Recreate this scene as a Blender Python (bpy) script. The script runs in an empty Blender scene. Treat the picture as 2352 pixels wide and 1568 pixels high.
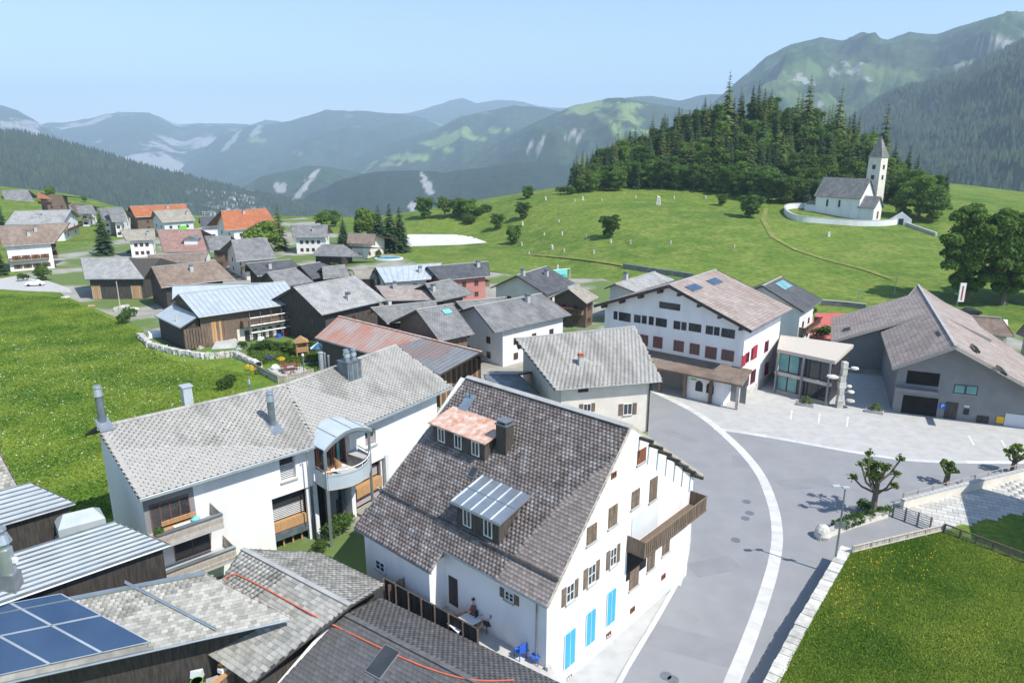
import bpy, math, random
import numpy as np
from mathutils import Matrix, Vector
random.seed(7); RNG = np.random.default_rng(11)
S = bpy.context.scene
COL = S.collection
# ---------------------------------------------------------------- camera, sky, sun
CAM_H = 35.0; PITCH = math.radians(15.5); FPX = 1617.0
cd = bpy.data.cameras.new("camera"); cam = bpy.data.objects.new("camera", cd); COL.objects.link(cam)
cam.location = (0, 0, CAM_H); cam.rotation_euler = (math.radians(90) - PITCH, 0, 0)
cd.sensor_width = 36; cd.lens = FPX / 2352 * 36; cd.clip_start = .5; cd.clip_end = 60000
S.camera = cam
SUN_EL = math.radians(52); SUN_DIR = Vector((.80, -.60, 0)).normalized()      # towards the sun, on the map
W = bpy.data.worlds.new("World"); S.world = W; W.use_nodes = True
wn = W.node_tree.nodes; sk = wn.new('ShaderNodeTexSky'); sk.sky_type = 'NISHITA'; sk.sun_disc = False
sk.sun_elevation = SUN_EL; sk.sun_rotation = math.atan2(SUN_DIR.x, SUN_DIR.y); sk.altitude = 1200
sk.air_density = 1.0; sk.dust_density = .6; sk.ozone_density = 2.0
W.node_tree.links.new(sk.outputs[0], wn['Background'].inputs[0]); wn['Background'].inputs[1].default_value = .15
sl = bpy.data.lights.new("sun", 'SUN'); sl.energy = 4.6; sl.angle = math.radians(.5); sl.color = (1, .955, .88)
sun = bpy.data.objects.new("sun", sl); COL.objects.link(sun)
sd = Vector((SUN_DIR.x * math.cos(SUN_EL), SUN_DIR.y * math.cos(SUN_EL), math.sin(SUN_EL)))
sun.rotation_euler = sd.to_track_quat('Z', 'Y').to_euler()
S.render.engine = 'CYCLES'; S.cycles.volume_bounces = 1
S.view_settings.view_transform = 'Standard'; S.view_settings.look = 'None'; S.view_settings.gamma = 1
S.view_settings.exposure = .55
try: S.view_settings.use_curve_mapping = False
except Exception: pass
# ---------------------------------------------------------------- surveying: picture bearing -> place on the ground
def ray(x, y):
    dx = (x - 1176) / FPX; dy = -(y - 784) / FPX
    return np.array([dx, math.cos(PITCH) + dy * math.sin(PITCH), -math.sin(PITCH) + dy * math.cos(PITCH)])
def P(x, y, z=0.0):
    d = ray(x, y); return d * ((z - CAM_H) / d[2]) + np.array([0, 0, CAM_H])
def ss(a, b, t):
    t = min(1, max(0, (t - a) / (b - a))); return t * t * (3 - 2 * t)
def T(x, y):
    y0 = 290 - 145 * ss(-25, 45, x)
    z = 13.5 * ss(-90, 30, x) * ss(0, 1, (y - y0) / (345 - y0)) if y > y0 else 0
    if y > 150: z += .7 * math.sin(x * .045 + y * .02) * ss(150, 200, y) * ss(-20, 60, x)
    z += 15 * ss(-150, -330, x) * ss(190, 380, y)
    z += 31 * math.exp(-((x - 128) / 64) ** 2 - ((y - 392) / 52) ** 2)
    yb = 352 + 12 * ss(-60, -110, x) + 35 * ss(-190, -260, x) + 110 * ss(20, 90, x) * (1 - ss(215, 300, x)) 
    if y > yb: z -= (y - yb) * .5 * ss(0, 60, y - yb)
    if x > 250: z -= (x - 250) * .3 * ss(200, 260, y)
    return max(z, -420)
def Gd(x, y):
    d = ray(x, y); o = np.array([0, 0, CAM_H]); t = 20.0
    while t < 900:
        p = o + d * t
        if p[2] < T(p[0], p[1]): break
        t += 1.0
    a, b = t - 1, t
    for _ in range(12):
        m = (a + b) / 2; p = o + d * m
        if p[2] < T(p[0], p[1]): b = m
        else: a = m
    p = o + d * b; return np.array([p[0], p[1], T(p[0], p[1])])
# ---------------------------------------------------------------- materials
def hexc(c): return (c, c, c) if isinstance(c, (int, float)) else c
def mat(name, c1, c2=None, scale=3.0, rough=.85, bump=0.0, bscale=None, detail=4, metal=0.0, c3=None, scale3=.4, amt3=.5,
        stretch=None, island=0.0, spec=.3, objc=True, lo=.35, hi=.65):
    m = bpy.data.materials.new(name); m.use_nodes = True; n = m.node_tree.nodes; l = m.node_tree.links
    b = n['Principled BSDF']; b.inputs['Roughness'].default_value = rough; b.inputs['Metallic'].default_value = metal
    b.inputs['Specular IOR Level'].default_value = spec
    c1 = hexc(c1); c2 = hexc(c2) if c2 is not None else c1
    tc = n.new('ShaderNodeTexCoord'); src = tc.outputs['Object'] if objc else tc.outputs['Generated']
    if stretch:
        mp = n.new('ShaderNodeMapping'); mp.inputs['Scale'].default_value = stretch; l.new(src, mp.inputs[0]); src = mp.outputs[0]
    nz = n.new('ShaderNodeTexNoise'); nz.inputs['Scale'].default_value = scale; nz.inputs['Detail'].default_value = detail; l.new(src, nz.inputs['Vector'])
    rp = n.new('ShaderNodeValToRGB'); rp.color_ramp.elements[0].position = lo; rp.color_ramp.elements[1].position = hi
    rp.color_ramp.elements[0].color = (*c1, 1); rp.color_ramp.elements[1].color = (*c2, 1); l.new(nz.outputs[0], rp.inputs[0])
    col = rp.outputs[0]
    if c3 is not None:
        n3 = n.new('ShaderNodeTexNoise'); n3.inputs['Scale'].default_value = scale3; n3.inputs['Detail'].default_value = 5; l.new(src, n3.inputs['Vector'])
        r3 = n.new('ShaderNodeValToRGB'); r3.color_ramp.elements[0].position = .5; r3.color_ramp.elements[1].position = .62
        r3.color_ramp.elements[0].color = (0, 0, 0, 1); r3.color_ramp.elements[1].color = (amt3, amt3, amt3, 1); l.new(n3.outputs[0], r3.inputs[0])
        mx = n.new('ShaderNodeMixRGB'); l.new(r3.outputs[0], mx.inputs[0]); l.new(col, mx.inputs[1]); mx.inputs[2].default_value = (*hexc(c3), 1); col = mx.outputs[0]
    if island:
        g = n.new('ShaderNodeNewGeometry'); oi = n.new('ShaderNodeObjectInfo'); ad = n.new('ShaderNodeMath'); ad.operation = 'ADD'
        l.new(g.outputs['Random Per Island'], ad.inputs[0]); l.new(oi.outputs['Random'], ad.inputs[1])
        fr = n.new('ShaderNodeMath'); fr.operation = 'FRACT'; l.new(ad.outputs[0], fr.inputs[0])
        mr = n.new('ShaderNodeMapRange'); mr.inputs[3].default_value = 1 - island; mr.inputs[4].default_value = 1 + island; l.new(fr.outputs[0], mr.inputs[0])
        hv = n.new('ShaderNodeHueSaturation'); l.new(mr.outputs[0], hv.inputs['Value']); l.new(col, hv.inputs['Color']); col = hv.outputs[0]
    l.new(col, b.inputs['Base Color'])
    if bump:
        nb = n.new('ShaderNodeTexNoise'); nb.inputs['Scale'].default_value = bscale or scale * 3; nb.inputs['Detail'].default_value = 6; l.new(src, nb.inputs['Vector'])
        bp = n.new('ShaderNodeBump'); bp.inputs['Strength'].default_value = bump; bp.inputs['Distance'].default_value = .05
        l.new(nb.outputs[0], bp.inputs['Height']); l.new(bp.outputs[0], b.inputs['Normal'])
    return m
def roofmat(name, c1, c2, c3=None, row=.32, wid=.45, amt3=.5, mortar=.55):
    """courses of far roof tiles in the house's own axes"""
    m = mat(name, c1, c2, scale=.9, rough=.9, c3=c3, scale3=.25, amt3=amt3, stretch=(1, .5, 1))
    n = m.node_tree.nodes; l = m.node_tree.links; b = n['Principled BSDF']
    col = b.inputs['Base Color'].links[0].from_socket
    tc = n.new('ShaderNodeTexCoord'); br = n.new('ShaderNodeTexBrick'); l.new(tc.outputs['Object'], br.inputs['Vector'])
    br.inputs['Scale'].default_value = 1; br.inputs['Row Height'].default_value = row; br.inputs['Brick Width'].default_value = wid
    br.inputs['Mortar Size'].default_value = .035; br.inputs['Color1'].default_value = (1, 1, 1, 1); br.inputs['Color2'].default_value = (.8, .8, .8, 1)
    br.inputs['Mortar'].default_value = (mortar, mortar, mortar, 1)
    mx = n.new('ShaderNodeMixRGB'); mx.blend_type = 'MULTIPLY'; mx.inputs[0].default_value = 1; l.new(col, mx.inputs[1]); l.new(br.outputs[0], mx.inputs[2])
    l.new(mx.outputs[0], b.inputs['Base Color'])
    bp = n.new('ShaderNodeBump'); bp.inputs['Strength'].default_value = .6; bp.inputs['Distance'].default_value = .03; l.new(br.outputs['Fac'], bp.inputs['Height']); bp.invert = True
    l.new(bp.outputs[0], b.inputs['Normal'])
    return m
def leafmat(name, c1, c2, transl=.35, scale=.25):
    m = mat(name, c1, c2, scale=scale, rough=.75, island=.22, spec=.2); n = m.node_tree.nodes; l = m.node_tree.links
    b = n['Principled BSDF']; col = b.inputs['Base Color'].links[0].from_socket
    oi = n.new('ShaderNodeObjectInfo'); mr = n.new('ShaderNodeMapRange'); mr.inputs[3].default_value = .75; mr.inputs[4].default_value = 1.25
    l.new(oi.outputs['Random'], mr.inputs[0]); hv = n.new('ShaderNodeHueSaturation'); l.new(mr.outputs[0], hv.inputs['Value']); l.new(col, hv.inputs['Color']); col = hv.outputs[0]
    l.new(col, b.inputs['Base Color'])
    tr = n.new('ShaderNodeBsdfTranslucent'); l.new(col, tr.inputs[0]); mx = n.new('ShaderNodeMixShader'); mx.inputs[0].default_value = transl
    l.new(b.outputs[0], mx.inputs[1]); l.new(tr.outputs[0], mx.inputs[2]); l.new(mx.outputs[0], n['Material Output'].inputs[0])
    return m
M = {}
M['plaster'] = mat('white_plaster', .80, .75, .5, .9, .2, 12, c3=(.64, .625, .60), scale3=.6, amt3=.4, stretch=(1, 1, .22))
M['plaster2'] = mat('cream_plaster', (.72, .68, .60), (.64, .60, .53), .6, .9, .15, 12)
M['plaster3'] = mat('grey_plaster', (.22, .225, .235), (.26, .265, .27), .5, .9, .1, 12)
M['plasterb'] = mat('bluish_plaster', (.60, .63, .66), (.66, .68, .70), .5, .9, .1, 12)
M['pink'] = mat('pink_plaster', (.5, .22, .19), (.45, .2, .17), .5, .9)
M['socle'] = mat('pale_socle_plaster', (.62, .64, .65), (.55, .57, .58), .7, .9, .1)
M['slate'] = mat('weathered_light_slate', (.35, .338, .312), (.41, .397, .368), 1.2, .9, .3, 9, c3=(.21, .20, .185), scale3=.35, amt3=.55, island=.06, stretch=(1.3, .3, 1))
M['gapd'] = mat('shadowed_roof_lath', (.05, .048, .045), (.07, .068, .064), 2, .95)
M['zincd'] = mat('dark_slate_zinc', (.12, .155, .18), (.16, .195, .22), 1.5, .5, .08, 5, metal=.35, c3=(.2, .23, .25), scale3=1.5)
M['zincl'] = mat('light_grey_gutter_zinc', (.33, .36, .36), (.42, .45, .45), 1.5, .5, .05, 5, metal=.3)
M['slat'] = mat('white_blind_slat', .66, .6, 2, .5)
M['slatp'] = mat('pinkish_blind_slat', (.56, .47, .48), (.6, .5, .51), 2, .5)
M['brownt'] = mat('weathered_brown_tile', (.155, .125, .115), (.225, .19, .175), 1.0, .92, .3, 9, c3=(.36, .34, .33), scale3=1.6, amt3=.55, island=.2)
M['stone'] = mat('lichened_stone_slab', (.27, .265, .24), (.40, .39, .35), 1.4, .95, .5, 8, c3=(.18, .175, .16), scale3=.6, island=.28)
M['shingle'] = mat('dark_asphalt_shingle', (.085, .085, .088), (.125, .125, .13), 2.0, .95, .5, 14, island=.14)
M['stonew'] = mat('rubble_stone', (.42, .41, .37), (.60, .58, .53), 1.8, .95, .6, 6, island=.2)
M['ridge'] = mat('ridge_slate', (.34, .34, .33), (.42, .42, .41), 1, .9, .2)
M['rg'] = roofmat('grey_slate_roof', (.20, .20, .20), (.29, .29, .285), (.14, .14, .14))
M['rl'] = roofmat('light_grey_slate_roof', (.34, .34, .33), (.45, .45, .44), (.24, .24, .235))
M['rd'] = roofmat('dark_slate_roof', (.085, .09, .10), (.13, .135, .145), (.17, .17, .17), amt3=.3)
M['rb'] = roofmat('brown_tile_roof', (.22, .165, .13), (.31, .24, .19), (.36, .3, .25))
M['rp'] = roofmat('reddish_tile_roof', (.32, .19, .16), (.40, .25, .21), (.3, .22, .2))
M['rs'] = roofmat('pinkish_brown_roof', (.33, .27, .24), (.42, .36, .33), (.29, .22, .19), row=.5, wid=.8)
M['ro'] = roofmat('orange_tile_roof', (.42, .15, .07), (.50, .19, .09), (.33, .13, .08), row=.4)
M['rn'] = roofmat('beige_slate_roof', (.34, .31, .25), (.42, .39, .32), (.27, .26, .22))
M['metal'] = mat('zinc_sheet', (.42, .47, .50), (.50, .54, .57), .8, .38, .04, 3, metal=.75, c3=(.36, .38, .39), scale3=.5)
M['metalb'] = mat('pale_blue_grey_sheet', (.40, .455, .48), (.46, .51, .53), .7, .45, .05, 3, metal=.15, c3=(.52, .56, .57), scale3=.5)
M['panelb'] = mat('pale_blue_enamel_panel', (.43, .50, .54), (.48, .55, .58), .7, .5, .03, 4)
M['metald'] = mat('grey_sheet_metal', (.20, .22, .24), (.28, .30, .32), .9, .5, .08, 4, metal=.5, c3=(.16, .15, .14), scale3=.6)
M['rust'] = mat('rusted_sheet_metal', (.46, .20, .13), (.42, .30, .26), .55, .8, .15, 3, c3=(.40, .36, .34), scale3=.35, amt3=.8, stretch=(1, .25, 1))
M['rustg'] = mat('rusty_grey_sheet_metal', (.26, .27, .29), (.34, .34, .35), .8, .6, .1, 3, metal=.3, c3=(.36, .22, .17), scale3=.2, amt3=.6)
M['rustc'] = mat('copper_rust_sheet', (.50, .24, .15), (.60, .42, .34), 1.6, .8, .1, 6, c3=(.62, .54, .48), scale3=1.8, amt3=.8)
M['wood'] = mat('weathered_wood', (.13, .095, .07), (.21, .155, .115), 2, .85, .3, 8, stretch=(4, 4, .5), island=.2)
M['woodd'] = mat('dark_barn_wood', (.045, .04, .036), (.085, .075, .065), 2, .9, .3, 8, stretch=(4, 4, .5), island=.25)
M['woodl'] = mat('fresh_wood', (.42, .24, .11), (.52, .31, .15), 2, .7, .1, 8, stretch=(4, 4, .5), island=.15)
M['woodp'] = mat('pale_silvered_wood', (.40, .36, .31), (.50, .46, .40), 2, .85, .2, 8, stretch=(3, 3, 1), island=.2)
M['woodr'] = mat('red_brown_wood', (.18, .065, .035), (.26, .10, .05), 2, .7, .1, 8, stretch=(3, 3, 1), island=.1)
M['glass'] = mat('window_glass', (.03, .035, .04), (.05, .055, .06), .5, .08, spec=.6)
M['solar'] = mat('solar_glass', (.03, .06, .12), (.04, .075, .14), .4, .12, spec=.8)
M['glassb'] = mat('greenish_glass', (.12, .30, .30), (.18, .38, .37), .5, .1, spec=.6)
M['white'] = mat('white_paint', .78, .74, 1, .6)
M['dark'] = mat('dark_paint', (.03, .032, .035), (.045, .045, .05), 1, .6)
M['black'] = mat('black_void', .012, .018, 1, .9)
M['blind'] = mat('slatted_blind', (.50, .50, .52), (.56, .56, .57), 2, .5)
M['blindp'] = mat('pinkish_blind', (.50, .42, .42), (.56, .47, .47), 2, .5)
M['red'] = mat('red_paint', (.38, .03, .05), (.42, .04, .06), 2, .6)
M['cyan'] = mat('sky_blue_shutter', (.05, .36, .62), (.06, .40, .66), 2, .5)
M['orange'] = mat('orange_plastic', (.65, .17, .04), (.7, .2, .06), 2, .5)
M['hose'] = mat('orange_hose', (.62, .14, .07), (.7, .17, .09), 2, .5)
M['green'] = mat('bright_green_plastic', (.15, .55, .05), (.17, .6, .07), 2, .5)
M['blue'] = mat('blue_paint', (.03, .12, .55), (.04, .15, .6), 2, .5)
M['yellow'] = mat('yellow_paint', (.75, .45, .02), (.8, .5, .03), 2, .5)
M['teal'] = mat('turquoise_paint', (.15, .6, .6), (.2, .65, .65), 2, .5)
M['terra'] = mat('terracotta', (.5, .2, .11), (.42, .17, .1), 3, .8, .1)
M['asphalt'] = mat('grey_asphalt', (.245, .25, .26), (.27, .275, .285), .35, .95, .2, 40, c3=(.29, .29, .295), scale3=.5, amt3=.4, detail=8)
M['pave'] = mat('light_pavement', (.42, .415, .40), (.47, .465, .445), .6, .95, .2, 30, c3=(.37, .37, .36), scale3=.9, amt3=.5, detail=8)
M['kerb'] = mat('granite_setts', (.52, .52, .50), (.60, .60, .58), 1.5, .9, .2, 10, island=.1)
M['paving'] = mat('pale_stone_paving', (.42, .41, .38), (.55, .54, .50), .8, .9, .2, 8, island=.14)
M['gravel'] = mat('village_gravel', (.27, .26, .21), (.36, .35, .31), .3, .97, .4, 14, c3=(.11, .17, .04), scale3=.05, amt3=.95)
M['gravel'].node_tree.nodes['Color Ramp.001'].color_ramp.elements[0].position = .44; M['gravel'].node_tree.nodes['Color Ramp.001'].color_ramp.elements[1].position = .52
M['lot'] = mat('pale_gravel_lot', (.55, .54, .51), (.64, .63, .60), .3, .95, .2, 10)
M['court'] = mat('red_sports_court', (.48, .12, .10), (.52, .14, .12), .3, .9)
M['bark'] = mat('bark', (.11, .085, .065), (.20, .165, .13), 3, .95, .5, 9, stretch=(3, 3, .6))
M['leaf'] = leafmat('broadleaf_foliage', (.095, .17, .034), (.16, .26, .052), .42)
M['leafd'] = leafmat('dark_broadleaf_foliage', (.065, .13, .03), (.12, .205, .045), .42)
M['leafy'] = leafmat('yellow_green_foliage', (.12, .19, .035), (.19, .28, .055), .45)
M['fir'] = leafmat('spruce_needles', (.042, .082, .034), (.072, .125, .046), .28)
M['larch'] = leafmat('larch_needles', (.115, .165, .045), (.17, .22, .065), .42)
M['skin'] = mat('skin', (.58, .33, .24), (.62, .36, .27), 4, .6)
M['hair'] = mat('brown_hair', (.06, .035, .02), (.09, .05, .03), 6, .7)
M['jean'] = mat('dark_trousers', (.03, .035, .06), (.05, .055, .09), 6, .9)
M['shirt'] = mat('maroon_shirt', (.20, .07, .07), (.24, .09, .09), 6, .9)
M['shirtb'] = mat('blue_shirt', (.12, .16, .28), (.15, .2, .33), 6, .9)
M['pool'] = mat('pool_water', (.03, .35, .6), (.05, .42, .66), 1, .1, spec=.6)
M['cloth'] = mat('white_linen', .75, .68, 3, .9)
M['conc'] = mat('concrete', (.40, .40, .39), (.48, .48, .46), .8, .9, .2, 8)
M['flow'] = mat('yellow_petals', (.75, .50, .02), (.85, .62, .04), 1, .8, island=.2)
M['floww'] = mat('white_petals', (.75, .75, .7), (.8, .8, .72), 1, .8)
M['flowr'] = mat('red_petals', (.6, .03, .04), (.55, .05, .15), 1, .8, island=.2)
def grass(name, cs, s1=.05, s2=2.2, bump=.5, tiny=.8):
    m = bpy.data.materials.new(name); m.use_nodes = True; n = m.node_tree.nodes; l = m.node_tree.links; b = n['Principled BSDF']
    b.inputs['Roughness'].default_value = .95; b.inputs['Specular IOR Level'].default_value = .15
    tc = n.new('ShaderNodeTexCoord'); N = []
    for sc in (s1, s2 * .2, s2):
        q = n.new('ShaderNodeTexNoise'); q.inputs['Scale'].default_value = sc; q.inputs['Detail'].default_value = 8; q.inputs['Roughness'].default_value = .62; l.new(tc.outputs['Object'], q.inputs['Vector']); N.append(q)
    r1 = n.new('ShaderNodeValToRGB'); e = r1.color_ramp.elements; e[0].position = .36; e[1].position = .64; e[0].color = (*cs[0], 1); e[1].color = (*cs[1], 1)
    l.new(N[0].outputs[0], r1.inputs[0])
    r2 = n.new('ShaderNodeValToRGB'); e = r2.color_ramp.elements; e[0].position = .42; e[1].position = .66; e[0].color = (0, 0, 0, 1); e[1].color = (.75, .75, .75, 1); l.new(N[1].outputs[0], r2.inputs[0])
    mx = n.new('ShaderNodeMixRGB'); l.new(r2.outputs[0], mx.inputs[0]); l.new(r1.outputs[0], mx.inputs[1]); mx.inputs[2].default_value = (*cs[2], 1)
    r3 = n.new('ShaderNodeMapRange'); r3.inputs[1].default_value = .3; r3.inputs[2].default_value = .7; r3.inputs[3].default_value = 1 - .45 * tiny; r3.inputs[4].default_value = 1 + .4 * tiny; l.new(N[2].outputs[0], r3.inputs[0])
    hv = n.new('ShaderNodeHueSaturation'); l.new(r3.outputs[0], hv.inputs['Value']); l.new(mx.outputs[0], hv.inputs['Color']); l.new(hv.outputs[0], b.inputs['Base Color'])
    bp = n.new('ShaderNodeBump'); bp.inputs['Strength'].default_value = bump; bp.inputs['Distance'].default_value = .12; l.new(N[2].outputs[0], bp.inputs['Height']); l.new(bp.outputs[0], b.inputs['Normal'])
    return m
M['grass'] = grass('meadow_grass', [(.08, .155, .02), (.14, .22, .028), (.20, .25, .035)], .045, 1.6)
M['grassh'] = grass('pasture_grass', [(.075, .14, .022), (.13, .195, .03), (.19, .225, .05)], .022, .6)
M['grassn'] = grass('flower_meadow_grass', [(.06, .12, .018), (.12, .19, .03), (.22, .25, .04)], .12, 3.2, .8, 1)
# ---------------------------------------------------------------- mesh helpers
def tag(o, label=None, cat=None, group=None, kind=None):
    if label: o['label'] = label
    if cat: o['category'] = cat
    if group: o['group'] = group
    if kind: o['kind'] = kind
    return o
def thing(name, label, cat, loc=(0, 0, 0), rz=0, group=None):
    o = bpy.data.objects.new(name, None); o.empty_display_size = .3; COL.objects.link(o); o.location = tuple(float(a) for a in loc); o.rotation_euler = (0, 0, rz)
    return tag(o, label, cat, group)
def place(name, me, parent=None, loc=(0, 0, 0), rz=0, scale=1):
    o = bpy.data.objects.new(name, me); COL.objects.link(o); o.location = tuple(float(a) for a in loc); o.rotation_euler = (0, 0, rz)
    o.scale = (scale,) * 3 if isinstance(scale, (int, float)) else scale
    if parent: o.parent = parent
    return o
class MB:
    def __init__(s): s.v = []; s.f = []; s.mi = []
    def add(s, vs, fs, mi=0):
        k = len(s.v); s.v += [tuple(float(c) for c in p) for p in vs]; s.f += [tuple(k + i for i in q) for q in fs]; s.mi += [mi] * len(fs); return s
    def hexa(s, p, mi=0):   # 8 points, bottom ring then top ring
        return s.add(p, [(3, 2, 1, 0), (4, 5, 6, 7), (0, 1, 5, 4), (1, 2, 6, 5), (2, 3, 7, 6), (3, 0, 4, 7)], mi)
    def box(s, x0, x1, y0, y1, z0, z1, mi=0):
        return s.hexa([(x0, y0, z0), (x1, y0, z0), (x1, y1, z0), (x0, y1, z0), (x0, y0, z1), (x1, y0, z1), (x1, y1, z1), (x0, y1, z1)], mi)
    def beam(s, a, b, w, h, mi=0):   # a bar from a to b
        a = Vector(a); b = Vector(b); d = (b - a).normalized(); r = d.cross(Vector((0, 0, 1)))
        if r.length < 1e-3: r = Vector((1, 0, 0))
        r.normalize(); u = r.cross(d); r = r * w / 2; u = u * h / 2
        return s.hexa([a - r - u, a + r - u, a + r + u, a - r + u, b - r - u, b + r - u, b + r + u, b - r + u], mi)
    def tube(s, pts, r, n=8, cap=True, mi=0):
        rs = r if isinstance(r, (list, tuple)) else [r] * len(pts); pts = [Vector(p) for p in pts]; rings = []
        ref = Vector((0, 0, 1))
        for i, p in enumerate(pts):
            d = (pts[min(i + 1, len(pts) - 1)] - pts[max(i - 1, 0)]).normalized()
            a = d.cross(ref if abs(d.z) < .95 else Vector((1, 0, 0))).normalized(); b = a.cross(d)
            rings.append([p + (a * math.cos(2 * math.pi * k / n) + b * math.sin(2 * math.pi * k / n)) * rs[i] for k in range(n)])
        fs = [(i * n + k, i * n + (k + 1) % n, (i + 1) * n + (k + 1) % n, (i + 1) * n + k) for i in range(len(pts) - 1) for k in range(n)]
        if cap: fs += [tuple(range(n))[::-1], tuple((len(pts) - 1) * n + k for k in range(n))]
        return s.add([q for g in rings for q in g], fs, mi)
    def lathe(s, prof, x=0, y=0, z=0, n=14, mi=0):
        return s.tube([(x, y, z + h) for r, h in prof], [max(r, .002) for r, h in prof], n, True, mi)
    def prism(s, poly, z0, z1, mi=0):
        n = len(poly); a = sum(poly[i][0] * poly[(i + 1) % n][1] - poly[(i + 1) % n][0] * poly[i][1] for i in range(n))
        if a < 0: poly = poly[::-1]
        return s.add([(p[0], p[1], z0) for p in poly] + [(p[0], p[1], z1) for p in poly],
                     [tuple(range(n))[::-1], tuple(range(n, 2 * n))] + [(i, (i + 1) % n, n + (i + 1) % n, n + i) for i in range(n)], mi)
    def sheet(s, poly, z):
        n = len(poly); a = sum(poly[i][0] * poly[(i + 1) % n][1] - poly[(i + 1) % n][0] * poly[i][1] for i in range(n))
        if a < 0: poly = poly[::-1]
        return s.add([(p[0], p[1], z) for p in poly], [tuple(range(n))])
    def build(s, name, m, parent=None, kind=None, smooth=False, Mx=None):
        me = bpy.data.meshes.new(name)
        v = s.v if Mx is None else [tuple(Mx @ Vector(p)) for p in s.v]
        me.from_pydata(v, [], s.f)
        for q in (m if isinstance(m, (list, tuple)) else [m]): me.materials.append(M[q] if isinstance(q, str) else q)
        if len(me.materials) > 1: me.polygons.foreach_set('material_index', s.mi)
        if smooth: me.polygons.foreach_set('use_smooth', [True] * len(me.polygons))
        me.update(); o = place(name, me, parent)
        if kind: o['kind'] = kind
        return o
def inst_mesh(name, tv, tf, mats, m, parent=None, kind='stuff', Mx=None):
    """many transformed copies of a template joined into one mesh"""
    tv = np.array(tv, float); n = len(mats)
    A = np.array(mats).reshape(n, 4, 4); h = np.c_[tv, np.ones(len(tv))]
    V = np.einsum('nij,kj->nki', A, h)[:, :, :3].reshape(-1, 3)
    if Mx is not None:
        X = np.array(Mx); V = V @ X[:3, :3].T + X[:3, 3]
    F = [tuple(np.array(f) + 0) for f in tf]; k = len(tv)
    me = bpy.data.meshes.new(name)
    nl = sum(len(f) for f in F); base = np.concatenate([np.array(f) for f in F]); tot = np.array([len(f) for f in F])
    me.vertices.add(len(V)); me.vertices.foreach_set('co', V.ravel())
    loops = (base[None, :] + (np.arange(n) * k)[:, None]).ravel(); me.loops.add(len(loops)); me.loops.foreach_set('vertex_index', loops.astype(np.int32))
    tots = np.tile(tot, n); st = np.concatenate([[0], np.cumsum(tots)[:-1]])
    me.polygons.add(len(tots)); me.polygons.foreach_set('loop_start', st.astype(np.int32)); me.polygons.foreach_set('loop_total', tots.astype(np.int32))
    me.materials.append(M[m] if isinstance(m, str) else m); me.update(calc_edges=True); me.validate()
    o = place(name, me, parent)
    if kind: o['kind'] = kind
    return o
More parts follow.
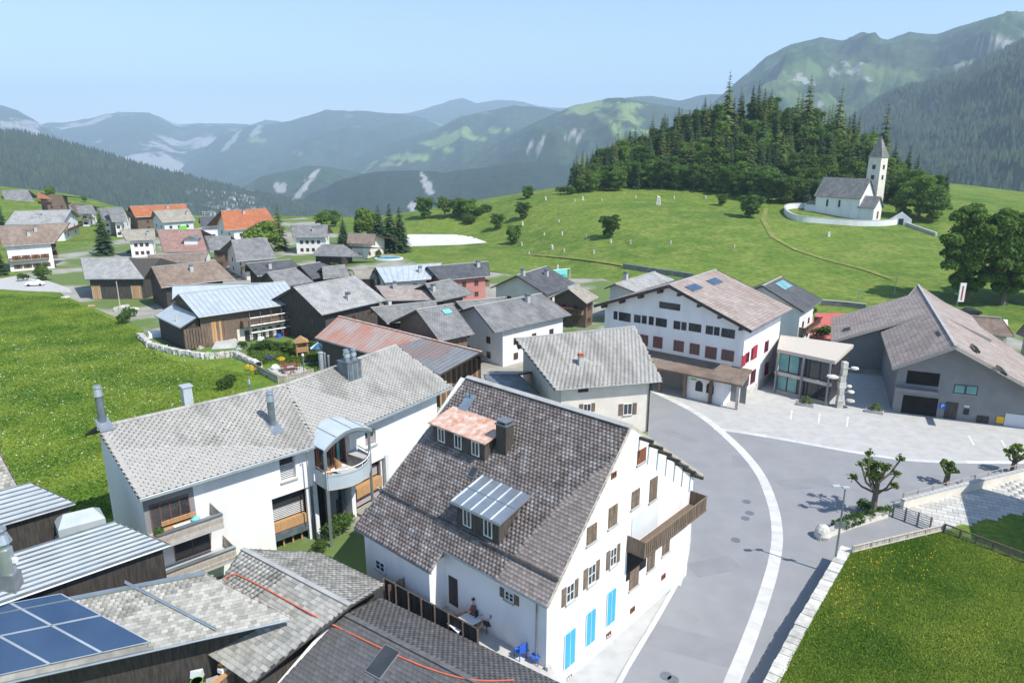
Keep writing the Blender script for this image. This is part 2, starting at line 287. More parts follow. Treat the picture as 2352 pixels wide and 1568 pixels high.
# ---------------------------------------------------------------- buildings
def pitchfit(A, u, v, G0, ze, pitch):
    tp = math.tan(math.radians(pitch)); best = None; prev = None
    for k in range(1, 400):
        z = ze + k * .03; g = P(*G0, z) - A; e = (z - ze) - tp * abs(g[0] * v[0] + g[1] * v[1])
        if prev is not None and (prev < 0) != (e < 0): return z
        prev = e
    return None
class Bld:
    """a ridged house: E0-E1 eave as seen from left to right, G0-G1 its ridge; all in its own axes x along the eave, y across"""
    def __init__(s, name, label, E0, E1, G0, G1, h=5.5, pitch=24, roof='rg', wall='plaster', oe=.7, og=.8, cat='house', group=None, join=None,
                 zr=None, rect=True, th=.16, ridge=True, trim='woodd', gz=None, walls=True, wo=None, gutter=None, mono=False, wb=None, deep=1.2, wdrop=0, clipw=False):
        p = P(*E0, h); base = 0.0
        for _ in range(6):
            base = T(p[0], p[1]) if gz is None else gz; p = P(*E0, base + h)
        s.base = base; ze = base + h; A = P(*E0, ze); B = P(*E1, ze); d = (B - A)[:2]; L = math.hypot(*d); u = d / L; v = np.array([-u[1], u[0]])
        if zr is None:
            zz = pitchfit(A, u, v, G0, ze, pitch); zr = zz if zz else ze + 2.6
        else: zr += base
        g0 = P(*G0, zr) - A; g1 = P(*G1, zr) - A
        q0 = [float(g0[:2] @ u), float(g0[:2] @ v)]; q1 = [float(g1[:2] @ u), float(g1[:2] @ v)]
        if rect:
            w = (q0[1] + q1[1]) / 2 if zr is not None else q0[1]
            w = q1[1] if rect == 3 else q0[1] if rect == 4 else w
            w = max(2.2, w); q0[1] = q1[1] = w
            if rect == 2: q0[0] = 0; q1[0] = L
        s.L = L; s.q0, s.q1 = q0, q1; s.h = h; s.zr = zr - base; s.w = (q0[1] + q1[1]) / 2; s.oe = oe; s.og = og; s.th = th
        rz = math.atan2(u[1], u[0]); loc = (A[0], A[1], base)
        s.W = Matrix.Translation(loc) @ Matrix.Rotation(rz, 4, 'Z')
        if join: s.root = join.root; s.Mx = join.W.inverted() @ s.W
        else: s.root = thing(name, label, cat, loc, rz, group); s.Mx = None
        s.Wi = s.W.inverted(); o = s.w
        s.E = [Vector((0, 0, h)), Vector((L, 0, h))]; s.G = [Vector((q0[0], q0[1], s.zr)), Vector((q1[0], q1[1], s.zr))]
        s.K = [Vector((0, 2 * q0[1], h)), Vector((L, 2 * q1[1], h))]
        if isinstance(wb, tuple): s.K = [Vector((0, q0[1] + wb[0], wb[1])), Vector((L, q1[1] + wb[0], wb[1]))]
        elif wb: k = wb / s.w; dz = (s.zr - h) * k; s.K = [Vector((0, q0[1] + wb, s.zr - dz)), Vector((L, q1[1] + wb, s.zr - dz))]
        if mono: s.K = [Vector((q0[0], q0[1] + .02, s.zr)), Vector((q1[0], q1[1] + .02, s.zr))]
        t = Vector((0, 0, -th)); r = MB()
        for (a, b, c, dd) in ((s.E[0], s.E[1], s.G[1], s.G[0]), (s.G[0], s.G[1], s.K[1], s.K[0]))[:1 if mono else 2]:
            r.hexa([a + t, b + t, c + t, dd + t, a, b, c, dd])
        s.roof = s.part(r, 'roof', roof)
        if ridge:
            rr = MB(); up = Vector((0, 0, .05)); rr.beam(s.G[0] + up, s.G[1] + up, .34, .12); s.part(rr, 'ridge_cap', ridge if isinstance(ridge, str) else 'ridge')
        z1 = Vector((0, 0, -th * .6))
        for a, b in ((s.E[0], s.G[0]), (s.G[0], s.K[0]), (s.E[1], s.G[1]), (s.G[1], s.K[1]))[:None]:
            if (a - b).length < .5: continue
            f = MB(); f.beam(a + z1, b + z1, .07, th * 1.5); s.part(f, 'barge_board', trim)
        if gutter is not False:
            g = MB(); g.tube([s.E[0] + Vector((0, -.07, -.1)), s.E[1] + Vector((0, -.07, -.1))], .08, 6); s.part(g, 'gutter', gutter or 'metald')
        # walls
        s.wx0, s.wx1, s.wy0, s.wy1 = og, L - og, oe, ((o - .05) if mono else (o + ((wb[0] if isinstance(wb, tuple) else wb) or o) - oe))
        if wo: s.wx0 += wo[0]; s.wx1 -= wo[1]
        if clipw: s.wx0 = max(0, q0[0]) + og; s.wx1 = max(s.wx0 + 2, min(L, q1[0]) - og)
        sl = (s.zr - h) / max(o, .1); s.sl = sl
        zw = h + sl * oe - th * 1.15; zt = s.zr - th * 1.15 - wdrop
        if walls and mono:
            c4 = (s.E[0] + s.E[1] + s.G[0] + s.G[1]) / 4; tp = []
            for p, sx, sy in ((s.E[0].lerp(s.G[0], oe / o), og, 0), (s.E[1].lerp(s.G[1], oe / o), -og, 0), (s.G[1], -og, -.05), (s.G[0], og, -.05)):
                tp.append(Vector((p.x + sx, p.y + sy, p.z + sl * sy - th * 1.1)))
            m = MB().hexa([Vector((p.x, p.y, -deep)) for p in tp] + tp); s.part(m, 'wall', wall)
        elif walls:
            wv = []
            zb = zt if mono else zt - (sl if not isinstance(wb, tuple) else (s.zr - wb[1]) / wb[0]) * (s.wy1 - o)
            om = s.wy1 - .3 if mono else o
            for x in (s.wx0, s.wx1): wv += [(x, s.wy0, -deep), (x, s.wy0, zw), (x, om, zt - sl * (o - om) if mono else zt), (x, s.wy1, zb - (sl * (o - s.wy1) if mono else 0)), (x, s.wy1, -deep)]
            m = MB().add(wv, [(0, 1, 2, 3, 4), (9, 8, 7, 6, 5), (0, 5, 6, 1), (1, 6, 7, 2), (2, 7, 8, 3), (3, 8, 9, 4), (4, 9, 5, 0)])
            s.wallo = s.part(m, 'wall', wall); s.wdat = (wv, zw, wall, deep)
        s.faces = {'front': (Vector((0, s.wy0, 0)), Vector((1, 0, 0)), Vector((0, 0, 1)), Vector((0, -1, 0))),
                   'back': (Vector((0, s.wy1, 0)), Vector((1, 0, 0)), Vector((0, 0, 1)), Vector((0, 1, 0))),
                   'left': (Vector((s.wx0, 0, 0)), Vector((0, 1, 0)), Vector((0, 0, 1)), Vector((-1, 0, 0))),
                   'right': (Vector((s.wx1, 0, 0)), Vector((0, 1, 0)), Vector((0, 0, 1)), Vector((1, 0, 0)))}
        a = Vector((0, o, s.zr - h)).normalized(); s.faces['roof'] = (s.E[0].copy(), Vector((1, 0, 0)), a, Vector((0, -a.z, a.y)))
        a = (s.G[0].lerp(s.G[1], .5) - s.K[0].lerp(s.K[1], .5)); a.x = 0; a.normalize(); s.faces['roofb'] = (s.K[0].copy(), Vector((1, 0, 0)), a, Vector((0, -a.z, a.y)) * -1)
    def part(s, mb, name, m, parent=None, kind=None, smooth=False):
        return mb.build(name, m, parent or s.root, kind, smooth, s.Mx)
    def punch(s, holes):
        """real openings with reveals cut into the front wall: (s0, s1, z0, z1, depth)"""
        wv, zw, wall, deep = s.wdat; bpy.data.objects.remove(s.wallo); m = MB().add(wv, [(0, 1, 2, 3, 4), (9, 8, 7, 6, 5), (1, 2, 7, 6), (2, 3, 8, 7), (3, 4, 9, 8), (4, 0, 5, 9)])
        xs_ = sorted({s.wx0, s.wx1, *[h[0] for h in holes], *[h[1] for h in holes]}); zs_ = sorted({-deep, zw, *[h[2] for h in holes], *[h[3] for h in holes]}); y = s.wy0
        for a, b in zip(xs_[:-1], xs_[1:]):
            for c, d in zip(zs_[:-1], zs_[1:]):
                if any(h[0] <= (a + b) / 2 <= h[1] and h[2] <= (c + d) / 2 <= h[3] for h in holes): continue
                m.add([(a, y, c), (b, y, c), (b, y, d), (a, y, d)], [(0, 1, 2, 3)])
        for a, b, c, d, e in holes:
            for q in (((a, y, c), (a, y, d), (a, y + e, d), (a, y + e, c)), ((b, y, d), (b, y, c), (b, y + e, c), (b, y + e, d)), ((a, y, d), (b, y, d), (b, y + e, d), (a, y + e, d)), ((b, y, c), (a, y, c), (a, y + e, c), (b, y + e, c))): m.add(q, [(0, 1, 2, 3)])
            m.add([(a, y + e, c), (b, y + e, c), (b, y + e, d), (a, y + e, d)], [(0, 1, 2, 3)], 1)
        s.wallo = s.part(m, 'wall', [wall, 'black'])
    def hit(s, face, px, off=0):
        o, a, b, n = s.faces[face]; o = o + n * off; c = s.Wi @ Vector((0, 0, CAM_H)); d = s.Wi.to_3x3() @ Vector(ray(*px))
        t = (o - c).dot(n) / d.dot(n); p = c + d * t - o; return p.dot(a), p.dot(b)
    def fbox(s, mb, face, s0, s1, t0, t1, d0, d1):
        o, a, b, n = s.faces[face]
        q = lambda x, y, z: o + a * x + b * y + n * z
        pts = [q(s0, t0, d0), q(s1, t0, d0), q(s1, t1, d0), q(s0, t1, d0), q(s0, t0, d1), q(s1, t0, d1), q(s1, t1, d1), q(s0, t1, d1)]
        return mb.hexa(pts)
    def wmb(s, face, s0, s1, t0, t1, frame='white', glass='glass', mull=1, shut=None, sill=True, d=.07, name='window', blind=None, lattice=0, shopen=True):
        f = MB(); w = .07
        s.fbox(f, face, s0, s1, t0, t0 + w, .004, d); s.fbox(f, face, s0, s1, t1 - w, t1, .004, d)
        s.fbox(f, face, s0, s0 + w, t0 + w, t1 - w, .004, d); s.fbox(f, face, s1 - w, s1, t0 + w, t1 - w, .004, d)
        for k in range(mull):
            x = s0 + (s1 - s0) * (k + 1) / (mull + 1); s.fbox(f, face, x - .03, x + .03, t0 + w, t1 - w, .004, d - .01)
        for k in range(lattice):
            y = t0 + (t1 - t0) * (k + 1) / (lattice + 1); s.fbox(f, face, s0 + w, s1 - w, y - .015, y + .015, .004, d - .015)
        wdo = s.part(f, name, frame)
        g = MB(); s.fbox(g, face, s0 + w, s1 - w, t0 + w, t1 - w, .004, .02); s.part(g, 'pane', glass, wdo)
        if sill:
            g = MB(); s.fbox(g, face, s0 - .08, s1 + .08, t0 - .09, t0 - .005, .004, d + .1); s.part(g, 'sill', 'conc', wdo)
        if blind:
            g = MB(); n = max(3, int((t1 - t0) / .11))
            for k in range(n):
                y = t0 + w + (t1 - t0 - 2 * w) * k / n; s.fbox(g, face, s0 + w, s1 - w, y, y + (t1 - t0 - 2 * w) / n * .62, .022, .05)
            s.part(g, 'blind', blind, wdo, 'stuff')
        if shut:
            sw = (s1 - s0) * .5
            for x0, x1 in ((s0 - sw - .03, s0 - .03), (s1 + .03, s1 + sw + .03)):
                g = MB(); s.fbox(g, face, x0, x1, t0, t1, .01, .06)
                for yy in (t0 + .12, (t0 + t1) / 2, t1 - .2): s.fbox(g, face, x0 + .03, x1 - .03, yy, yy + .06, .06, .08)
                s.part(g, 'shutter', shut)
        return wdo
    def win(s, face, p0, p1, **k):
        a = s.hit(face, p0); b = s.hit(face, p1)
        return s.wmb(face, min(a[0], b[0]), max(a[0], b[0]), min(a[1], b[1]), max(a[1], b[1]), **k)
    def row(s, face, zs, n, w=1.0, h=1.2, a=None, b=None, **k):
        lim = {'front': (s.wx0, s.wx1), 'back': (s.wx0, s.wx1), 'left': (s.wy0, s.wy1), 'right': (s.wy0, s.wy1)}[face]
        a = lim[0] + .8 if a is None else a; b = lim[1] - .8 if b is None else b
        for z in zs:
            for i in range(n):
                x = a + (b - a) * (i + .5) / n; s.wmb(face, x - w / 2, x + w / 2, z, z + h, **k)
    def panel(s, name, face, p0, p1, m, d0=.005, d1=.08, parent=None, kind=None):
        a = s.hit(face, p0); b = s.hit(face, p1); g = MB()
        s.fbox(g, face, min(a[0], b[0]), max(a[0], b[0]), min(a[1], b[1]), max(a[1], b[1]), d0, d1); return s.part(g, name, m, parent, kind)
    def chimney(s, px, w=.7, d=.7, h=1.4, m='conc', cap='metald', face='roof', pots=0, name='chimney'):
        a, b = s.hit(face, px); o, A, B, n = s.faces[face]; c = o + A * a + B * b; g = MB(); g.box(c.x - w / 2, c.x + w / 2, c.y - d / 2, c.y + d / 2, c.z - .5, c.z + h)
        ch = s.part(g, name, m); g = MB(); g.box(c.x - w / 2 - .08, c.x + w / 2 + .08, c.y - d / 2 - .08, c.y + d / 2 + .08, c.z + h, c.z + h + .1)
        if not pots: g.box(c.x - w / 2 - .02, c.x + w / 2 + .02, c.y - d / 2 - .02, c.y + d / 2 + .02, c.z + h + .28, c.z + h + .36)
        if not pots:
            for sx in (-1, 1):
                for sy in (-1, 1): g.box(c.x + sx * w * .4 - .04, c.x + sx * w * .4 + .04, c.y + sy * d * .4 - .04, c.y + sy * d * .4 + .04, c.z + h + .1, c.z + h + .28)
        s.part(g, 'chimney_cap', cap, ch); return ch, c
    def skylight(s, px, w=.8, l=1.1, face='roof', m='glass'):
        a, b = s.hit(face, px); f = MB(); s.fbox(f, face, a - w / 2, a + w / 2, b - l / 2, b + l / 2, 0, .12); fr = s.part(f, 'skylight', 'metald')
        g = MB(); s.fbox(g, face, a - w / 2 + .07, a + w / 2 - .07, b - l / 2 + .07, b + l / 2 - .07, .12, .135); s.part(g, 'pane', m, fr)
    def balcony(s, face, s0, s1, z, dep=1.2, m='wood', rail=1.0, flowers=False):
        f = MB(); s.fbox(f, face, s0, s1, z - .15, z, .01, dep); b = s.part(f, 'balcony', m); g = MB(); n = int((s1 - s0) / .28)
        s.fbox(g, face, s0, s1, z + rail - .1, z + rail, dep - .08, dep)
        for i in range(n): x = s0 + (s1 - s0) * i / n; s.fbox(g, face, x, x + .2, z, z + rail - .1, dep - .06, dep - .02)
        for x in (s0, s1 - .06): s.fbox(g, face, x, x + .06, z, z + rail, .01, dep - .08)
        s.part(g, 'railing', m, b, 'stuff')
        if flowers:
            g = MB(); f = MB()
            for i in range(int((s1 - s0) / .5)):
                x = s0 + .1 + i * .5
                for k in range(6):
                    a = x + random.random() * .45; c = z + rail + random.random() * .25; s.fbox(g, face, a, a + .12, c - .12, c, dep, dep + .2 + random.random() * .1)
                    s.fbox(f, face, a, a + .07, c, c + .06, dep + .1, dep + .25)
            s.part(g, 'flower_leaves', 'leaf', b, 'stuff'); s.part(f, 'flowers', 'flowr', b, 'stuff')
    def seams(s, gap=.6, m='metald', hgt=.06, wd=.05, both=True):
        g = MB(); n = int(s.L / gap); up = Vector((0, 0, hgt / 2))
        for i in range(n + 1):
            t = i / n; a = s.E[0].lerp(s.E[1], t); b = s.G[0].lerp(s.G[1], t); c = s.K[0].lerp(s.K[1], t)
            g.beam(a + up, b + up, wd, hgt)
            if both: g.beam(b + up, c + up, wd, hgt)
        return s.part(g, 'standing_seam', m, None, 'stuff')
    def guard(s, f0, m='metald', x0=0, x1=1, posts=True):
        """snow guard rail at fraction f0 up the slope"""
        g = MB(); a = s.E[0].lerp(s.G[0], f0); b = s.E[1].lerp(s.G[1], f0); p = a.lerp(b, x0); q = a.lerp(b, x1); n = s.faces['roof'][3]
        g.tube([p + n * .22, q + n * .22], .05, 6); g.tube([p + n * .1, q + n * .1], .035, 6); k = int((q - p).length / 1.2)
        for i in range(k + 1): c = p.lerp(q, i / k); g.beam(c, c + n * .26, .04, .04)
        s.part(g, 'snow_guard', m)
    def tiles(s, m, cw=.48, ch=.30, th=.035, indiv=300, quad=None, skip=None, clip=.3, jit=.02, name='roof_tile', gapf=.97, order=None, lift=.03, parent=None, edge=(.3, .3)):
        """slates laid in staggered courses; the largest in view are objects, the rest one mesh"""
        Q = quad or (s.E[0], s.E[1], s.G[1], s.G[0]); a0, a1, b1, b0 = Q
        H = ((b0 - a0).length + (b1 - a1).length) / 2; rows = int(H / ch); ux = (a1 - a0).normalized(); tv, tf = tile_mesh(cw * gapf, ch * 1.22, th, clip)
        out = []; rn = random.Random(5)
        for r in range(rows):
            t = (r + .35) / rows; l = a0.lerp(b0, t); q = a1.lerp(b1, t); up = (b0.lerp(b1, .5) - a0.lerp(a1, .5)).normalized(); nx = (q - l).normalized()
            nrm = nx.cross(up).normalized(); upp = nrm.cross(nx); W_ = (q - l).length; n = int(W_ / cw + .5); off = (r % 2) * .5
            for i in range(n + (1 if r % 2 else 0)):
                f = (i + .5 - off) * cw
                f = min(max(f, cw * edge[0]), W_ - cw * edge[1])
                c = l + nx * f
                if skip and skip(c): continue
                ti = math.radians(4.2 + rn.uniform(-1, 1.6)); upt = (upp * math.cos(ti) - nrm * math.sin(ti)); nt = nx.cross(upt)
                an = rn.uniform(-jit, jit); xx = nx * math.cos(an) + upt * math.sin(an); yy = nt.cross(xx)
                c = c + nrm * (lift + rn.uniform(0, .008)) + xx * rn.uniform(-.01, .01)
                out.append(Matrix(((xx.x, yy.x, nt.x, c.x), (xx.y, yy.y, nt.y, c.y), (xx.z, yy.z, nt.z, c.z), (0, 0, 0, 1))))
        if s.Mx is not None: out = [s.Mx @ q for q in out]
        Rw = s.root.matrix_basis; cp = Vector((0, 0, CAM_H))
        out.sort(key=lambda q: ((Rw @ q.translation) - cp).length)
        me = bpy.data.meshes.new(name); me.from_pydata([tuple(p) for p in tv], [], tf); me.materials.append(M[m])
        def seen(q):
            w = Rw @ q.translation; r = w - cp; c = r.y * math.cos(PITCH) - r.z * math.sin(PITCH); uu = r.y * math.sin(PITCH) + r.z * math.cos(PITCH)
            return abs(FPX * r.x / c) < 1176 and abs(FPX * uu / c) < 784
        vis = [q for q in out if seen(q)][:indiv]; ids = set(id(q) for q in vis)
        for q in vis:
            o = bpy.data.objects.new(name, me); COL.objects.link(o); o.parent = parent or s.root; o.matrix_local = q
        rest = [np.array(q).reshape(-1) for q in out if id(q) not in ids]
        if rest: inst_mesh(name + ('_field' if not name.endswith('field') else ''), tv, tf, rest, m, parent or s.root)
def tile_mesh(w, l, th, clip):
    c = w * clip * .5; x = w / 2; y = l / 2
    pts = [(-x + c, -y), (x - c, -y), (x, -y + c), (x, y), (-x, y), (-x, -y + c)] if clip else [(-x, -y), (x, -y), (x, y), (-x, y)]
    n = len(pts); v = [(p[0], p[1], -th) for p in pts] + [(p[0], p[1], 0) for p in pts]
    f = [tuple(range(n, 2 * n))] + [(i, (i + 1) % n, n + (i + 1) % n, n + i) for i in range(n)]
    return v, f
M['patch'] = mat('newer_asphalt_patch', (.228, .233, .243), (.25, .255, .265), .6, .95, .2, 40)
# ---------------------------------------------------------------- the ground
def grid(name, xs, ys, zf, m, kind='structure'):
    nx, ny = len(xs), len(ys); V = np.array([(x, y, zf(x, y)) for y in ys for x in xs], dtype=np.float32)
    i = np.arange(nx - 1)[None, :] + np.arange(ny - 1)[:, None] * nx; Fq = np.stack([i, i + 1, i + 1 + nx, i + nx], -1).reshape(-1, 4)
    me = bpy.data.meshes.new(name); me.vertices.add(len(V)); me.vertices.foreach_set('co', V.ravel()); me.loops.add(Fq.size); me.loops.foreach_set('vertex_index', Fq.ravel().astype(np.int32))
    me.polygons.add(len(Fq)); me.polygons.foreach_set('loop_start', (np.arange(len(Fq)) * 4).astype(np.int32)); me.polygons.foreach_set('loop_total', np.full(len(Fq), 4, dtype=np.int32))
    me.polygons.foreach_set('use_smooth', np.ones(len(Fq), dtype=bool)); me.materials.append(M[m] if isinstance(m, str) else m); me.update(calc_edges=True)
    o = place(name, me); o['kind'] = kind; return o
xs = list(np.arange(-1200, -400, 25)) + list(np.arange(-400, 400, 4.0)) + list(np.arange(400, 1201, 25))
ys = list(np.arange(-150, 130, 10)) + list(np.arange(130, 520, 4.0)) + list(np.arange(520, 1300, 20))
grid('ground', xs, ys, T, 'grassh')
MB().sheet([(-15900, -600), (15900, -600), (15900, 18900), (-15900, 18900)], -421).build('valley_floor', 'grassh', kind='structure')
def gsheet(name, pts, z, m, kind='structure', zg=0):
    q = [P(*p, zg)[:2] for p in pts]; return MB().sheet(q, z).build(name, m, kind=kind)
# near meadow on the left, village yards, roads
gsheet('meadow', [(0, 668), (150, 680), (330, 760), (330, 800), (520, 830), (620, 830), (700, 880), (760, 960), (560, 1240), (-80, 1568), (-400, 1568), (-400, 668)], .004, 'grass')
gsheet('village_ground', [(110, 650), (0, 610), (170, 560), (480, 520), (700, 500), (850, 560), (960, 605), (1250, 640), (1450, 640), (1800, 690), (1920, 700), (2352, 770), (2600, 1000), (2000, 1400), (1700, 1700), (1200, 1900), (100, 1900), (560, 1240), (760, 960), (700, 880), (620, 830), (330, 790), (330, 755), (150, 680)], .008, 'gravel')
road = [(1498, 893), (1600, 950), (1640, 985), (1760, 1003), (1980, 1042), (2130, 1060), (2420, 1062), (2420, 1150), (2100, 1250), (1990, 1330), (1900, 1450), (1800, 1640), (1700, 1900), (1300, 1900), (1430, 1568), (1400, 1400), (1480, 1100), (1490, 960)]
gsheet('road', road, .013, 'asphalt')
plaza = [(1498, 893), (1490, 840), (1700, 830), (1900, 850), (2352, 900), (2500, 930), (2420, 1062), (2130, 1058), (1980, 1040), (1760, 1001), (1640, 983), (1580, 938)]
gsheet('plaza', plaza, .017, 'pave')
side = [(1548, 1352), (1480, 1465), (1408, 1590), (1330, 1750), (1240, 1750), (1260, 1560)]
gsheet('pavement', side, .017, 'pave')
def ribbon(name, pts, w, z0, z1, m, sm=True, kind='structure', n=6):
    q = [np.array(P(*p)[:2]) for p in pts]
    if sm:
        o = []
        for i in range(len(q) - 1):
            a, b, c, d = q[max(i - 1, 0)], q[i], q[i + 1], q[min(i + 2, len(q) - 1)]
            for k in range(n): t = k / n; o.append(.5 * ((2 * b) + (-a + c) * t + (2 * a - 5 * b + 4 * c - d) * t * t + (-a + 3 * b - 3 * c + d) * t ** 3))
        q = o + [q[-1]]
    L = []; R = []
    for i, p in enumerate(q):
        d = q[min(i + 1, len(q) - 1)] - q[max(i - 1, 0)]; d = d / np.linalg.norm(d); nn = np.array([-d[1], d[0]]) * w / 2; L.append(p + nn); R.append(p - nn)
    b = MB()
    for i in range(len(q) - 1):
        b.hexa([(*R[i], z0), (*R[i + 1], z0), (*L[i + 1], z0), (*L[i], z0), (*R[i], z1), (*R[i + 1], z1), (*L[i + 1], z1), (*L[i], z1)])
    return b.build(name, m, kind=kind)
ribbon('drainage_strip', [(1497, 896), (1600, 948), (1680, 1012), (1740, 1080), (1772, 1150), (1785, 1220), (1778, 1290), (1752, 1380), (1716, 1480), (1672, 1590), (1620, 1750)], 1.0, -.1, .026, 'kerb')
ribbon('plaza_edge_strip', [(1640, 984), (1760, 1002), (1980, 1041), (2130, 1059), (2400, 1062)], .7, -.1, .03, 'kerb')
ribbon('kerb', [(1552, 1345), (1500, 1435), (1440, 1535), (1380, 1650)], .35, -.1, .12, 'kerb')
ribbon('house_side_kerb', [(1568, 1100), (1577, 1200), (1572, 1270), (1552, 1345)], .8, -.1, .11, 'kerb')
gsheet('gravel_lot', [(932, 566), (940, 512), (985, 518), (1060, 535), (1120, 557), (1060, 562)], .02, 'lot')
gsheet('sports_court', [(1860, 775), (1868, 735), (1880, 700), (1985, 702), (1930, 750), (1915, 790)], .02, 'court')
gsheet('upper_lane', [(0, 640), (40, 633), (110, 645), (160, 662), (165, 672), (60, 668), (0, 664), (-60, 664), (-60, 640)], .013, 'pave')
gsheet('garden_lawn', [(573, 840), (560, 815), (600, 790), (740, 780), (745, 855), (639, 880)], .010, 'grass')
gsheet('garden_path', [(612, 847), (640, 840), (672, 839), (700, 844), (706, 853), (686, 865), (655, 868), (636, 860)], .014, 'conc')
for k_, (cx_, cy_, a_, b_) in enumerate(((1640, 1300, 2.2, 1.1), (1700, 1060, 1.6, .9), (1560, 1000, 2.6, .8), (1850, 1110, 3.0, 1.2), (1590, 1480, 1.4, 3.2), (1985, 1100, 2.0, 1.0))):
    c_ = P(cx_, cy_); an = .3 + k_; q = [(c_[0] + x * math.cos(an) - y * math.sin(an), c_[1] + x * math.sin(an) + y * math.cos(an)) for x, y in ((-a_, -b_), (a_, -b_), (a_, b_), (-a_, b_))]
    MB().sheet(q, .0165 if k_ != 5 else .0166).build('asphalt_patch', 'patch', kind='structure')
def mown(name, pts, w, m):
    q = [Gd(*p) for p in pts]; b = MB(); o = []
    for i in range(len(q) - 1):
        for k in range(5):
            t = k / 5; p = q[i] * (1 - t) + q[i + 1] * t; o.append((p[0], p[1]))
    o.append(tuple(q[-1][:2])); V = []
    for i, p in enumerate(o):
        d = Vector((o[min(i + 1, len(o) - 1)][0] - o[max(i - 1, 0)][0], o[min(i + 1, len(o) - 1)][1] - o[max(i - 1, 0)][1])).normalized(); n = Vector((-d.y, d.x)) * w / 2
        for sgn in (1, -1): x, y = p[0] + n.x * sgn, p[1] + n.y * sgn; V.append((x, y, max(T(x, y), T(x + 1, y + 1)) + .12))
    b.add(V, [(2 * i, 2 * i + 1, 2 * i + 3, 2 * i + 2) for i in range(len(o) - 1)]); return b.build(name, m, kind='structure')
M['path'] = grass('trodden_grass', [(.16, .19, .05), (.20, .22, .06), (.24, .25, .08)], .1, 2)
mown('footpath', [(1760, 480), (1752, 505), (1775, 545), (1830, 575), (1900, 598), (1980, 618), (2050, 642)], 1.8, 'path')
mown('pasture_track', [(1180, 580), (1260, 590), (1340, 598), (1450, 615)], 1.2, 'path')
# ---------------------------------------------------------------- mountains
def fbm(x, y, seed=0, oct=6, ridged=False):
    r = np.random.default_rng(seed); out = np.zeros_like(x); a = 1.0; tot = 0
    for o in range(oct):
        ph = r.uniform(0, 1000, 2); f = 2 ** o
        X = x * f + ph[0]; Y = y * f + ph[1]; xi = np.floor(X).astype(np.int64); yi = np.floor(Y).astype(np.int64); fx = X - xi; fy = Y - yi
        def h(i, j):
            n = (i * 374761393 + j * 668265263 + seed * 974711) & 0xffffffff; n = ((n ^ (n >> 13)) * 1274126177) & 0xffffffff; return ((n ^ (n >> 16)) & 0xffff) / 65535.0
        fx = fx * fx * (3 - 2 * fx); fy = fy * fy * (3 - 2 * fy)
        v = (h(xi, yi) * (1 - fx) + h(xi + 1, yi) * fx) * (1 - fy) + (h(xi, yi + 1) * (1 - fx) + h(xi + 1, yi + 1) * fx) * fy
        if ridged: v = 1 - np.abs(2 * v - 1)
        out += v * a; tot += a; a *= .5
    return out / tot
def mountmat(name, forest, meadow, rock, ms=.002, mthr=.6, rthr=.66, rs=.003, bs=.02):
    m = bpy.data.materials.new(name); m.use_nodes = True; n = m.node_tree.nodes; l = m.node_tree.links; b = n['Principled BSDF']; b.inputs['Roughness'].default_value = 1; b.inputs['Specular IOR Level'].default_value = .05
    tc = n.new('ShaderNodeTexCoord')
    def nz(s, d=8, off=0, st=None):
        q = n.new('ShaderNodeTexNoise'); q.inputs['Scale'].default_value = s; q.inputs['Detail'].default_value = d; q.inputs['Roughness'].default_value = .6
        mp = n.new('ShaderNodeMapping'); mp.inputs['Location'].default_value = (off, off, off)
        if st: mp.inputs['Scale'].default_value = st
        l.new(tc.outputs['Object'], mp.inputs[0]); l.new(mp.outputs[0], q.inputs['Vector']); return q.outputs[0]
    def step(src, a, bb):
        r = n.new('ShaderNodeMapRange'); r.inputs[1].default_value = a; r.inputs[2].default_value = bb; l.new(src, r.inputs[0]); return r.outputs[0]
    def mix(f, a, c):
        q = n.new('ShaderNodeMixRGB'); l.new(f, q.inputs[0]); l.new(a, q.inputs[1]) if not isinstance(a, tuple) else setattr(q.inputs[1], 'default_value', (*a, 1))
        l.new(c, q.inputs[2]) if not isinstance(c, tuple) else setattr(q.inputs[2], 'default_value', (*c, 1)); return q.outputs[0]
    c = mix(step(nz(bs, 6), .35, .65), tuple(x * .6 for x in forest), tuple(x * 1.25 for x in forest))
    c = mix(step(nz(ms, 6, 300), mthr, mthr + .05), c, meadow); c = mix(step(nz(rs, 9, 900, (1, 1, .4)), rthr, rthr + .04), c, rock)
    at = n.new('ShaderNodeAttribute'); at.attribute_name = 'rockface'; c = mix(at.outputs['Fac'], c, rock)
    a2 = n.new('ShaderNodeAttribute'); a2.attribute_name = 'pasture'; c = mix(a2.outputs['Fac'], c, meadow)
    l.new(c, b.inputs['Base Color']); bp = n.new('ShaderNodeBump'); bp.inputs['Strength'].default_value = .7; bp.inputs['Distance'].default_value = 12; l.new(nz(bs, 6), bp.inputs['Height']); l.new(bp.outputs[0], b.inputs['Normal'])
    return m
GR = (.030, .055, .022); GF = (.035, .06, .025); MD = (.14, .20, .06); RK = (.30, .295, .28)
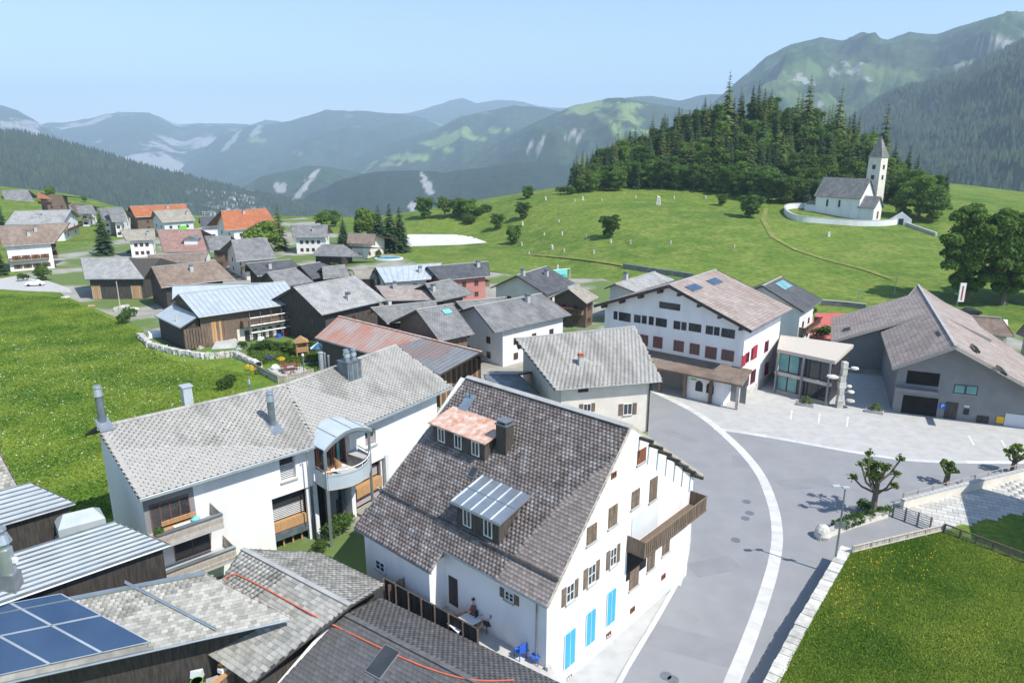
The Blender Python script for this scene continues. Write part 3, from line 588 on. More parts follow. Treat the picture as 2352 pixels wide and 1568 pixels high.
def mountain(name, prof, D, front, base, m, rough=.12, seed=1, nx=220, nf=46, back=None, spots=(), past=(), power=1.0):
    """a ridge whose crest stands D metres off, falling to `base` over `front` metres towards us and again behind"""
    px = np.array([p[0] for p in prof], float); py = np.array([p[1] for p in prof], float); X = np.linspace(px[0], px[-1], nx); Y = np.interp(X, px, py)
    Y = Y + (fbm(X / 40., X * 0, seed + 50, 4) - .5) * 7
    back = back or front; rows = np.concatenate([np.linspace(-1, 0, nf), np.linspace(0, 1, 12)[1:]]); V = np.zeros((len(rows), nx, 3))
    R = np.array([ray(a, b) for a, b in zip(X, Y)]); k = D / np.hypot(R[:, 0], R[:, 1]); C = R * k[:, None]; C[:, 2] += CAM_H; dirs = C[:, :2] / D
    for i, r in enumerate(rows):
        d = D + (front if r < 0 else back) * r; t = abs(r); xy = dirs * d; rel = C[:, 2] - base
        f = (1 - t) ** power if r < 0 else 1 - t
        nn = (fbm(xy[:, 0] / (front * .22), xy[:, 1] / (front * .5), seed, 6, True) - .5) * rel * rough * 2.6 * (math.sin(math.pi * min(t * 1.05, 1)) ** .7)
        V[i, :, 0] = xy[:, 0]; V[i, :, 1] = xy[:, 1]; V[i, :, 2] = base + rel * f + nn
    nr = len(rows); F_ = (np.arange(nx - 1)[None, :] + np.arange(nr - 1)[:, None] * nx); Fq = np.stack([F_, F_ + 1, F_ + 1 + nx, F_ + nx], -1).reshape(-1, 4)
    me = bpy.data.meshes.new(name); Vf = V.reshape(-1, 3); me.from_pydata(Vf.tolist(), [], Fq.tolist()); me.polygons.foreach_set('use_smooth', [True] * len(Fq)); me.materials.append(m)
    q = Vf - np.array([0, 0, CAM_H]); c = q[:, 1] * math.cos(PITCH) - q[:, 2] * math.sin(PITCH); u = q[:, 1] * math.sin(PITCH) + q[:, 2] * math.cos(PITCH); sx = 1176 + FPX * q[:, 0] / c; sy = 784 - FPX * u / c
    for nm, L in (('rockface', spots), ('pasture', past)):
        at = me.attributes.new(nm, 'FLOAT', 'POINT'); w = np.zeros(len(Vf)); ns = fbm(Vf[:, 0] / (D * .006), Vf[:, 2] / (D * .006), seed + 9, 4)
        for (a, b, rx, ry, sh) in L:
            e = ((sx - a - sh * (sy - b)) / rx) ** 2 + ((sy - b) / ry) ** 2; w = np.maximum(w, np.clip((1.0 - e - (ns - .5) * 4.5) * 2, 0, 1))
        at.data.foreach_set('value', w.astype(np.float32))
    o = place(name, me); o['kind'] = 'structure'; return o, V
mm1 = mountmat('limestone_massif', GR, (.12, .16, .07), (.30, .30, .30), .0006, .62, .54, .0011, .004)
mm2 = mountmat('wooded_mountain', GR, MD, (.25, .25, .24), .0011, .62, .68, .0018, .006)
mm3 = mountmat('wooded_slope_with_clearings', GF, (.17, .24, .07), RK, .0016, .60, .70, .003, .012)
mm6 = mountmat('green_alp', (.045, .075, .03), (.10, .15, .05), (.26, .27, .25), .0015, .50, .64, .0035, .012)
mm7 = mountmat('dark_wooded_slope', (.028, .052, .024), (.08, .12, .04), (.32, .32, .31), .004, .66, .72, .006, .03)
mm8 = mountmat('forest_ridge', (.020, .036, .018), (.07, .11, .035), (.3, .3, .29), .004, .72, .80, .006, .03)
mountain('far_left_peak', [(-500, 180), (-250, 205), (-100, 225), (0, 242), (40, 255), (80, 276), (120, 305), (170, 335), (260, 380)], 9000, 3500, -400, mm1, .16, 3, nx=160, spots=[(60, 285, 70, 12, 2)])
mountain('limestone_mountain', [(40, 330), (90, 287), (160, 280), (205, 274), (240, 262), (270, 258), (340, 262), (380, 276), (410, 286), (480, 285), (540, 284), (600, 290), (700, 300)], 12000, 4500, -400, mm1, .2, 5)
mountain('distant_ridge', [(520, 300), (580, 285), (610, 275), (660, 284), (760, 290), (860, 270), (940, 258), (1000, 243), (1035, 230), (1062, 224), (1095, 236), (1145, 227), (1200, 232), (1240, 244), (1330, 250), (1500, 250)], 13000, 4500, -400, mm2, .15, 8)
mountain('long_blue_mountain', [(360, 420), (430, 365), (500, 318), (560, 292), (640, 283), (700, 268), (750, 253), (830, 256), (900, 262), (950, 266), (1050, 292), (1150, 330)], 9500, 4000, -400, mm2, .16, 12, spots=[(530, 325, 8, 22, -.8), (590, 300, 10, 16, -.8)], past=[(590, 322, 20, 5, 0), (690, 352, 14, 5, 0)])
mountain('mid_valley_mountain', [(640, 470), (760, 420), (840, 350), (930, 318), (1000, 300), (1060, 268), (1120, 254), (1180, 242), (1240, 246), (1300, 258), (1400, 280), (1500, 300)], 7000, 3000, -400, mm3, .18, 21, past=[(950, 362, 60, 9, 0), (1030, 345, 22, 6, 0), (900, 378, 20, 5, 0), (1140, 300, 30, 6, .5)])
mountain('far_wooded_crest', [(1350, 260), (1440, 225), (1500, 221), (1560, 230), (1610, 218), (1700, 214), (1800, 220), (1900, 240)], 8000, 2500, -400, mm2, .12, 25, nx=120)
mountain('valley_hill', [(930, 480), (1020, 392), (1080, 362), (1160, 318), (1240, 276), (1320, 242), (1400, 226), (1450, 232), (1520, 240), (1620, 260), (1800, 330)], 5200, 2400, -400, mm3, .2, 31, spots=[(1320, 315, 16, 22, -.6), (1240, 335, 6, 22, -.4), (1215, 340, 6, 16, -.4)], past=[(1405, 285, 16, 30, 1.2), (1420, 243, 60, 7, 0), (1230, 400, 60, 16, -.8)])
mountain('wooded_foothill_left', [(560, 430), (600, 405), (660, 392), (710, 380), (760, 385), (840, 400), (900, 430), (980, 470)], 4600, 1400, -400, mm3, .14, 41, nx=120, spots=[(700, 430, 12, 34, -.7), (645, 432, 14, 14, .6)])
mountain('wooded_foothill_right', [(660, 480), (720, 440), (790, 412), (860, 394), (940, 390), (1020, 396), (1100, 386), (1200, 372), (1320, 380), (1450, 400)], 3600, 1400, -400, mm8, .14, 45, nx=150, spots=[(985, 428, 11, 26, .5), (948, 472, 10, 18, 0)])
mountain('green_mountain', [(1560, 330), (1640, 235), (1700, 180), (1760, 132), (1820, 102), (1885, 84), (1930, 92), (1985, 88), (2040, 92), (2090, 72), (2150, 80), (2200, 62), (2260, 45), (2320, 31), (2420, 42), (2560, 30), (2900, 80)], 5200, 2600, -400, mm6, .24, 52, nx=320, nf=70, spots=[(2300, 100, 50, 14, -1.4), (2240, 150, 40, 8, -1.5)])
_, V7 = mountain('dark_wooded_slope', [(1900, 300), (2000, 245), (2060, 212), (2120, 196), (2200, 168), (2280, 130), (2352, 98), (2500, 40), (2800, 0)], 3200, 2000, -400, mm7, .2, 61, nx=200, nf=60, spots=[(2140, 245, 14, 26, -.7), (2175, 290, 8, 20, 0)])
_, V8 = mountain('forest_ridge', [(-500, 270), (-200, 285), (0, 303), (90, 317), (150, 335), (220, 352), (330, 385), (420, 406), (480, 420), (560, 440), (640, 456), (720, 474), (800, 490), (900, 520), (1100, 590)], 3000, 1900, -400, mm8, .10, 71, nx=260, nf=60, past=[(520, 470, 90, 26, .3), (165, 362, 12, 3, 0)])
# conifers standing on the two nearest slopes
def conecrowd(name, V, n, hgt, xr, m, tmax=.8, seed=2):
    r = np.random.default_rng(seed); nr, nx, _ = V.shape; nf = nr - 12; out = []
    for _ in range(n):
        i = (nf - .2) - abs(r.normal(0, 1)) * nf * .35 if r.random() < .5 else r.uniform(nf * .2, nf - .2)
        i = min(max(i, 1), nf - .3); j = r.uniform(0, nx - 2); a, b = int(i), int(j); fi, fj = i - a, j - b
        p = V[a, b] * (1 - fi) * (1 - fj) + V[a + 1, b] * fi * (1 - fj) + V[a, b + 1] * (1 - fi) * fj + V[a + 1, b + 1] * fi * fj
        h = hgt * r.uniform(.6, 1.25); w = h * r.uniform(.16, .28); out.append(np.array([[w, 0, 0, p[0]], [0, w, 0, p[1]], [0, 0, h, p[2] - .1 * h], [0, 0, 0, 1]]).ravel())
    tv = [(math.cos(k * math.pi * .4), math.sin(k * math.pi * .4), 0) for k in range(5)] + [(0, 0, 1)]; tf = [(k, (k + 1) % 5, 5) for k in range(5)]
    o = inst_mesh(name, tv, tf, out, m); return o
M['farfir'] = mat('far_conifers', (.014, .028, .013), (.038, .062, .026), .03, .95, island=.35)
conecrowd('hillside_conifers', V8, 30000, 24, None, 'farfir', seed=2)
conecrowd('right_slope_conifers', V7, 16000, 22, None, 'farfir', seed=3)
# a village far off on the ridge
b = MB(); r2 = random.Random(4)
for k in range(70):
    px = r2.gauss(510, 40); py = 470 + (px - 510) * .12 + r2.gauss(0, 13); fr = (py - 425) / 100
    d = ray(px, py); i = np.argmin([abs((1176 + FPX * q[0] / (q[1] * math.cos(PITCH) - (q[2] - CAM_H) * math.sin(PITCH))) - px) + abs((784 - FPX * (q[1] * math.sin(PITCH) + (q[2] - CAM_H) * math.cos(PITCH)) / (q[1] * math.cos(PITCH) - (q[2] - CAM_H) * math.sin(PITCH))) - py) for q in V8[:60].reshape(-1, 3)[::3]])
    q = V8[:60].reshape(-1, 3)[::3][i]; x, y, z = q[0] + r2.uniform(-12, 12), q[1] + r2.uniform(-12, 12), q[2]
    w, l, h = r2.uniform(5, 8), r2.uniform(7, 12), r2.uniform(6, 11); b.box(x - l, x + l, y - w, y + w, z - 12, z + h)
    b.add([(x - l - 1, y - w - 1, z + h), (x + l + 1, y - w - 1, z + h), (x + l + 1, y + w + 1, z + h), (x - l - 1, y + w + 1, z + h), (x - l - 1, y, z + h + 4), (x + l + 1, y, z + h + 4)], [(0, 1, 5, 4), (2, 3, 4, 5), (0, 4, 3), (1, 2, 5)], 1)
b.build('far_village', ['plaster', 'rg'], kind='stuff')
# ---------------------------------------------------------------- air
hz = MB().box(-16000, 16000, -700, 19000, -430, 1500).build('haze', 'plaster', kind='stuff')
hm = bpy.data.materials.new('haze_air'); hm.use_nodes = True; hn = hm.node_tree.nodes; hn.remove(hn['Principled BSDF']); pv = hn.new('ShaderNodeVolumePrincipled')
pv.inputs['Color'].default_value = (.61, .78, 1, 1); pv.inputs['Density'].default_value = 1.1e-4; pv.inputs['Anisotropy'].default_value = 0
hm.node_tree.links.new(pv.outputs[0], hn['Material Output'].inputs['Volume']); hz.data.materials.clear(); hz.data.materials.append(hm)
# ================================================================ the buildings near the camera
def wpart(b, mb, name, m, parent=None, kind=None, smooth=False):       # a part given in map coordinates
    return mb.build(name, m, parent or b.root, kind, smooth, b.root.matrix_basis.inverted())
# ---- long white house, two wings meeting at a bend
LH = Bld('long_house', 'long white house with pale slate roof bending in the middle and a blue bow balcony', (320, 1143), (728, 1020), (222, 979), (655, 881), 9.6, roof='slate', wall='plaster', zr=13.0, rect=False, oe=.9, og=.9, ridge=False, gutter='metal', wo=(0, -.9))
LW = Bld('wing', '', (728, 1020), (1038, 886), (655, 881), (908, 791), 9.6, roof='slate', wall='plaster', zr=13.0, rect=False, oe=.9, og=1.0, join=LH, ridge=False, gutter='metal', wo=(-1.0, .6))
def ridge_tiles(b, m='slate', w=.5, n=None):
    a, c = b.G; L = (c - a).length; n = n or int(L / .45); g = MB(); up = Vector((0, 0, .07)); d = (c - a).normalized()
    for i in range(n):
        p = a.lerp(c, i / n); q = a.lerp(c, (i + .97) / n)
        for sg in (-1, 1):
            o = Vector((0, sg * .17, .0)); k = Vector((0, 0, .012 * (i % 2)))
            g.hexa([p + up + k - Vector((0, 0, .03)), q + up - Vector((0, 0, .03)), q + up + o * 2 - Vector((0, 0, .15)), p + up + o * 2 - Vector((0, 0, .15)), p + up + k, q + up, q + up + o * 2 - Vector((0, 0, .12)), p + up + o * 2 - Vector((0, 0, .12))])
    b.part(g, 'ridge_cap', m, None, 'stuff')
for b in (LH, LW): b.roof.data.materials[0] = M['gapd']
LH.tiles('slate', .53, .26, .032, 300, clip=.5, jit=.014, gapf=.945, edge=(.3, -.3)); LW.tiles('slate', .53, .26, .036, 300, clip=.6, jit=.014, gapf=.94, edge=(-.2, .3))
for b in (LH, LW):
    ridge_tiles(b); g = MB(); n_ = 0
    for k in range(int(b.L / 2.1) + 1):
        x = .5 + k * 2.1
        if x < b.L - .2: MB_ = MB().box(x - .08, x + .08, .02, b.wy0, b.h - .34, b.h - .16); b.part(MB_, 'rafter_end', 'woodd')
    g = MB(); g.beam(b.E[0] + Vector((-.05, -.12, -.16)), b.E[1] + Vector((.05, -.12, -.16)), .2, .2); b.part(g, 'box_gutter', 'zincl'); g = MB(); g.beam(b.E[0] + Vector((0, .1, -.33)), b.E[1] + Vector((0, .1, -.33)), .06, .14); b.part(g, 'fascia', 'zincl')
def rect(b, p0, p1, face='front'):
    a = b.hit(face, p0); c = b.hit(face, p1); return min(a[0], c[0]), max(a[0], c[0]), min(a[1], c[1]), max(a[1], c[1])
def lbox(b, face, s0, s1, t0, t1, d0, d1, name, m, parent=None, kind=None):
    g = MB(); b.fbox(g, face, s0, s1, t0, t1, d0, d1); return b.part(g, name, m, parent, kind)
def slats(b, s0, s1, t0, t1, d, m, parent, pitch=.17, fill=.55):
    g = MB(); n = int((t1 - t0) / pitch)
    for k in range(n): z = t1 - (k + 1) * pitch; b.fbox(g, 'front', s0, s1, z, z + pitch * fill, d, d + .04)
    return b.part(g, 'blind', m, parent, 'stuff')
hA_ = rect(LH, (640, 1047), (681, 1096)); a0 = LH.hit('front', (624, 1147)); a1 = LH.hit('front', (704, 1119)); zt = (a0[1] + a1[1]) / 2; x0, x1 = a0[0], a1[0] + .75; zb = LH.hit('front', (632, 1210))[1], LH.hit('front', (633, 1231))[1]
LH.punch([(hA_[0], hA_[1], hA_[2], hA_[3], .5), (x0, x1, -1, zt, 1.0)])
def framed(b, r, d, mslat, top=.0, sill=True, post='conc'):
    f = MB()
    for q in ((r[0], r[0] + .1, r[2], r[3]), (r[1] - .1, r[1], r[2], r[3])): b.fbox(f, 'front', *q, -d, -d + .16)
    w_ = b.part(f, 'window_frame', post); slats(b, r[0] + .1, r[1] - .1, r[2] + .05, r[3] - top, -d + .06, mslat, w_)
    if sill: lbox(b, 'front', r[0] - .08, r[1] + .12, r[2] - .12, r[2] - .002, -.05, .14, 'sill', 'conc', w_)
    return w_
wq = framed(LH, hA_, .42, 'slat'); lbox(LH, 'front', hA_[0] + .1, hA_[1] - .1, hA_[3] - (hA_[3] - hA_[2]) * .42, hA_[3], -.34, -.26, 'blind_shadow_box', 'dark', wq)  # dark box stands in for the shadow on the upper slats
wf = framed(LH, (x0, x1 - .75, zb[0], zt), .9, 'slat', 0, False, 'woodr'); lbox(LH, 'front', x0 + .02, x1 - .75, zt - 1.35, zt, -.82, -.7, 'blind_shadow_box', 'dark', wf)  # dark housing colour also carries the shade under the lintel
lbox(LH, 'front', x1 - .72, x1 - .45, -.5, zt - .02, -.5, -.2, 'window_post', 'white', wf); lbox(LH, 'front', x1 - .42, x1 - .2, -.5, zt - .02, -.45, -.1, 'steel_post', 'zincd', wf); lbox(LH, 'front', x1 - .15, x1, -.5, zt - 1.0, -.2, .02, 'white_post', 'white', wf)
lbox(LH, 'front', x0, x1 - .75, zb[1], zb[0], -.9, -.45, 'wood_panel', 'woodl', wf); lbox(LH, 'front', x0, x1 - .75, zb[1] - .75, zb[1] - .1, -.9, -.3, 'awning', 'zincd', wf)
for k in range(4): lbox(LH, 'front', x0 + .1 + k * (x1 - x0) / 4.6, x0 + .25 + k * (x1 - x0) / 4.6, -.3, zb[1] - .8, -.9, -.75, 'door_post', 'woodl', wf)
lbox(LH, 'front', x0, x1 - .8, .9, 1.1, -.9, -.7, 'door_rail', 'woodl', wf)
# wing: small upper window, tall window with timber band, deep loggia, glazed balcony opening
hE = rect(LW, (838, 992), (864, 1018)); hD = rect(LW, (820, 1160), (883, 1045)); aD = LW.hit('front', (883, 1050)); zD = aD[1]; hD = (LW.hit('front', (815, 1110))[0], aD[0], -1, zD)
cR = hD[0] - .5; LWB = 5.4; zq = LW.hit('front', (877, 1096))[1], LW.hit('front', (878, 1118))[1]
LW.punch([(hE[0], hE[1], hE[2], hE[3], .5), (*hD, 1.0), (.35, cR, -1, LWB, 2.6), (.35, 4.6, 5.75, 9.15, .8)])
wq = framed(LW, hE, .42, 'slatp'); lbox(LW, 'front', hE[0] + .1, hE[1] - .1, hE[3] - (hE[3] - hE[2]) * .5, hE[3], -.34, -.26, 'blind_shadow_box', 'dark', wq)  # upper slats darkened by a box in place of their shadow
wf = framed(LW, (hD[0] + .3, hD[1] - .3, zq[0], zD), .85, 'slatp', .1, False, 'dark'); lbox(LW, 'front', hD[0] + .32, hD[1] - .3, zD - .7, zD, -.78, -.66, 'blind_shadow_box', 'dark', wf)  # dark housing, doubling as the shade at the window head
lbox(LW, 'front', hD[1] - .3, hD[1] - .12, -.5, zD - .02, -.5, -.3, 'white_post', 'white', wf); lbox(LW, 'front', hD[1] + .01, hD[1] + .45, -.5, zD + .25, .004, .12, 'pilaster', 'plasterb', wf)
lbox(LW, 'front', hD[0] + .2, hD[1] - .28, zq[1], zq[0], -.85, -.2, 'wood_panel', 'woodl', wf); slats(LW, hD[0] + .3, hD[1] - .3, .2, zq[1], -.8, 'slatp', wf); lbox(LW, 'front', hD[0] - .02, hD[0] + .22, -.5, zD - .02, -.85, -.2, 'corner_post', 'woodd', wf)
iw = lbox(LW, 'front', 2.1, cR - .9, -.5, LWB - .02, -2.5, -.9, 'inner_wall', 'plaster3'); lbox(LW, 'front', .36, 2.05, -.9, LWB - .01, -1.3, -1.2, 'loggia_shade_panel', 'black', iw); lbox(LW, 'front', 3.0, 3.6, 3.7, 4.3, -.9, -.86, 'vent', 'black', iw); lbox(LW, 'front', 3.2, 4.1, -.5, 2.2, -.9, -.86, 'door', 'dark', iw); lbox(LW, 'front', cR - .7, cR - .45, -.5, LWB - .02, -.9, -.6, 'steel_post', 'zincd', iw)  # black panel and grey inner wall put the loggia's shade into colour
gd = lbox(LW, 'front', .36, 4.59, 5.76, 9.14, -.75, -.7, 'balcony_glazing', 'glass')
for s_, w_ in ((.4, .12), (1.0, .2), (1.25, .1), (2.1, .14), (2.75, .12), (3.0, .22), (3.5, .3), (4.4, .15)): lbox(LW, 'front', s_, s_ + w_, 5.78, 9.12, -.7, -.58, 'door_post', 'woodr' if w_ != .3 else 'glassb', gd)
lbox(LW, 'front', .36, 4.59, 5.78, 5.95, -.69, -.6, 'door_sill', 'woodr', gd)
# the bow balcony
DZ = 1.6; ba = P(745, 1031, 9.6); bb = P(846, 986, 9.6); bu = (bb - ba)[:2]; BL = float(np.hypot(*bu)); bu = Vector((bu[0] / BL, bu[1] / BL, 0)); bn = Vector((bu.y, -bu.x, 0)); bo = Vector((ba[0], ba[1], 0))
def bq(s_, d_, z_): return bo + bu * (s_ - (.2 * d_ if d_ < 0 else 0)) + bn * d_ + Vector((0, 0, z_ + DZ))
def bow(t, k=1.25): return (t * BL, k * (1 - (2 * t - 1) ** 2))
for s_ in (0, BL):
    g = MB()
    for dd in (-.09, .09): p = bq(s_ + dd, 0, 0); g.box(p.x - .06, p.x + .06, p.y - .06, p.y + .06, -.3, 9.6)
    wpart(LH, g, 'balcony_post', 'metal')
NB = 24; g = MB(); fl = MB()
for i in range(NB):
    t0, t1 = i / NB, (i + .985 if i != 14 else i + .9) / NB; (sa, da), (sb, db) = bow(t0), bow(t1)
    g.hexa([bq(sa, da, 4.1), bq(sb, db, 4.1), bq(sb, db - .05, 4.1), bq(sa, da - .05, 4.1), bq(sa, da, 5.22), bq(sb, db, 5.22), bq(sb, db - .05, 5.22), bq(sa, da - .05, 5.22)])
wpart(LH, g, 'balcony_panel', 'panelb')
g = MB()
for i in range(NB * 3):
    t0, t1 = i / NB / 3, (i + .55) / NB / 3; (sa, da), (sb, db) = bow(t0), bow(t1)
    g.hexa([bq(sa, da, 5.22), bq(sb, db, 5.22), bq(sb, db - .05, 5.22), bq(sa, da - .05, 5.22), bq(sa, da, 5.36), bq(sb, db, 5.36), bq(sb, db - .05, 5.36), bq(sa, da - .05, 5.36)])
for i in range(NB):
    t0, t1 = i / NB, (i + 1) / NB; (sa, da), (sb, db) = bow(t0), bow(t1)
    g.hexa([bq(sa, da, 5.36), bq(sb, db, 5.36), bq(sb, db - .05, 5.36), bq(sa, da - .05, 5.36), bq(sa, da, 5.48), bq(sb, db, 5.48), bq(sb, db - .05, 5.48), bq(sa, da - .05, 5.48)])
wpart(LH, g, 'perforated_trim', 'panelb', None, 'stuff')
g = MB(); g.tube([bq(*bow(i / 20), 5.82) for i in range(21)], .045, 6)
for i in range(0, 21, 4): g.tube([bq(*bow(i / 20), 5.4), bq(*bow(i / 20), 5.82)], .03, 5)
wpart(LH, g, 'handrail', 'white')
g = MB(); pl = [bq(*bow(i / 20), 0) for i in range(21)] + [bq(BL, -2.2, 0), bq(0, -2.2, 0)]; g.prism([(p.x, p.y) for p in pl], 5.6, 5.76); wpart(LH, g, 'balcony_floor', 'paving')
for s_ in (0, BL):   # side parapets back to the wall
    g = MB(); a, c = bq(s_, 0, 0), bq(s_, -2, 0); g.beam(a + Vector((0, 0, 4.8)), c + Vector((0, 0, 4.8)), .05, 1.35); g.tube([a + Vector((0, 0, 5.75)), c + Vector((0, 0, 5.75))], .04, 5); wpart(LH, g, 'side_panel', 'panelb')
g = MB(); NA = 16; AH = .92
def arch(i, dz=0): t = i / NA; s_ = -.25 + (BL + .5) * t; return s_, 7.95 + dz + AH * (1 - abs(2 * t - 1) ** 2.0)
for i in range(NA):
    (sa, za), (sb, zb) = arch(i), arch(i + 1)
    for (d0, d1) in ((.22, -1.2), (-1.2, -4.2)):
        g.hexa([bq(sa, d0, za), bq(sb, d0, zb), bq(sb, d1, zb), bq(sa, d1, za), bq(sa, d0, za + .09), bq(sb, d0, zb + .09), bq(sb, d1, zb + .09), bq(sa, d1, za + .09)])
wpart(LH, g, 'balcony_roof', 'panelb')
g = MB()
for i_ in (4, 9, 13):
    sa, za = arch(i_); g.hexa([bq(sa - .04, .22, za + .09), bq(sa + .04, .22, za + .09), bq(sa + .04, -4.0, za + .09), bq(sa - .04, -4.0, za + .09), bq(sa - .04, .22, za + .15), bq(sa + .04, .22, za + .15), bq(sa + .04, -4.0, za + .15), bq(sa - .04, -4.0, za + .15)])
wpart(LH, g, 'roof_seam', 'zincl')
g = MB()
for dz, dd, hh in ((-.1, .27, .3), (-.42, .12, .13)):
    for i in range(NA):
        (sa, za), (sb, zb) = arch(i, dz), arch(i + 1, dz)
        g.hexa([bq(sa, dd, za - hh / 2), bq(sb, dd, zb - hh / 2), bq(sb, dd - .1, zb - hh / 2), bq(sa, dd - .1, za - hh / 2), bq(sa, dd, za + hh / 2), bq(sb, dd, zb + hh / 2), bq(sb, dd - .1, zb + hh / 2), bq(sa, dd - .1, za + hh / 2)])
wpart(LH, g, 'arch_trim', 'metal')
g = MB(); g.tube([bq(-1.0, -1.2, 7.75), bq(-1.1, -1.5, 7.4), bq(-.9, -1.8, 7.0), bq(-.9, -1.85, 1)], .06, 7); wpart(LH, g, 'downpipe', 'metal')
# chimneys and flues
ch, c = LH.chimney((808, 870), 1.5, 1.5, 1.2, 'metalb', 'metal', pots=1) if False else LW.chimney((804, 862), 1.65, 1.65, 1.6, 'zincd', 'zincd', pots=1)
g = MB()
for k in range(4): x = c.x - .95 + k * .63; g.box(x - .025, x + .025, c.y - .83, c.y - .8, c.z - .4, c.z + 1.55)
LW.part(g, 'seam', 'zincl', ch)
for dx, dy, hh in ((-.4, -.2, 1.3), (.4, -.25, 1.1), (0, .4, 1.5)):
    g = MB(); g.lathe([(.24, 0), (.24, .5), (.34, .52), (.27, .9), (.17, .92), (.17, 1.0), (.3, 1.02), (.3, 1.1), (.05, 1.2)], c.x + dx, c.y + dy, c.z + 1.6, 12); LW.part(g, 'chimney_pot', 'metal', ch, smooth=False)
def flue(b, px, h, r, face='roof', cap=True, name='flue', m='zincd'):
    s_, t_ = b.hit(face, px); o, A, B, n = b.faces[face]; c = o + A * s_ + B * t_; pr = [(r, -.6), (r, h)]; p2 = []
    if cap: p2 = [(r * .8, h + .02), (r * .8, h + .15), (r * 1.3, h + .17), (r * 1.0, h + .75), (r * .8, h + .76), (r * .8, h + .85), (r * 1.1, h + .87), (r * 1.0, h + 1.0), (.02, h + 1.02)]
    g = MB().lathe(pr, c.x, c.y, c.z, 14); f = b.part(g, name, m)
    if p2: b.part(MB().lathe(p2, c.x, c.y, c.z, 14), 'cowl', 'metal', f)
    g = MB(); b.fbox(g, face, s_ - .5, s_ + .5, t_ - 1.3, t_ + .4, .07, .09); b.part(g, 'flashing', 'metal', f)
flue(LH, (626, 975), 2.1, .31)
flue(LH, (236, 968), 2.1, .3, cap=True)
def rpost(b, px, h, w, name, m):
    s_, t_ = b.hit('roof', px); c = Vector((s_, b.w, b.zr)); g = MB().box(c.x - w / 2, c.x + w / 2, c.y - w / 2 + .6, c.y + w / 2 + .6, c.z - 1, c.z + h).box(c.x - w / 2 - .1, c.x + w / 2 + .1, c.y - w / 2 + .5, c.y + w / 2 + .7, c.z + h, c.z + h + .12); b.part(g, name, m)
rpost(LH, (440, 935), 1.6, .75, 'chimney', 'metalb')
# two balconies at the left end of the long house
def hz(px, off): return LH.hit('front', px, off)
t1 = hz((359, 1233), 2.6); t2 = hz((511, 1177), 2.6); rail = (t1[1] + t2[1]) / 2; bs0, bs1 = t1[0], t2[0]
#print('balc', t1, t2, hz((516,1210),2.6), hz((545,1275),2.6), hz((490,1150),0), hz((480,1160),0))
LH.wmb('front', bs0 + .4, bs1 - 1.6, rail - .9, rail + 1.35, frame='woodr', glass='glass', mull=3, sill=False)
lbox(LH, 'front', bs0, bs1 - 1.2, rail - 1.2, LH.h - .1, .002, .02, 'painted_wall_shade', 'plaster3')  # thin grey sheet paints the shade onto the white wall
for z_, s1_ in ((rail - 1.05, bs1), (rail - 4.3, bs1 + .7)):
    lb = lbox(LH, 'front', bs0, s1_, z_ - .2, z_, .01, 2.6, 'balcony', 'conc')
    g = MB()
    for k in range(6): LH.fbox(g, 'front', bs0, s1_, z_ + .02 + k * .16, z_ + .15 + k * .16, 2.52, 2.6)
    LH.part(g, 'balcony_board', 'woodp', lb, 'stuff'); lbox(LH, 'front', bs0, s1_, z_ + 1.0, z_ + 1.07, 2.3, 2.7, 'handrail', 'metal', lb); lbox(LH, 'front', s1_ - .06, s1_, z_, z_ + 1, .01, 2.52, 'side_panel', 'woodp', lb)
LH.wmb('front', bs1 - 3.2, bs1 - .4, rail - 4.1, rail - 1.5, frame='woodr', mull=1, sill=False)
BALC = (bs0, bs1, rail)
# ---- gable house by the bend of the street
GH = Bld('gable_house', 'tall white gable house with brown tiled roof and three sky blue doors by the street', (846, 1166), (1258, 1391), (1058, 869), (1466, 969), 7.6, roof='brownt', wall='plaster', zr=16.4, wb=(10.0, 9.3), oe=.55, og=.5, ridge=False, gutter='metald', trim='woodp', rect=True, wdrop=.1, wo=(0, 0))
#print('GH', GH.L, GH.q0, GH.q1, GH.h, GH.zr, 'pitch', math.degrees(math.atan(GH.sl)), GH.W.translation)
def pl_y(b, px, y):
    c = b.Wi @ Vector((0, 0, CAM_H)); d = b.Wi.to_3x3() @ Vector(ray(*px)); t = (y - c.y) / d.y; p = c + d * t; return p.x, p.z
GH.faces['roof'] = (GH.E[0].copy(), Vector((1, 0, 0)), (GH.G[0].lerp(GH.G[1], .5) - GH.E[0].lerp(GH.E[1], .5)).normalized(), Vector((0, 0, 1)))
o_, a_, b_, n_ = GH.faces['roof']; b_ = Vector((0, b_.y, b_.z)).normalized(); GH.faces['roof'] = (o_, a_, b_, a_.cross(b_))
def rp(b, s_, t_, n_=0): o, a, c, n = b.faces['roof']; return o + a * s_ + c * t_ + n * n_
# lower roof extension over the entrance side
e = MB(); q = [rp(GH, -.1, -1.75, -.03), rp(GH, 8.75, -1.75, -.03), rp(GH, 8.75, 0, -.03), rp(GH, -.1, 0, -.03)]; e.hexa([p - Vector((0, 0, .16)) for p in q] + q); ex = GH.part(e, 'roof_extension', 'brownt')
GH.tiles('brownt', .34, .27, .03, 0, quad=(rp(GH, -.1, -1.75), rp(GH, 8.75, -1.75), rp(GH, 8.75, 0), rp(GH, -.1, 0)), clip=.2, name='extension_tile')
yw = rp(GH, 0, -1.75).y + .35; lo = rp(GH, 0, -1.75).z
GH.part(MB().box(.6, 8.2, yw, GH.wy0 + .01, -1.2, lo + .1), 'side_room', 'plaster')
g = MB(); g.tube([rp(GH, -.1, -1.85, -.1), rp(GH, 8.8, -1.85, -.1)], .08, 6); GH.part(g, 'gutter', 'metald')
GH.faces['annex'] = (Vector((0, yw, 0)), Vector((1, 0, 0)), Vector((0, 0, 1)), Vector((0, -1, 0)))
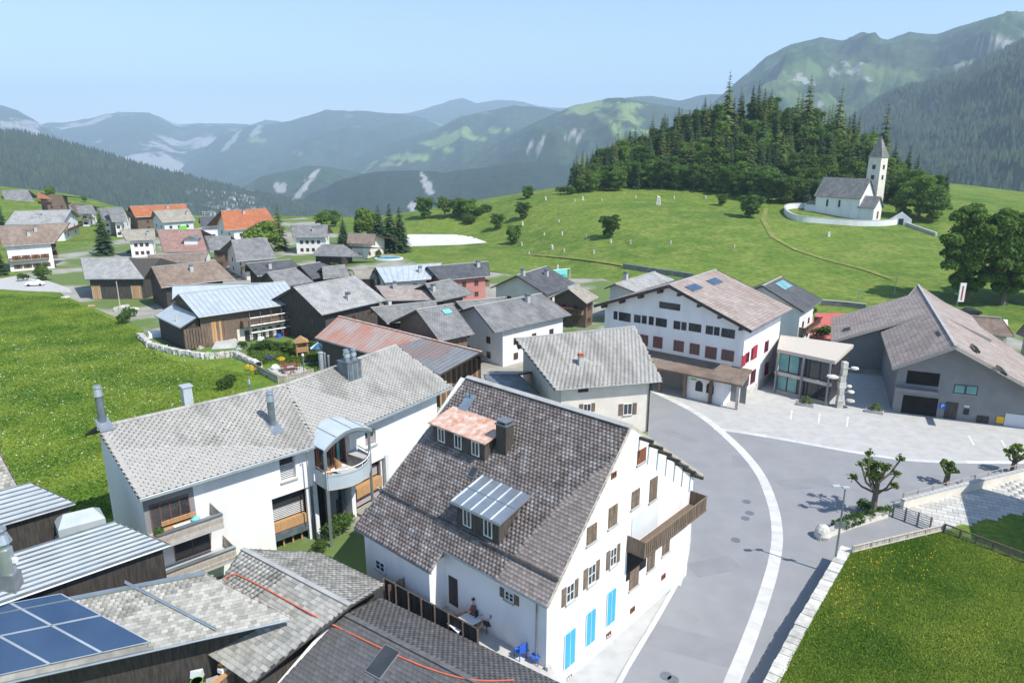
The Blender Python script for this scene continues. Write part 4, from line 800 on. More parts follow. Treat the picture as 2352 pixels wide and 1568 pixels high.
GH.win('annex', (863, 1281), (885, 1316), frame='white', lattice=1)
GH.win('front', (1160, 1352), (1181, 1385), frame='white', shut='wood', mull=1, lattice=1)
a = GH.hit('front', (1000, 1300)); lbox(GH, 'front', 8.6, 9.5, 2.9, 5.2, .004, .05, 'door', 'woodd')
g = MB(); g.tube([(17.1, .2, 7.3), (17.0, .42, 6.9), (17.0, .42, 2.2)], .06, 7); GH.part(g, 'downpipe', 'metald')
# street gable: doors, shutters, windows by their places
for p0, p1 in (((1297, 1459), (1318, 1518)), ((1347, 1411), (1364, 1468)), ((1395, 1363), (1410, 1423))):
    d_ = GH.panel('blue_door', 'right', p0, p1, 'cyan', .01, .07); a = GH.hit('right', p0); c = GH.hit('right', p1); g = MB()
    s0_, s1_, t0_, t1_ = min(a[0], c[0]), max(a[0], c[0]), min(a[1], c[1]), max(a[1], c[1])
    for sx in (s0_ - .08, (s0_ + s1_) / 2 - .015, s1_ + .02): GH.fbox(g, 'right', sx, sx + (.06 if sx != (s0_ + s1_) / 2 - .015 else .03), t0_, t1_ + .06, .07, .09)
    GH.part(g, 'door_frame', 'white', d_, 'stuff')
for p0, p1 in (((1300, 1346), (1317, 1374)), ((1350, 1302), (1366, 1334)), ((1401, 1262), (1414, 1293))): GH.win('right', p0, p1, frame='white', shut='wood', mull=1, lattice=1)
def shutpair(b, face, p0, p1, m='wood', name='closed_shutter'):
    a = b.hit(face, p0); c = b.hit(face, p1); s0_, s1_, t0_, t1_ = min(a[0], c[0]), max(a[0], c[0]), min(a[1], c[1]), max(a[1], c[1]); mid = (s0_ + s1_) / 2
    for x0, x1 in ((s0_, mid - .015), (mid + .015, s1_)):
        g = MB(); b.fbox(g, face, x0, x1, t0_, t1_, .01, .06)
        for k in range(3): y = t0_ + .12 + (t1_ - t0_ - .34) * k / 2; b.fbox(g, face, x0 + .05, x1 - .05, y, y + .1, .06, .085)
        b.part(g, name, m)
    lbox(b, face, s0_ - .1, s1_ + .1, t0_ - .1, t0_ - .01, .004, .16, 'sill', 'conc')
for p0, p1 in (((1446, 1313), (1465, 1339)), ((1487, 1276), (1502, 1299)), ((1522, 1239), (1536, 1263)), ((1348, 1212), (1369, 1237)), ((1451, 1130), (1467, 1157)), ((1493, 1102), (1507, 1142)), ((1398, 1167), (1416, 1200))): shutpair(GH, 'right', p0, p1)
shutpair(GH, 'right', (1464, 1036), (1482, 1055), 'woodr')
for px in ((1523, 1323), (1452, 1399), (1397, 1457), (1306, 1556), (1409, 1090)):
    a = GH.hit('right', px); GH.wmb('right', a[0] - .3, a[0] + .3, a[1] - .22, a[1] + .22, frame='woodr', mull=1, sill=False, name='vent_window')
lbox(GH, 'right', .6, 18.9, -1.1, .75, .004, .06, 'socle', 'socle')
lbox(GH, 'right', .35, .75, 1.2, 2.7, .06, .3, 'meter_box', 'conc')
# balcony of the gable side
bs = 9.6; GH.balcony('right', bs, 18.9, 6.9, 1.5, 'wood', 1.15); lbox(GH, 'right', bs + .1, 12.4, 4.2, 6.7, .004, .05, 'loggia_door', 'black')
lbox(GH, 'right', 10.1, 13.8, 7.05, 9.2, .004, .05, 'balcony_door', 'plasterb')
g = MB()
for k in range(7):
    y = 10.6 + k * 1.35; z = GH.zr - (y - GH.w) * (GH.zr - 9.3) / 10.0 - .55; xw = GH.wx1; GH.part(MB().box(xw, GH.L + .6, y - .1, y + .1, z - .1, z + .12), 'rafter', 'woodd')
# dormers standing on the brown roof
def dormer(b, name, pl, pr, hf, wall, roof, slope=10, ov=.35, nwin=2, ribs=False, over=None):
    sl = math.tan(math.radians(0)); best = None
    bz = lambda y: rp(b, 0, 0).z + (y - rp(b, 0, 0).y) * b_.z / b_.y
    y = .5
    while y < 12:
        x, z = pl_y(b, pl, y)
        if z - bz(y) < hf: break
        y += .02
    xl, z = pl_y(b, pl, y); xr, zr2 = pl_y(b, pr, y); z = (z + zr2) / 2; k = math.tan(math.radians(slope)); sl = b_.z / b_.y
    yb = y + (z - bz(y)) / (sl - k) + .1; zb = z + k * (yb - y); g = MB()
    g.hexa([(xl - ov, y - ov, z - .1), (xr + ov, y - ov, z - .1), (xr + ov, yb, zb - .1), (xl - ov, yb, zb - .1), (xl - ov, y - ov, z), (xr + ov, y - ov, z), (xr + ov, yb, zb), (xl - ov, yb, zb)]); r_ = b.part(g, name + '_roof', roof)
    g = MB(); yq = y - (0); g.add([(xl, y, bz(y) - .3), (xr, y, bz(y) - .3), (xr, yb - .3, bz(yb) - .3), (xl, yb - .3, bz(yb) - .3), (xl, y, z - .1), (xr, y, z - .1), (xr, yb - .3, zb - .13), (xl, yb - .3, zb - .13)], [(0, 1, 5, 4), (1, 2, 6, 5), (2, 3, 7, 6), (3, 0, 4, 7)]); w_ = b.part(g, name + '_wall', wall)
    f = 'd' + name; b.faces[f] = (Vector((0, y, 0)), Vector((1, 0, 0)), Vector((0, 0, 1)), Vector((0, -1, 0)))
    for i in range(nwin):
        c = xl + (xr - xl) * (i + .5) / nwin; b.wmb(f, c - .4, c + .4, z - hf * .82, z - .25, frame='white', mull=1, sill=False)
    if ribs:
        g = MB(); n = 5
        for i in range(n + 1): x = xl - ov + (xr - xl + 2 * ov) * i / n; g.beam((x, y - ov, z + .04), (x, yb, zb + .04), .07, .09)
        for tt in (.5, .02, .98): yy = y - ov + (yb - y + ov) * tt; zz = z + (zb - z) * tt; g.beam((xl - ov, yy, zz + .03), (xr + ov, yy, zz + .03), .06, .07)
        b.part(g, name + '_ribs', 'metal', r_, 'stuff')
    return (xl - ov, xr + ov, y - ov, yb)
D1 = dormer(GH, 'upper_dormer', (995, 968), (1113, 1016), 1.7, 'woodd', 'rustc', 14, .3, 3)
D2 = dormer(GH, 'lower_dormer', (1050, 1151), (1146, 1198), 1.9, 'woodd', 'metal', 16, .35, 2, True)
GH.tiles('brownt', .34, .27, .03, 300, clip=.2, skip=lambda c: any(d[0] + .2 < c.x < d[1] - .2 and d[2] + .5 < c.y < d[3] - .5 for d in (D1, D2)))
ridge_tiles(GH, 'ridge', n=44)
g = MB(); GH.chimney((1160, 1028), 1.0, .9, 1.9, 'woodd', 'metald'); GH.skylight((1088, 1085), .7, .9); GH.guard(.128, 'woodp', -.02, 1.0); GH.guard(.128 + .0, 'metald', .0, 1.0)
flue(GH, (1080, 915), .9, .09, cap=False, name='vent_pipe')
g = MB()
for s_, t_, w_ in ((4.2, .6, 1.2), (10.4, 6.9, .9)): pass
# ---- low buildings right below the camera
SH = Bld('solar_roof_house', 'grey slated roof with blue solar panels at the bottom left corner', (-60, 1580), (666, 1418), (-80, 1400), (471, 1316), 6, roof='stone', wall='woodd', rect=3, zr=8.4, mono=True, ridge='metal', oe=1.1, og=.4, gutter='metal', trim='wood')
o_ = SH.E[0]; A_ = (SH.G[0].lerp(SH.G[1], .5) - SH.E[0].lerp(SH.E[1], .5)); A_.x = 0; A_.normalize(); SH.faces['roof'] = (SH.E[0].copy(), Vector((1, 0, 0)), A_, Vector((1, 0, 0)).cross(A_))
def region(b, pts): return [b.hit('roof', p) for p in pts]
TV = SH.G[1] - SH.E[1]; NR = SH.faces['roof'][3]
def skc(px):
    a, b = SH.hit('roof', px); t = b * SH.faces['roof'][2].y / TV.y; return a - TV.x * t, t
def skp(s_, t_, n_): return SH.E[0] + Vector((s_, 0, 0)) + TV * t_ + NR * n_
cA, cB, cC, cD = skc((349, 1475)), skc((150, 1362)), skc((232, 1498)), skc((225, 1416)); pw = cA[0] - cC[0]; SX = cA[0]; tm = (cA[1] + cB[1]) / 2
for cx_ in range(5):
    for t0_, t1_ in ((cA[1], cD[1]), (cD[1], cB[1])):
        x1_ = SX - cx_ * pw - .05; x0_ = x1_ - pw + .1; t0_ += .006; t1_ -= .006
        def pbox(g, a, b, c, d, n0, n1): g.hexa([skp(a, c, n0), skp(b, c, n0), skp(b, d, n0), skp(a, d, n0), skp(a, c, n1), skp(b, c, n1), skp(b, d, n1), skp(a, d, n1)])
        g = MB(); pbox(g, x0_, x1_, t0_, t1_, .10, .15); pn = SH.part(g, 'solar_panel', 'solar'); g = MB()
        for q in ((x0_ - .05, x0_ + .04, t0_, t1_), (x1_ - .04, x1_ + .05, t0_, t1_), (x0_, x1_, t0_ - .005, t0_ + .006), (x0_, x1_, t1_ - .006, t1_ + .005)): pbox(g, *q, .05, .18)
        SH.part(g, 'panel_frame', 'metal', pn, 'stuff')
SH.tiles('stone', .36, .27, .03, 300, clip=0, jit=.04, skip=lambda c: c.x - TV.x * c.y / TV.y < SX - .2 and c.y / TV.y < cB[1] + .02)
g = MB(); a = SH.hit('roof', (288, 1338)); c = SH.hit('roof', (498, 1447)); p = rp(SH, a[0], a[1], .12); q = rp(SH, c[0], c[1], .12); g.tube([p, q], .07, 6); g.tube([p + Vector((0, 0, .12)), q + Vector((0, 0, .12))], .03, 5); SH.part(g, 'snow_guard', 'metal')
M2 = Bld('metal_roof_barn', 'dark shed with blue grey standing seam roof beside the solar panels', (-60, 1404), (388, 1249), (-60, 1284), (265, 1198), 9, roof='metalb', wall='woodd', rect=3, zr=10.2, mono=True, ridge=False, oe=.3, og=.15, gutter='metal', cat='shed')
M1 = Bld('metal_roof_shed', 'small shed with blue sheet roof at the left edge, behind the larger metal roof', (-60, 1222), (172, 1154), (-60, 1146), (72, 1109), 8, roof='metalb', wall='woodd', rect=3, zr=9.0, mono=True, ridge=False, oe=.3, og=.15, gutter='metald', cat='shed')
for b in (M1, M2):
    g = MB(); n = 9 if b is M2 else 7
    for i in range(n + 1):
        t = i / n; a = b.E[0].lerp(b.G[0], t); c = b.E[1].lerp(b.G[1], t); g.beam(a + Vector((0, 0, .05)), c + Vector((0, 0, .05)), .06, .1)
    b.part(g, 'standing_seam', 'metald', None, 'stuff')
s_, t_ = pl_y(M2, (32, 1365), M2.w * .25); c = M2.W @ Vector((s_, M2.w * .25, 9))
fl_ = thing('steel_flue', 'shiny steel chimney flue with rain cowl at the left edge of the blue metal roof', 'chimney', c)
MB().box(-.45, .45, -.4, .4, -.6, 1.3).build('flue_base', 'metald', fl_); MB().lathe([(.42, 1.3), (.42, 2.9), (.30, 2.95), (.30, 3.3), (.5, 3.35), (.32, 3.9), (.12, 3.95), (.12, 4.1), (.33, 4.15), (.3, 4.3), (.03, 4.4)], n=18).build('flue_pipe', 'metal', fl_, smooth=False)
MB().box(.42, .62, -.12, .12, 2.0, 2.3).build('flue_valve', 'white', fl_)
TS = Bld('stone_roof_corner', 'house with lichened stone roof cut by the left edge beside the meadow', (-80, 1145), (38, 1112), (-110, 1075), (5, 1049), 6, roof='stone', wall='plaster', ridge='ridge', zr=8.4, rect=3, mono=True, oe=.3, og=.2)
TS.tiles('stone', .4, .3, .03, 0, clip=0, jit=.04)
# white tarpaulin covered trailer between the sheds
tt = P(185, 1205, 6.2); tr = thing('covered_crate', 'crate under pale blue tarpaulin between the metal roofs and the long house', 'crate', tt, .7)
g = MB(); g.add([(-1.6, -1.1, -6), (1.6, -1.1, -6), (1.6, 1.1, -6), (-1.6, 1.1, -6), (-1.6, -1.1, .6), (1.6, -1.1, .5), (1.6, 1.1, .5), (-1.6, 1.1, .6), (-1.0, 0, 1.3), (1.0, 0, 1.2)], [(0, 1, 5, 4), (1, 2, 6, 5), (2, 3, 7, 6), (3, 0, 4, 7), (4, 5, 9, 8), (6, 7, 8, 9), (5, 6, 9), (7, 4, 8)]); g.build('tarpaulin', 'metalb', tr)
MB().box(-1.75, 1.75, -1.25, 1.25, -6, -.6).build('crate_box', 'woodp', tr)
# stone roof and dark shingle roof in the middle foreground
SB = Bld('stone_roof_house', 'house with pale lichened stone slab roof crossed by an orange hose', (880, 1341), (728, 1268), (797, 1393), (557, 1261), 4.4, roof='stone', wall='woodd', rect=3, zr=6.4, wb=6.2, ridge='ridge', oe=.5, og=.5)
SB.tiles('stone', .42, .33, .045, 0, clip=0, jit=.05, name='slab')
SB.tiles('stone', .42, .33, .05, 300, quad=(SB.K[1], SB.K[0], SB.G[0], SB.G[1]), clip=0, jit=.06, name='stone_slab')
SC = Bld('shingle_roof_house', 'house with dark asphalt shingle roof and open skylight at the bottom of the view', (1290, 1572), (872, 1372), (1210, 1620), (790, 1410), 3.6, roof='shingle', wall='plaster', rect=3, zr=5.2, wb=15.5, ridge='shingle', oe=.4, og=.3)
SC.tiles('shingle', .40, .28, .015, 0, clip=0, jit=.015, name='shingle_strip'); f_ = 2.6 / 15.5; k1_, k0_ = SC.K[1].lerp(SC.G[1], f_), SC.K[0].lerp(SC.G[0], f_)
SC.tiles('shingle', .40, .28, .015, 300, quad=(k1_, k0_, SC.G[0], SC.G[1]), clip=0, jit=.015, name='shingle')
SC.tiles('stone', .42, .33, .05, 120, quad=(SC.K[1], SC.K[0], k0_, k1_), clip=0, jit=.06, name='stone_slab')
# ================================================================ the square: school, hall, house at the corner
MH = Bld('corner_house', 'pale plastered house with light grey slate roof between the gable house and the school', (1275, 894), (1521, 874), (1184, 778), (1458, 750), 7, roof='slate', wall='plaster2', rect=False, zr=11.0, ridge='ridge', oe=1.0, og=1.1, gutter='metald', wdrop=.9)
MH.tiles('slate', .55, .42, .03, 0, clip=.3)
MH.win('front', (1432, 927), (1451, 951), shut='wood', frame='white'); MH.win('front', (1340, 927), (1357, 944), shut='wood', frame='white'); MH.panel('vent', 'front', (1328, 892), (1351, 899), 'dark')
MH.chimney((1334, 838), .6, .6, 1.2, 'conc', 'terra')
g = MB(); g.tube([(MH.wx1 - .1, MH.wy0 - .15, MH.h - .2), (MH.wx1 - .1, MH.wy0 - .15, 0)], .09, 7); MH.part(g, 'downpipe', 'woodd')
SCH = Bld('school', 'big white schoolhouse with pinkish brown roof and two rows of windows', (1726, 759), (1822, 708), (1533, 654), (1648, 620), 11, roof='rs', wall='plaster', rect=True, pitch=20, oe=1.3, og=1.3, trim='woodd', gutter='metald', th=.3)
for a, b in (((1410, 714), (1418, 734)), ((1422, 716), (1448, 740)), ((1457, 722), (1471, 742)), ((1475, 724), (1485, 744)), ((1491, 726), (1501, 747)), ((1507, 729), (1531, 752)), ((1548, 736), (1562, 757)), ((1566, 739), (1576, 759)), ((1583, 741), (1610, 764)), ((1622, 747), (1637, 769)), ((1641, 750), (1652, 771)), ((1658, 753), (1687, 778)), ((1515, 692), (1562, 714)),
             ((1471, 767), (1488, 795)), ((1501, 771), (1521, 801)), ((1548, 780), (1570, 809)), ((1585, 787), (1606, 816)), ((1621, 794), (1645, 826)), ((1658, 801), (1685, 831))):
    SCH.win('left', a, b, frame='woodd' if a[1] < 765 else 'red', mull=1 if b[0] - a[0] < 18 else 2, sill=False, d=.06)
for k in range(8):
    y = SCH.w * 2 * (k + .5) / 8; z = SCH.h + SCH.sl * (SCH.w - abs(y - SCH.w)) - .55; g = MB(); g.box(-.1, 1.4, y - .18, y + .18, z - .3, z + .1); SCH.part(g, 'purlin', 'woodd')
for p0, p1 in (((1712, 812), (1719, 830)), ((1726, 800), (1733, 822)), ((1711, 862), (1718, 885)), ((1725, 853), (1733, 876)), ((1757, 785), (1763, 805)), ((1757, 835), (1763, 857))): SCH.win('front', p0, p1, frame='red', mull=1, sill=False)
for p in ((1722, 1731), ): pass
SCH.panel('red_shutter', 'front', (1730, 796), (1737, 820), 'red'); SCH.panel('red_shutter', 'front', (1705, 818), (1711, 838), 'red')
for p in ((1560, 672), (1612, 640)): pass
a = SCH.hit('roof', (1597, 665)); SCH.skylight((1594, 661), 3.4, 1.5, m='solar'); SCH.skylight((1641, 647), 3.4, 1.5, m='solar')
lbox(SCH, 'front', SCH.wx0 + .1, SCH.wx1 - .1, -1, 1.2, .004, .08, 'socle', 'stonew')
# arcade roof along the school front
a = SCH.hit('left', (1492, 806)); c = SCH.hit('left', (1712, 842)); y1_, y0_ = a[0] + 1, c[0] - 1.0; zt_ = (a[1] + c[1]) / 2; ol = SCH.wx0
g = MB(); t_ = SCH.hit('left', (1600, 862), 3.2); zo = t_[1]
g.hexa([(ol - 3.4, y0_, zo - .25), (ol + .02, y0_, zt_ - .2), (ol + .02, y1_, zt_ - .2), (ol - 3.4, y1_, zo - .25), (ol - 3.4, y0_, zo), (ol + .02, y0_, zt_), (ol + .02, y1_, zt_), (ol - 3.4, y1_, zo)]); SCH.part(g, 'porch_roof', 'rb')
for k in range(5):
    y = y0_ + .6 + (y1_ - y0_ - 1.2) * k / 4; g = MB(); g.box(ol - 3.2, ol - 2.8, y - .2, y + .2, -1, zo - .2); SCH.part(g, 'pillar', 'stonew' if k == 0 else 'wood')
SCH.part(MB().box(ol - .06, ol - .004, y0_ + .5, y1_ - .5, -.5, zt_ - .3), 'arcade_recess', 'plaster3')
k0 = SCH.hit('left', (1665, 880), 2.6); k1 = SCH.hit('left', (1578, 880), 2.6)
g = MB(); g.box(ol - 2.6, ol - .1, k0[0], k1[0], -.5, zo - .35); SCH.part(g, 'kiosk', 'plaster')
SCH.faces['kiosk'] = (Vector((ol - 2.6, 0, 0)), Vector((0, 1, 0)), Vector((0, 0, 1)), Vector((-1, 0, 0)))
for p in ((1606, 886), (1631, 891)):
    s_, t_ = SCH.hit('kiosk', p); g = MB(); SCH.fbox(g, 'kiosk', s_ - .55, s_ + .55, t_ - .8, t_ + .3, .004, .04)
    for j in range(7):
        a = math.pi * (j + .5) / 7; SCH.fbox(g, 'kiosk', s_ - .55 * abs(math.cos(a)) if 1 else 0, s_ + .55 * abs(math.cos(a)), t_ + .3, t_ + .3 + .5 * math.sin(a), .004, .03 + j * .002)
    SCH.part(g, 'arched_window', 'dark', None, 'stuff')
SCH.panel('green_sign', 'kiosk', (1588, 868), (1600, 874), 'green')
# glass link with a flat roof
q = [P(*p, 6.6) for p in ((1793, 769), (1961, 791), (1919, 829), (1785, 801))]; lk = thing('glass_link', 'glazed two storey link with flat beige roof between the school and the grey hall', 'building', q[3])
def toL(o, mb, name, m, kind=None): return mb.build(name, m, o, kind, False, o.matrix_basis.inverted())
toL(lk, MB().prism([(p[0], p[1]) for p in q], 6.1, 6.6), 'flat_roof', 'woodp')
c4 = np.mean(q, 0); qi = [c4 + (p - c4) * .9 for p in q]; toL(lk, MB().prism([(p[0], p[1]) for p in qi], -.5, 6.1), 'wall', 'dark')
A_, B_ = Vector((*qi[3][:2], 0)), Vector((*qi[2][:2], 0)); dn = (B_ - A_).normalized(); nn = Vector((dn.y, -dn.x, 0))
def fb(o, A_, dn, nn, s0, s1, t0, t1, d0, d1, name, m, kind=None):
    f_ = lambda x, y, z: A_ + dn * x + nn * y + Vector((0, 0, z)); return toL(o, MB().hexa([f_(s0, d1, t0), f_(s1, d1, t0), f_(s1, d0, t0), f_(s0, d0, t0), f_(s0, d1, t1), f_(s1, d1, t1), f_(s1, d0, t1), f_(s0, d0, t1)]), name, m, kind)
LL = (B_ - A_).length
for k in range(5):
    for z0, z1 in ((.2, 2.7), (3.4, 5.9)): fb(lk, A_, dn, nn, LL * k / 5 + .1, LL * (k + 1) / 5 - .1, z0, z1, .01, .05, 'pane', 'glassb' if (k < 2) else 'glass')
for z in (2.8, 0): fb(lk, A_, dn, nn, -.3, LL + .3, z, z + .45, .02, .5, 'floor_edge', 'woodp')
for k in range(3): fb(lk, A_, dn, nn, LL * k / 2 - .1, LL * k / 2 + .12, -.2, 6.1, .5, .75, 'column', 'plaster3')
# grey hall
HL = Bld('hall', 'large grey hall with folded brown grey roof and recessed entrance facing the square', (2019, 752), (2049, 844), (2109, 654), (2196, 795), 6.5, roof='rs', wall='plaster3', rect=False, zr=10.6, wb=(13.5, 3.6), oe=.9, og=1.1, trim='woodp', gutter=False, th=.3)
HB = Bld('wing', '', (1909, 731), (1909, 783), (2108, 656), (2150, 722), 4.3, roof='rs', wall='plaster3', rect=2, zr=10.45, join=HL, wb=8, oe=.9, og=1.0, gutter=False, trim='woodp', th=.3)
HL.win('right', (2193, 882), (2215, 905), frame='woodd', glass='glassb', mull=0); HL.win('right', (2220, 884), (2243, 908), frame='woodd', glass='glassb', mull=0)
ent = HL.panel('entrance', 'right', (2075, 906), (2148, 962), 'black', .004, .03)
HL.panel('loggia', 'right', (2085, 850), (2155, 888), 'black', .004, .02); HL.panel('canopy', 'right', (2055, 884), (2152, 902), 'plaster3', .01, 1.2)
for p0, p1, n_, m_ in (((2173, 922), (2194, 968), 'door', 'woodd'), ((2244, 953), (2266, 986), 'door', 'woodd'), ((2158, 925), (2173, 939), 'parking_sign', 'blue'), ((2290, 955), (2304, 972), 'yellow_sign', 'yellow'), ((2310, 948), (2352, 985), 'notice_board', 'plasterb'), ((2215, 930), (2226, 935), 'small_sign', 'white'), ((2214, 938), (2224, 952), 'letter_box', 'dark')):
    HL.panel(n_, 'right', p0, p1, m_, .01, .1)
def text_on(b, face, px, txt, size, m, name='sign_letters', d=.105):
    s_, t_ = b.hit(face, px); cu = bpy.data.curves.new(name, 'FONT'); cu.body = txt; cu.size = size; cu.align_x = 'CENTER'; cu.align_y = 'CENTER'; cu.extrude = .01
    o = bpy.data.objects.new(name, cu); COL.objects.link(o); dg = bpy.context.evaluated_depsgraph_get(); me = bpy.data.meshes.new_from_object(o.evaluated_get(dg)); bpy.data.objects.remove(o)
    me.materials.clear(); me.materials.append(M[m]); o2 = place(name, me, b.root); O, A, B, N = b.faces[face]
    if A.cross(B).dot(N) < 0: A = -A
    c = O + b.faces[face][1] * s_ + B * t_ + N * d; o2.matrix_local = (b.Mx or Matrix()) @ Matrix(((A.x, B.x, N.x, c.x), (A.y, B.y, N.y, c.y), (A.z, B.z, N.z, c.z), (0, 0, 0, 1))); return o2
text_on(HL, 'right', (2165, 932), 'P', .75, 'white')
HL.skylight((2155, 768), 3.0, .6, m='dark'); HL.skylight((2080, 700), 1.2, .9); HB.skylight((1945, 757), 2.2, 1.2, m='dark')
for px in ((2240, 800), (2300, 850)):
    a, b_2 = HL.hit('roofb', px); f = MB(); HL.fbox(f, 'roofb', a - 1.5, a + 1.5, b_2 - .35, b_2 + .35, -.14, .14); HL.part(f, 'skylight', 'glass')
Bld('brown_roof_annex', 'low brown roofed annex behind the grey hall at the right edge', (2230, 764), (2330, 772), (2199, 724), (2299, 729), 4, roof='rb', wall='plaster2', zr=6.5, cat='building')
Bld('right_edge_house', 'beige house with dark roof cut by the right edge behind the hall', (2335, 765), (2420, 800), (2350, 722), (2440, 740), 6, roof='rb', wall='plaster2', zr=9, cat='house')
# climbing pillar of pale stones
base = P(1927, 935); sp = thing('stone_pillar', 'pale stone pillar with round plates standing before the glass link and hall', 'monument', base)
r3 = random.Random(3)
for k in range(7):
    z = k * .95; w = .75; MB().box(-w / 2 + r3.uniform(-.1, .1), w / 2 + r3.uniform(-.1, .1), -w / 2, w / 2, z, z + .9).build('stone_block', 'stonew', sp)
for z, dx, r in ((5.6, 1.3, .55), (4.4, -1.6, .8), (2.2, 1.2, .5), (.9, 1.3, .6), (3.0, .9, .35)): g = MB(); g.lathe([(r * .6, 0), (r, .12), (r * .9, .3), (.1, .4)], dx, -.3, z, 9); g.beam((0, 0, z + .1), (dx, -.3, z + .1), .1, .1); g.build('stone_plate', 'stonew', sp)
# ================================================================ roofs of the village
RH = Bld('rusty_roof_barn', 'long wooden barn with rusty red and grey sheet metal roof behind the white house', (723, 775), (1013, 859), (812, 719), (1070, 819), 5.2, roof='rustg', wall='woodd', rect=True, pitch=19, oe=.5, og=.9, ridge='rustc', clipw=True, cat='barn', gutter='metald')
RH.seams(.8, 'metald', .05, .05)
k_ = .52; E_, G_ = RH.E, RH.G; up = Vector((0, 0, .02)); g = MB(); g.hexa([E_[0], E_[0].lerp(E_[1], k_ * .9), G_[0].lerp(G_[1], k_ * 1.25), G_[0], E_[0] + up, E_[0].lerp(E_[1], k_ * .9) + up, G_[0].lerp(G_[1], k_ * 1.25) + up, G_[0] + up]); RH.part(g, 'rusted_sheets', 'rust')
g = MB(); n = int((RH.wy1 - RH.wy0) / .35)
for k in range(n):
    y = RH.wy0 + k * .35; zt_ = RH.h + RH.sl * (RH.w - abs(y + .17 - RH.w)) - .35
    g = MB().box(RH.wx1, RH.wx1 + .05, y, y + .31, -.5, zt_ - .2); RH.part(g, 'plank', 'wood' if k % 3 else 'woodl')
BB = Bld('blue_roof_barn', 'old timber barn with light blue sheet roof and scaffolding along its balcony', (455, 728), (693, 694), (418, 680), (645, 642), 6, roof='metalb', wall='wood', rect=True, pitch=24, oe=1.0, og=.5, clipw=True, cat='barn', ridge='metalb', gutter='metald')
BB.seams(.9, 'metal', .05, .05); BB.balcony('front', 7.5, BB.L - 1, 3.0, 1.5, 'wood', 1.0); lbox(BB, 'front', BB.L * .35, BB.L - .6, -.5, 2.4, .004, .06, 'plaster_ground_floor', 'plaster2')
for k in range(8): lbox(BB, 'front', BB.L * .42 + k * 1.5, BB.L * .42 + k * 1.5 + .9, .1, 2.0, .06, .1, 'door' if k % 3 == 0 else 'window', 'woodd' if k % 2 else 'glass')
for k in range(8): lbox(BB, 'front', 1.4 + k * .45, 1.8 + k * .45, .6, 4.6, .004, .06, 'plank', 'woodl' if k in (2, 3, 5) else 'wood')
sc_ = thing('scaffolding', 'steel tube scaffolding standing before the blue roofed timber barn', 'scaffolding', BB.W @ Vector((BB.L * .45, -1, 0)), math.atan2(BB.W[1][0], BB.W[0][0]))
g = MB()
for k in range(5): g.tube([(k * 2.0, 0, 0), (k * 2.0, 0, 5.6)], .06, 5)
g.build('upright', 'metal', sc_, 'stuff')
for z in (1.8, 3.2, 4.6): MB().tube([(0, 0, z), (8, 0, z)], .05, 5).build('ledger', 'metal', sc_)
MB().box(0, 8, 0, .5, 1.9, 1.95).build('deck_board', 'woodp', sc_)
B2 = Bld('barn_wing', 'low lean-to wing of the blue roofed barn, hidden behind its left gable', (395, 692), (470, 690), (375, 667), (640, 640), 5.4, roof='metalb', wall='woodd', rect=True, pitch=20, clipw=True, cat='barn', zr=8.2)
B3 = Bld('timber_shed', 'small square timber shed with blue sheet roof at the left end of the barn', (355, 724), (415, 753), (397, 699), (455, 726), 4.5, roof='metalb', wall='woodd', rect=True, mono=True, zr=6.0, oe=.5, og=.5, cat='shed')
for k in range(9): lbox(B3, 'right', B3.wy0 + .1 + k * .5, B3.wy0 + .5 + k * .5, .3, 4.0, .004, .05, 'plank', 'wood')
GB = Bld('grey_roof_barn', 'dark timber barn with pale grey roof and light plank doors beside the meadow', (194, 641), (332, 640), (167, 597), (310, 587), 5, roof='rl', wall='woodd', rect=True, pitch=22, cat='barn', oe=.8, og=.7)
for p0, p1 in (((209, 655), (238, 688)), ((300, 655), (330, 688))):
    a = GB.hit('front', p0); c = GB.hit('front', p1); n = max(3, int(abs(c[0] - a[0]) / .35))
    for k in range(n): lbox(GB, 'front', min(a[0], c[0]) + k * .35, min(a[0], c[0]) + k * .35 + .31, .1, max(a[1], .4), .004, .07, 'plank', 'woodl' if (k * 7) % 5 else 'woodp')
V = []
def H(label, E0, E1, G0, G1, h=5.5, roof='rg', wall='plaster', nf=3, ch=None, **k):
    name = k.pop('name', 'chalet'); fw = k.pop('fw', 1.0); lw = k.pop('lw', 1); shut = k.pop('shut', None); bal = k.pop('bal', None); wf = k.pop('wf', 'woodr'); sky_ = k.pop('sky', ())
    k.setdefault('oe', .8); k.setdefault('og', .9); k.setdefault('clipw', True)
    b = Bld(name, label, E0, E1, G0, G1, h, roof=roof, wall=wall, **k); V.append(b)
    zs = [z for z in (3.3, .7) if z + 1.2 < h - .5]
    if nf: b.row('front', zs, nf, 1.0, 1.15, frame=wf, mull=1, shut=shut, sill=False)
    if lw:
        for f in ('left', 'right'): b.row(f, zs, 2, 1.0, 1.15, frame=wf, mull=1, sill=False)
    for c in (ch or ()): b.chimney(c, .75, .75, 1.1, 'conc', 'metald')
    for c in sky_: b.skylight(c, 1.0, 1.2)
    if bal: b.balcony(bal, 1.2, (b.L if bal in ('front', 'back') else b.w * 2) - 1.2, 2.9, 1.3, 'wood', .95, flowers=True)
    return b
H('house with large pale grey slate roof and one chimney right of the blue roofed barn', (738, 723), (888, 689), (670, 659), (820, 634), 6, 'rl', 'woodd', ch=[(800, 688)])
H('brown tiled roof house behind the blue roofed barn', (370, 660), (540, 640), (344, 612), (500, 600), 5.5, 'rb', 'woodd', 2, ch=[(440, 622)])
H('cream walled house with small brown roof just behind the brown roofed barn', (345, 606), (470, 599), (338, 588), (478, 577), 5.5, 'rb', 'plaster2')
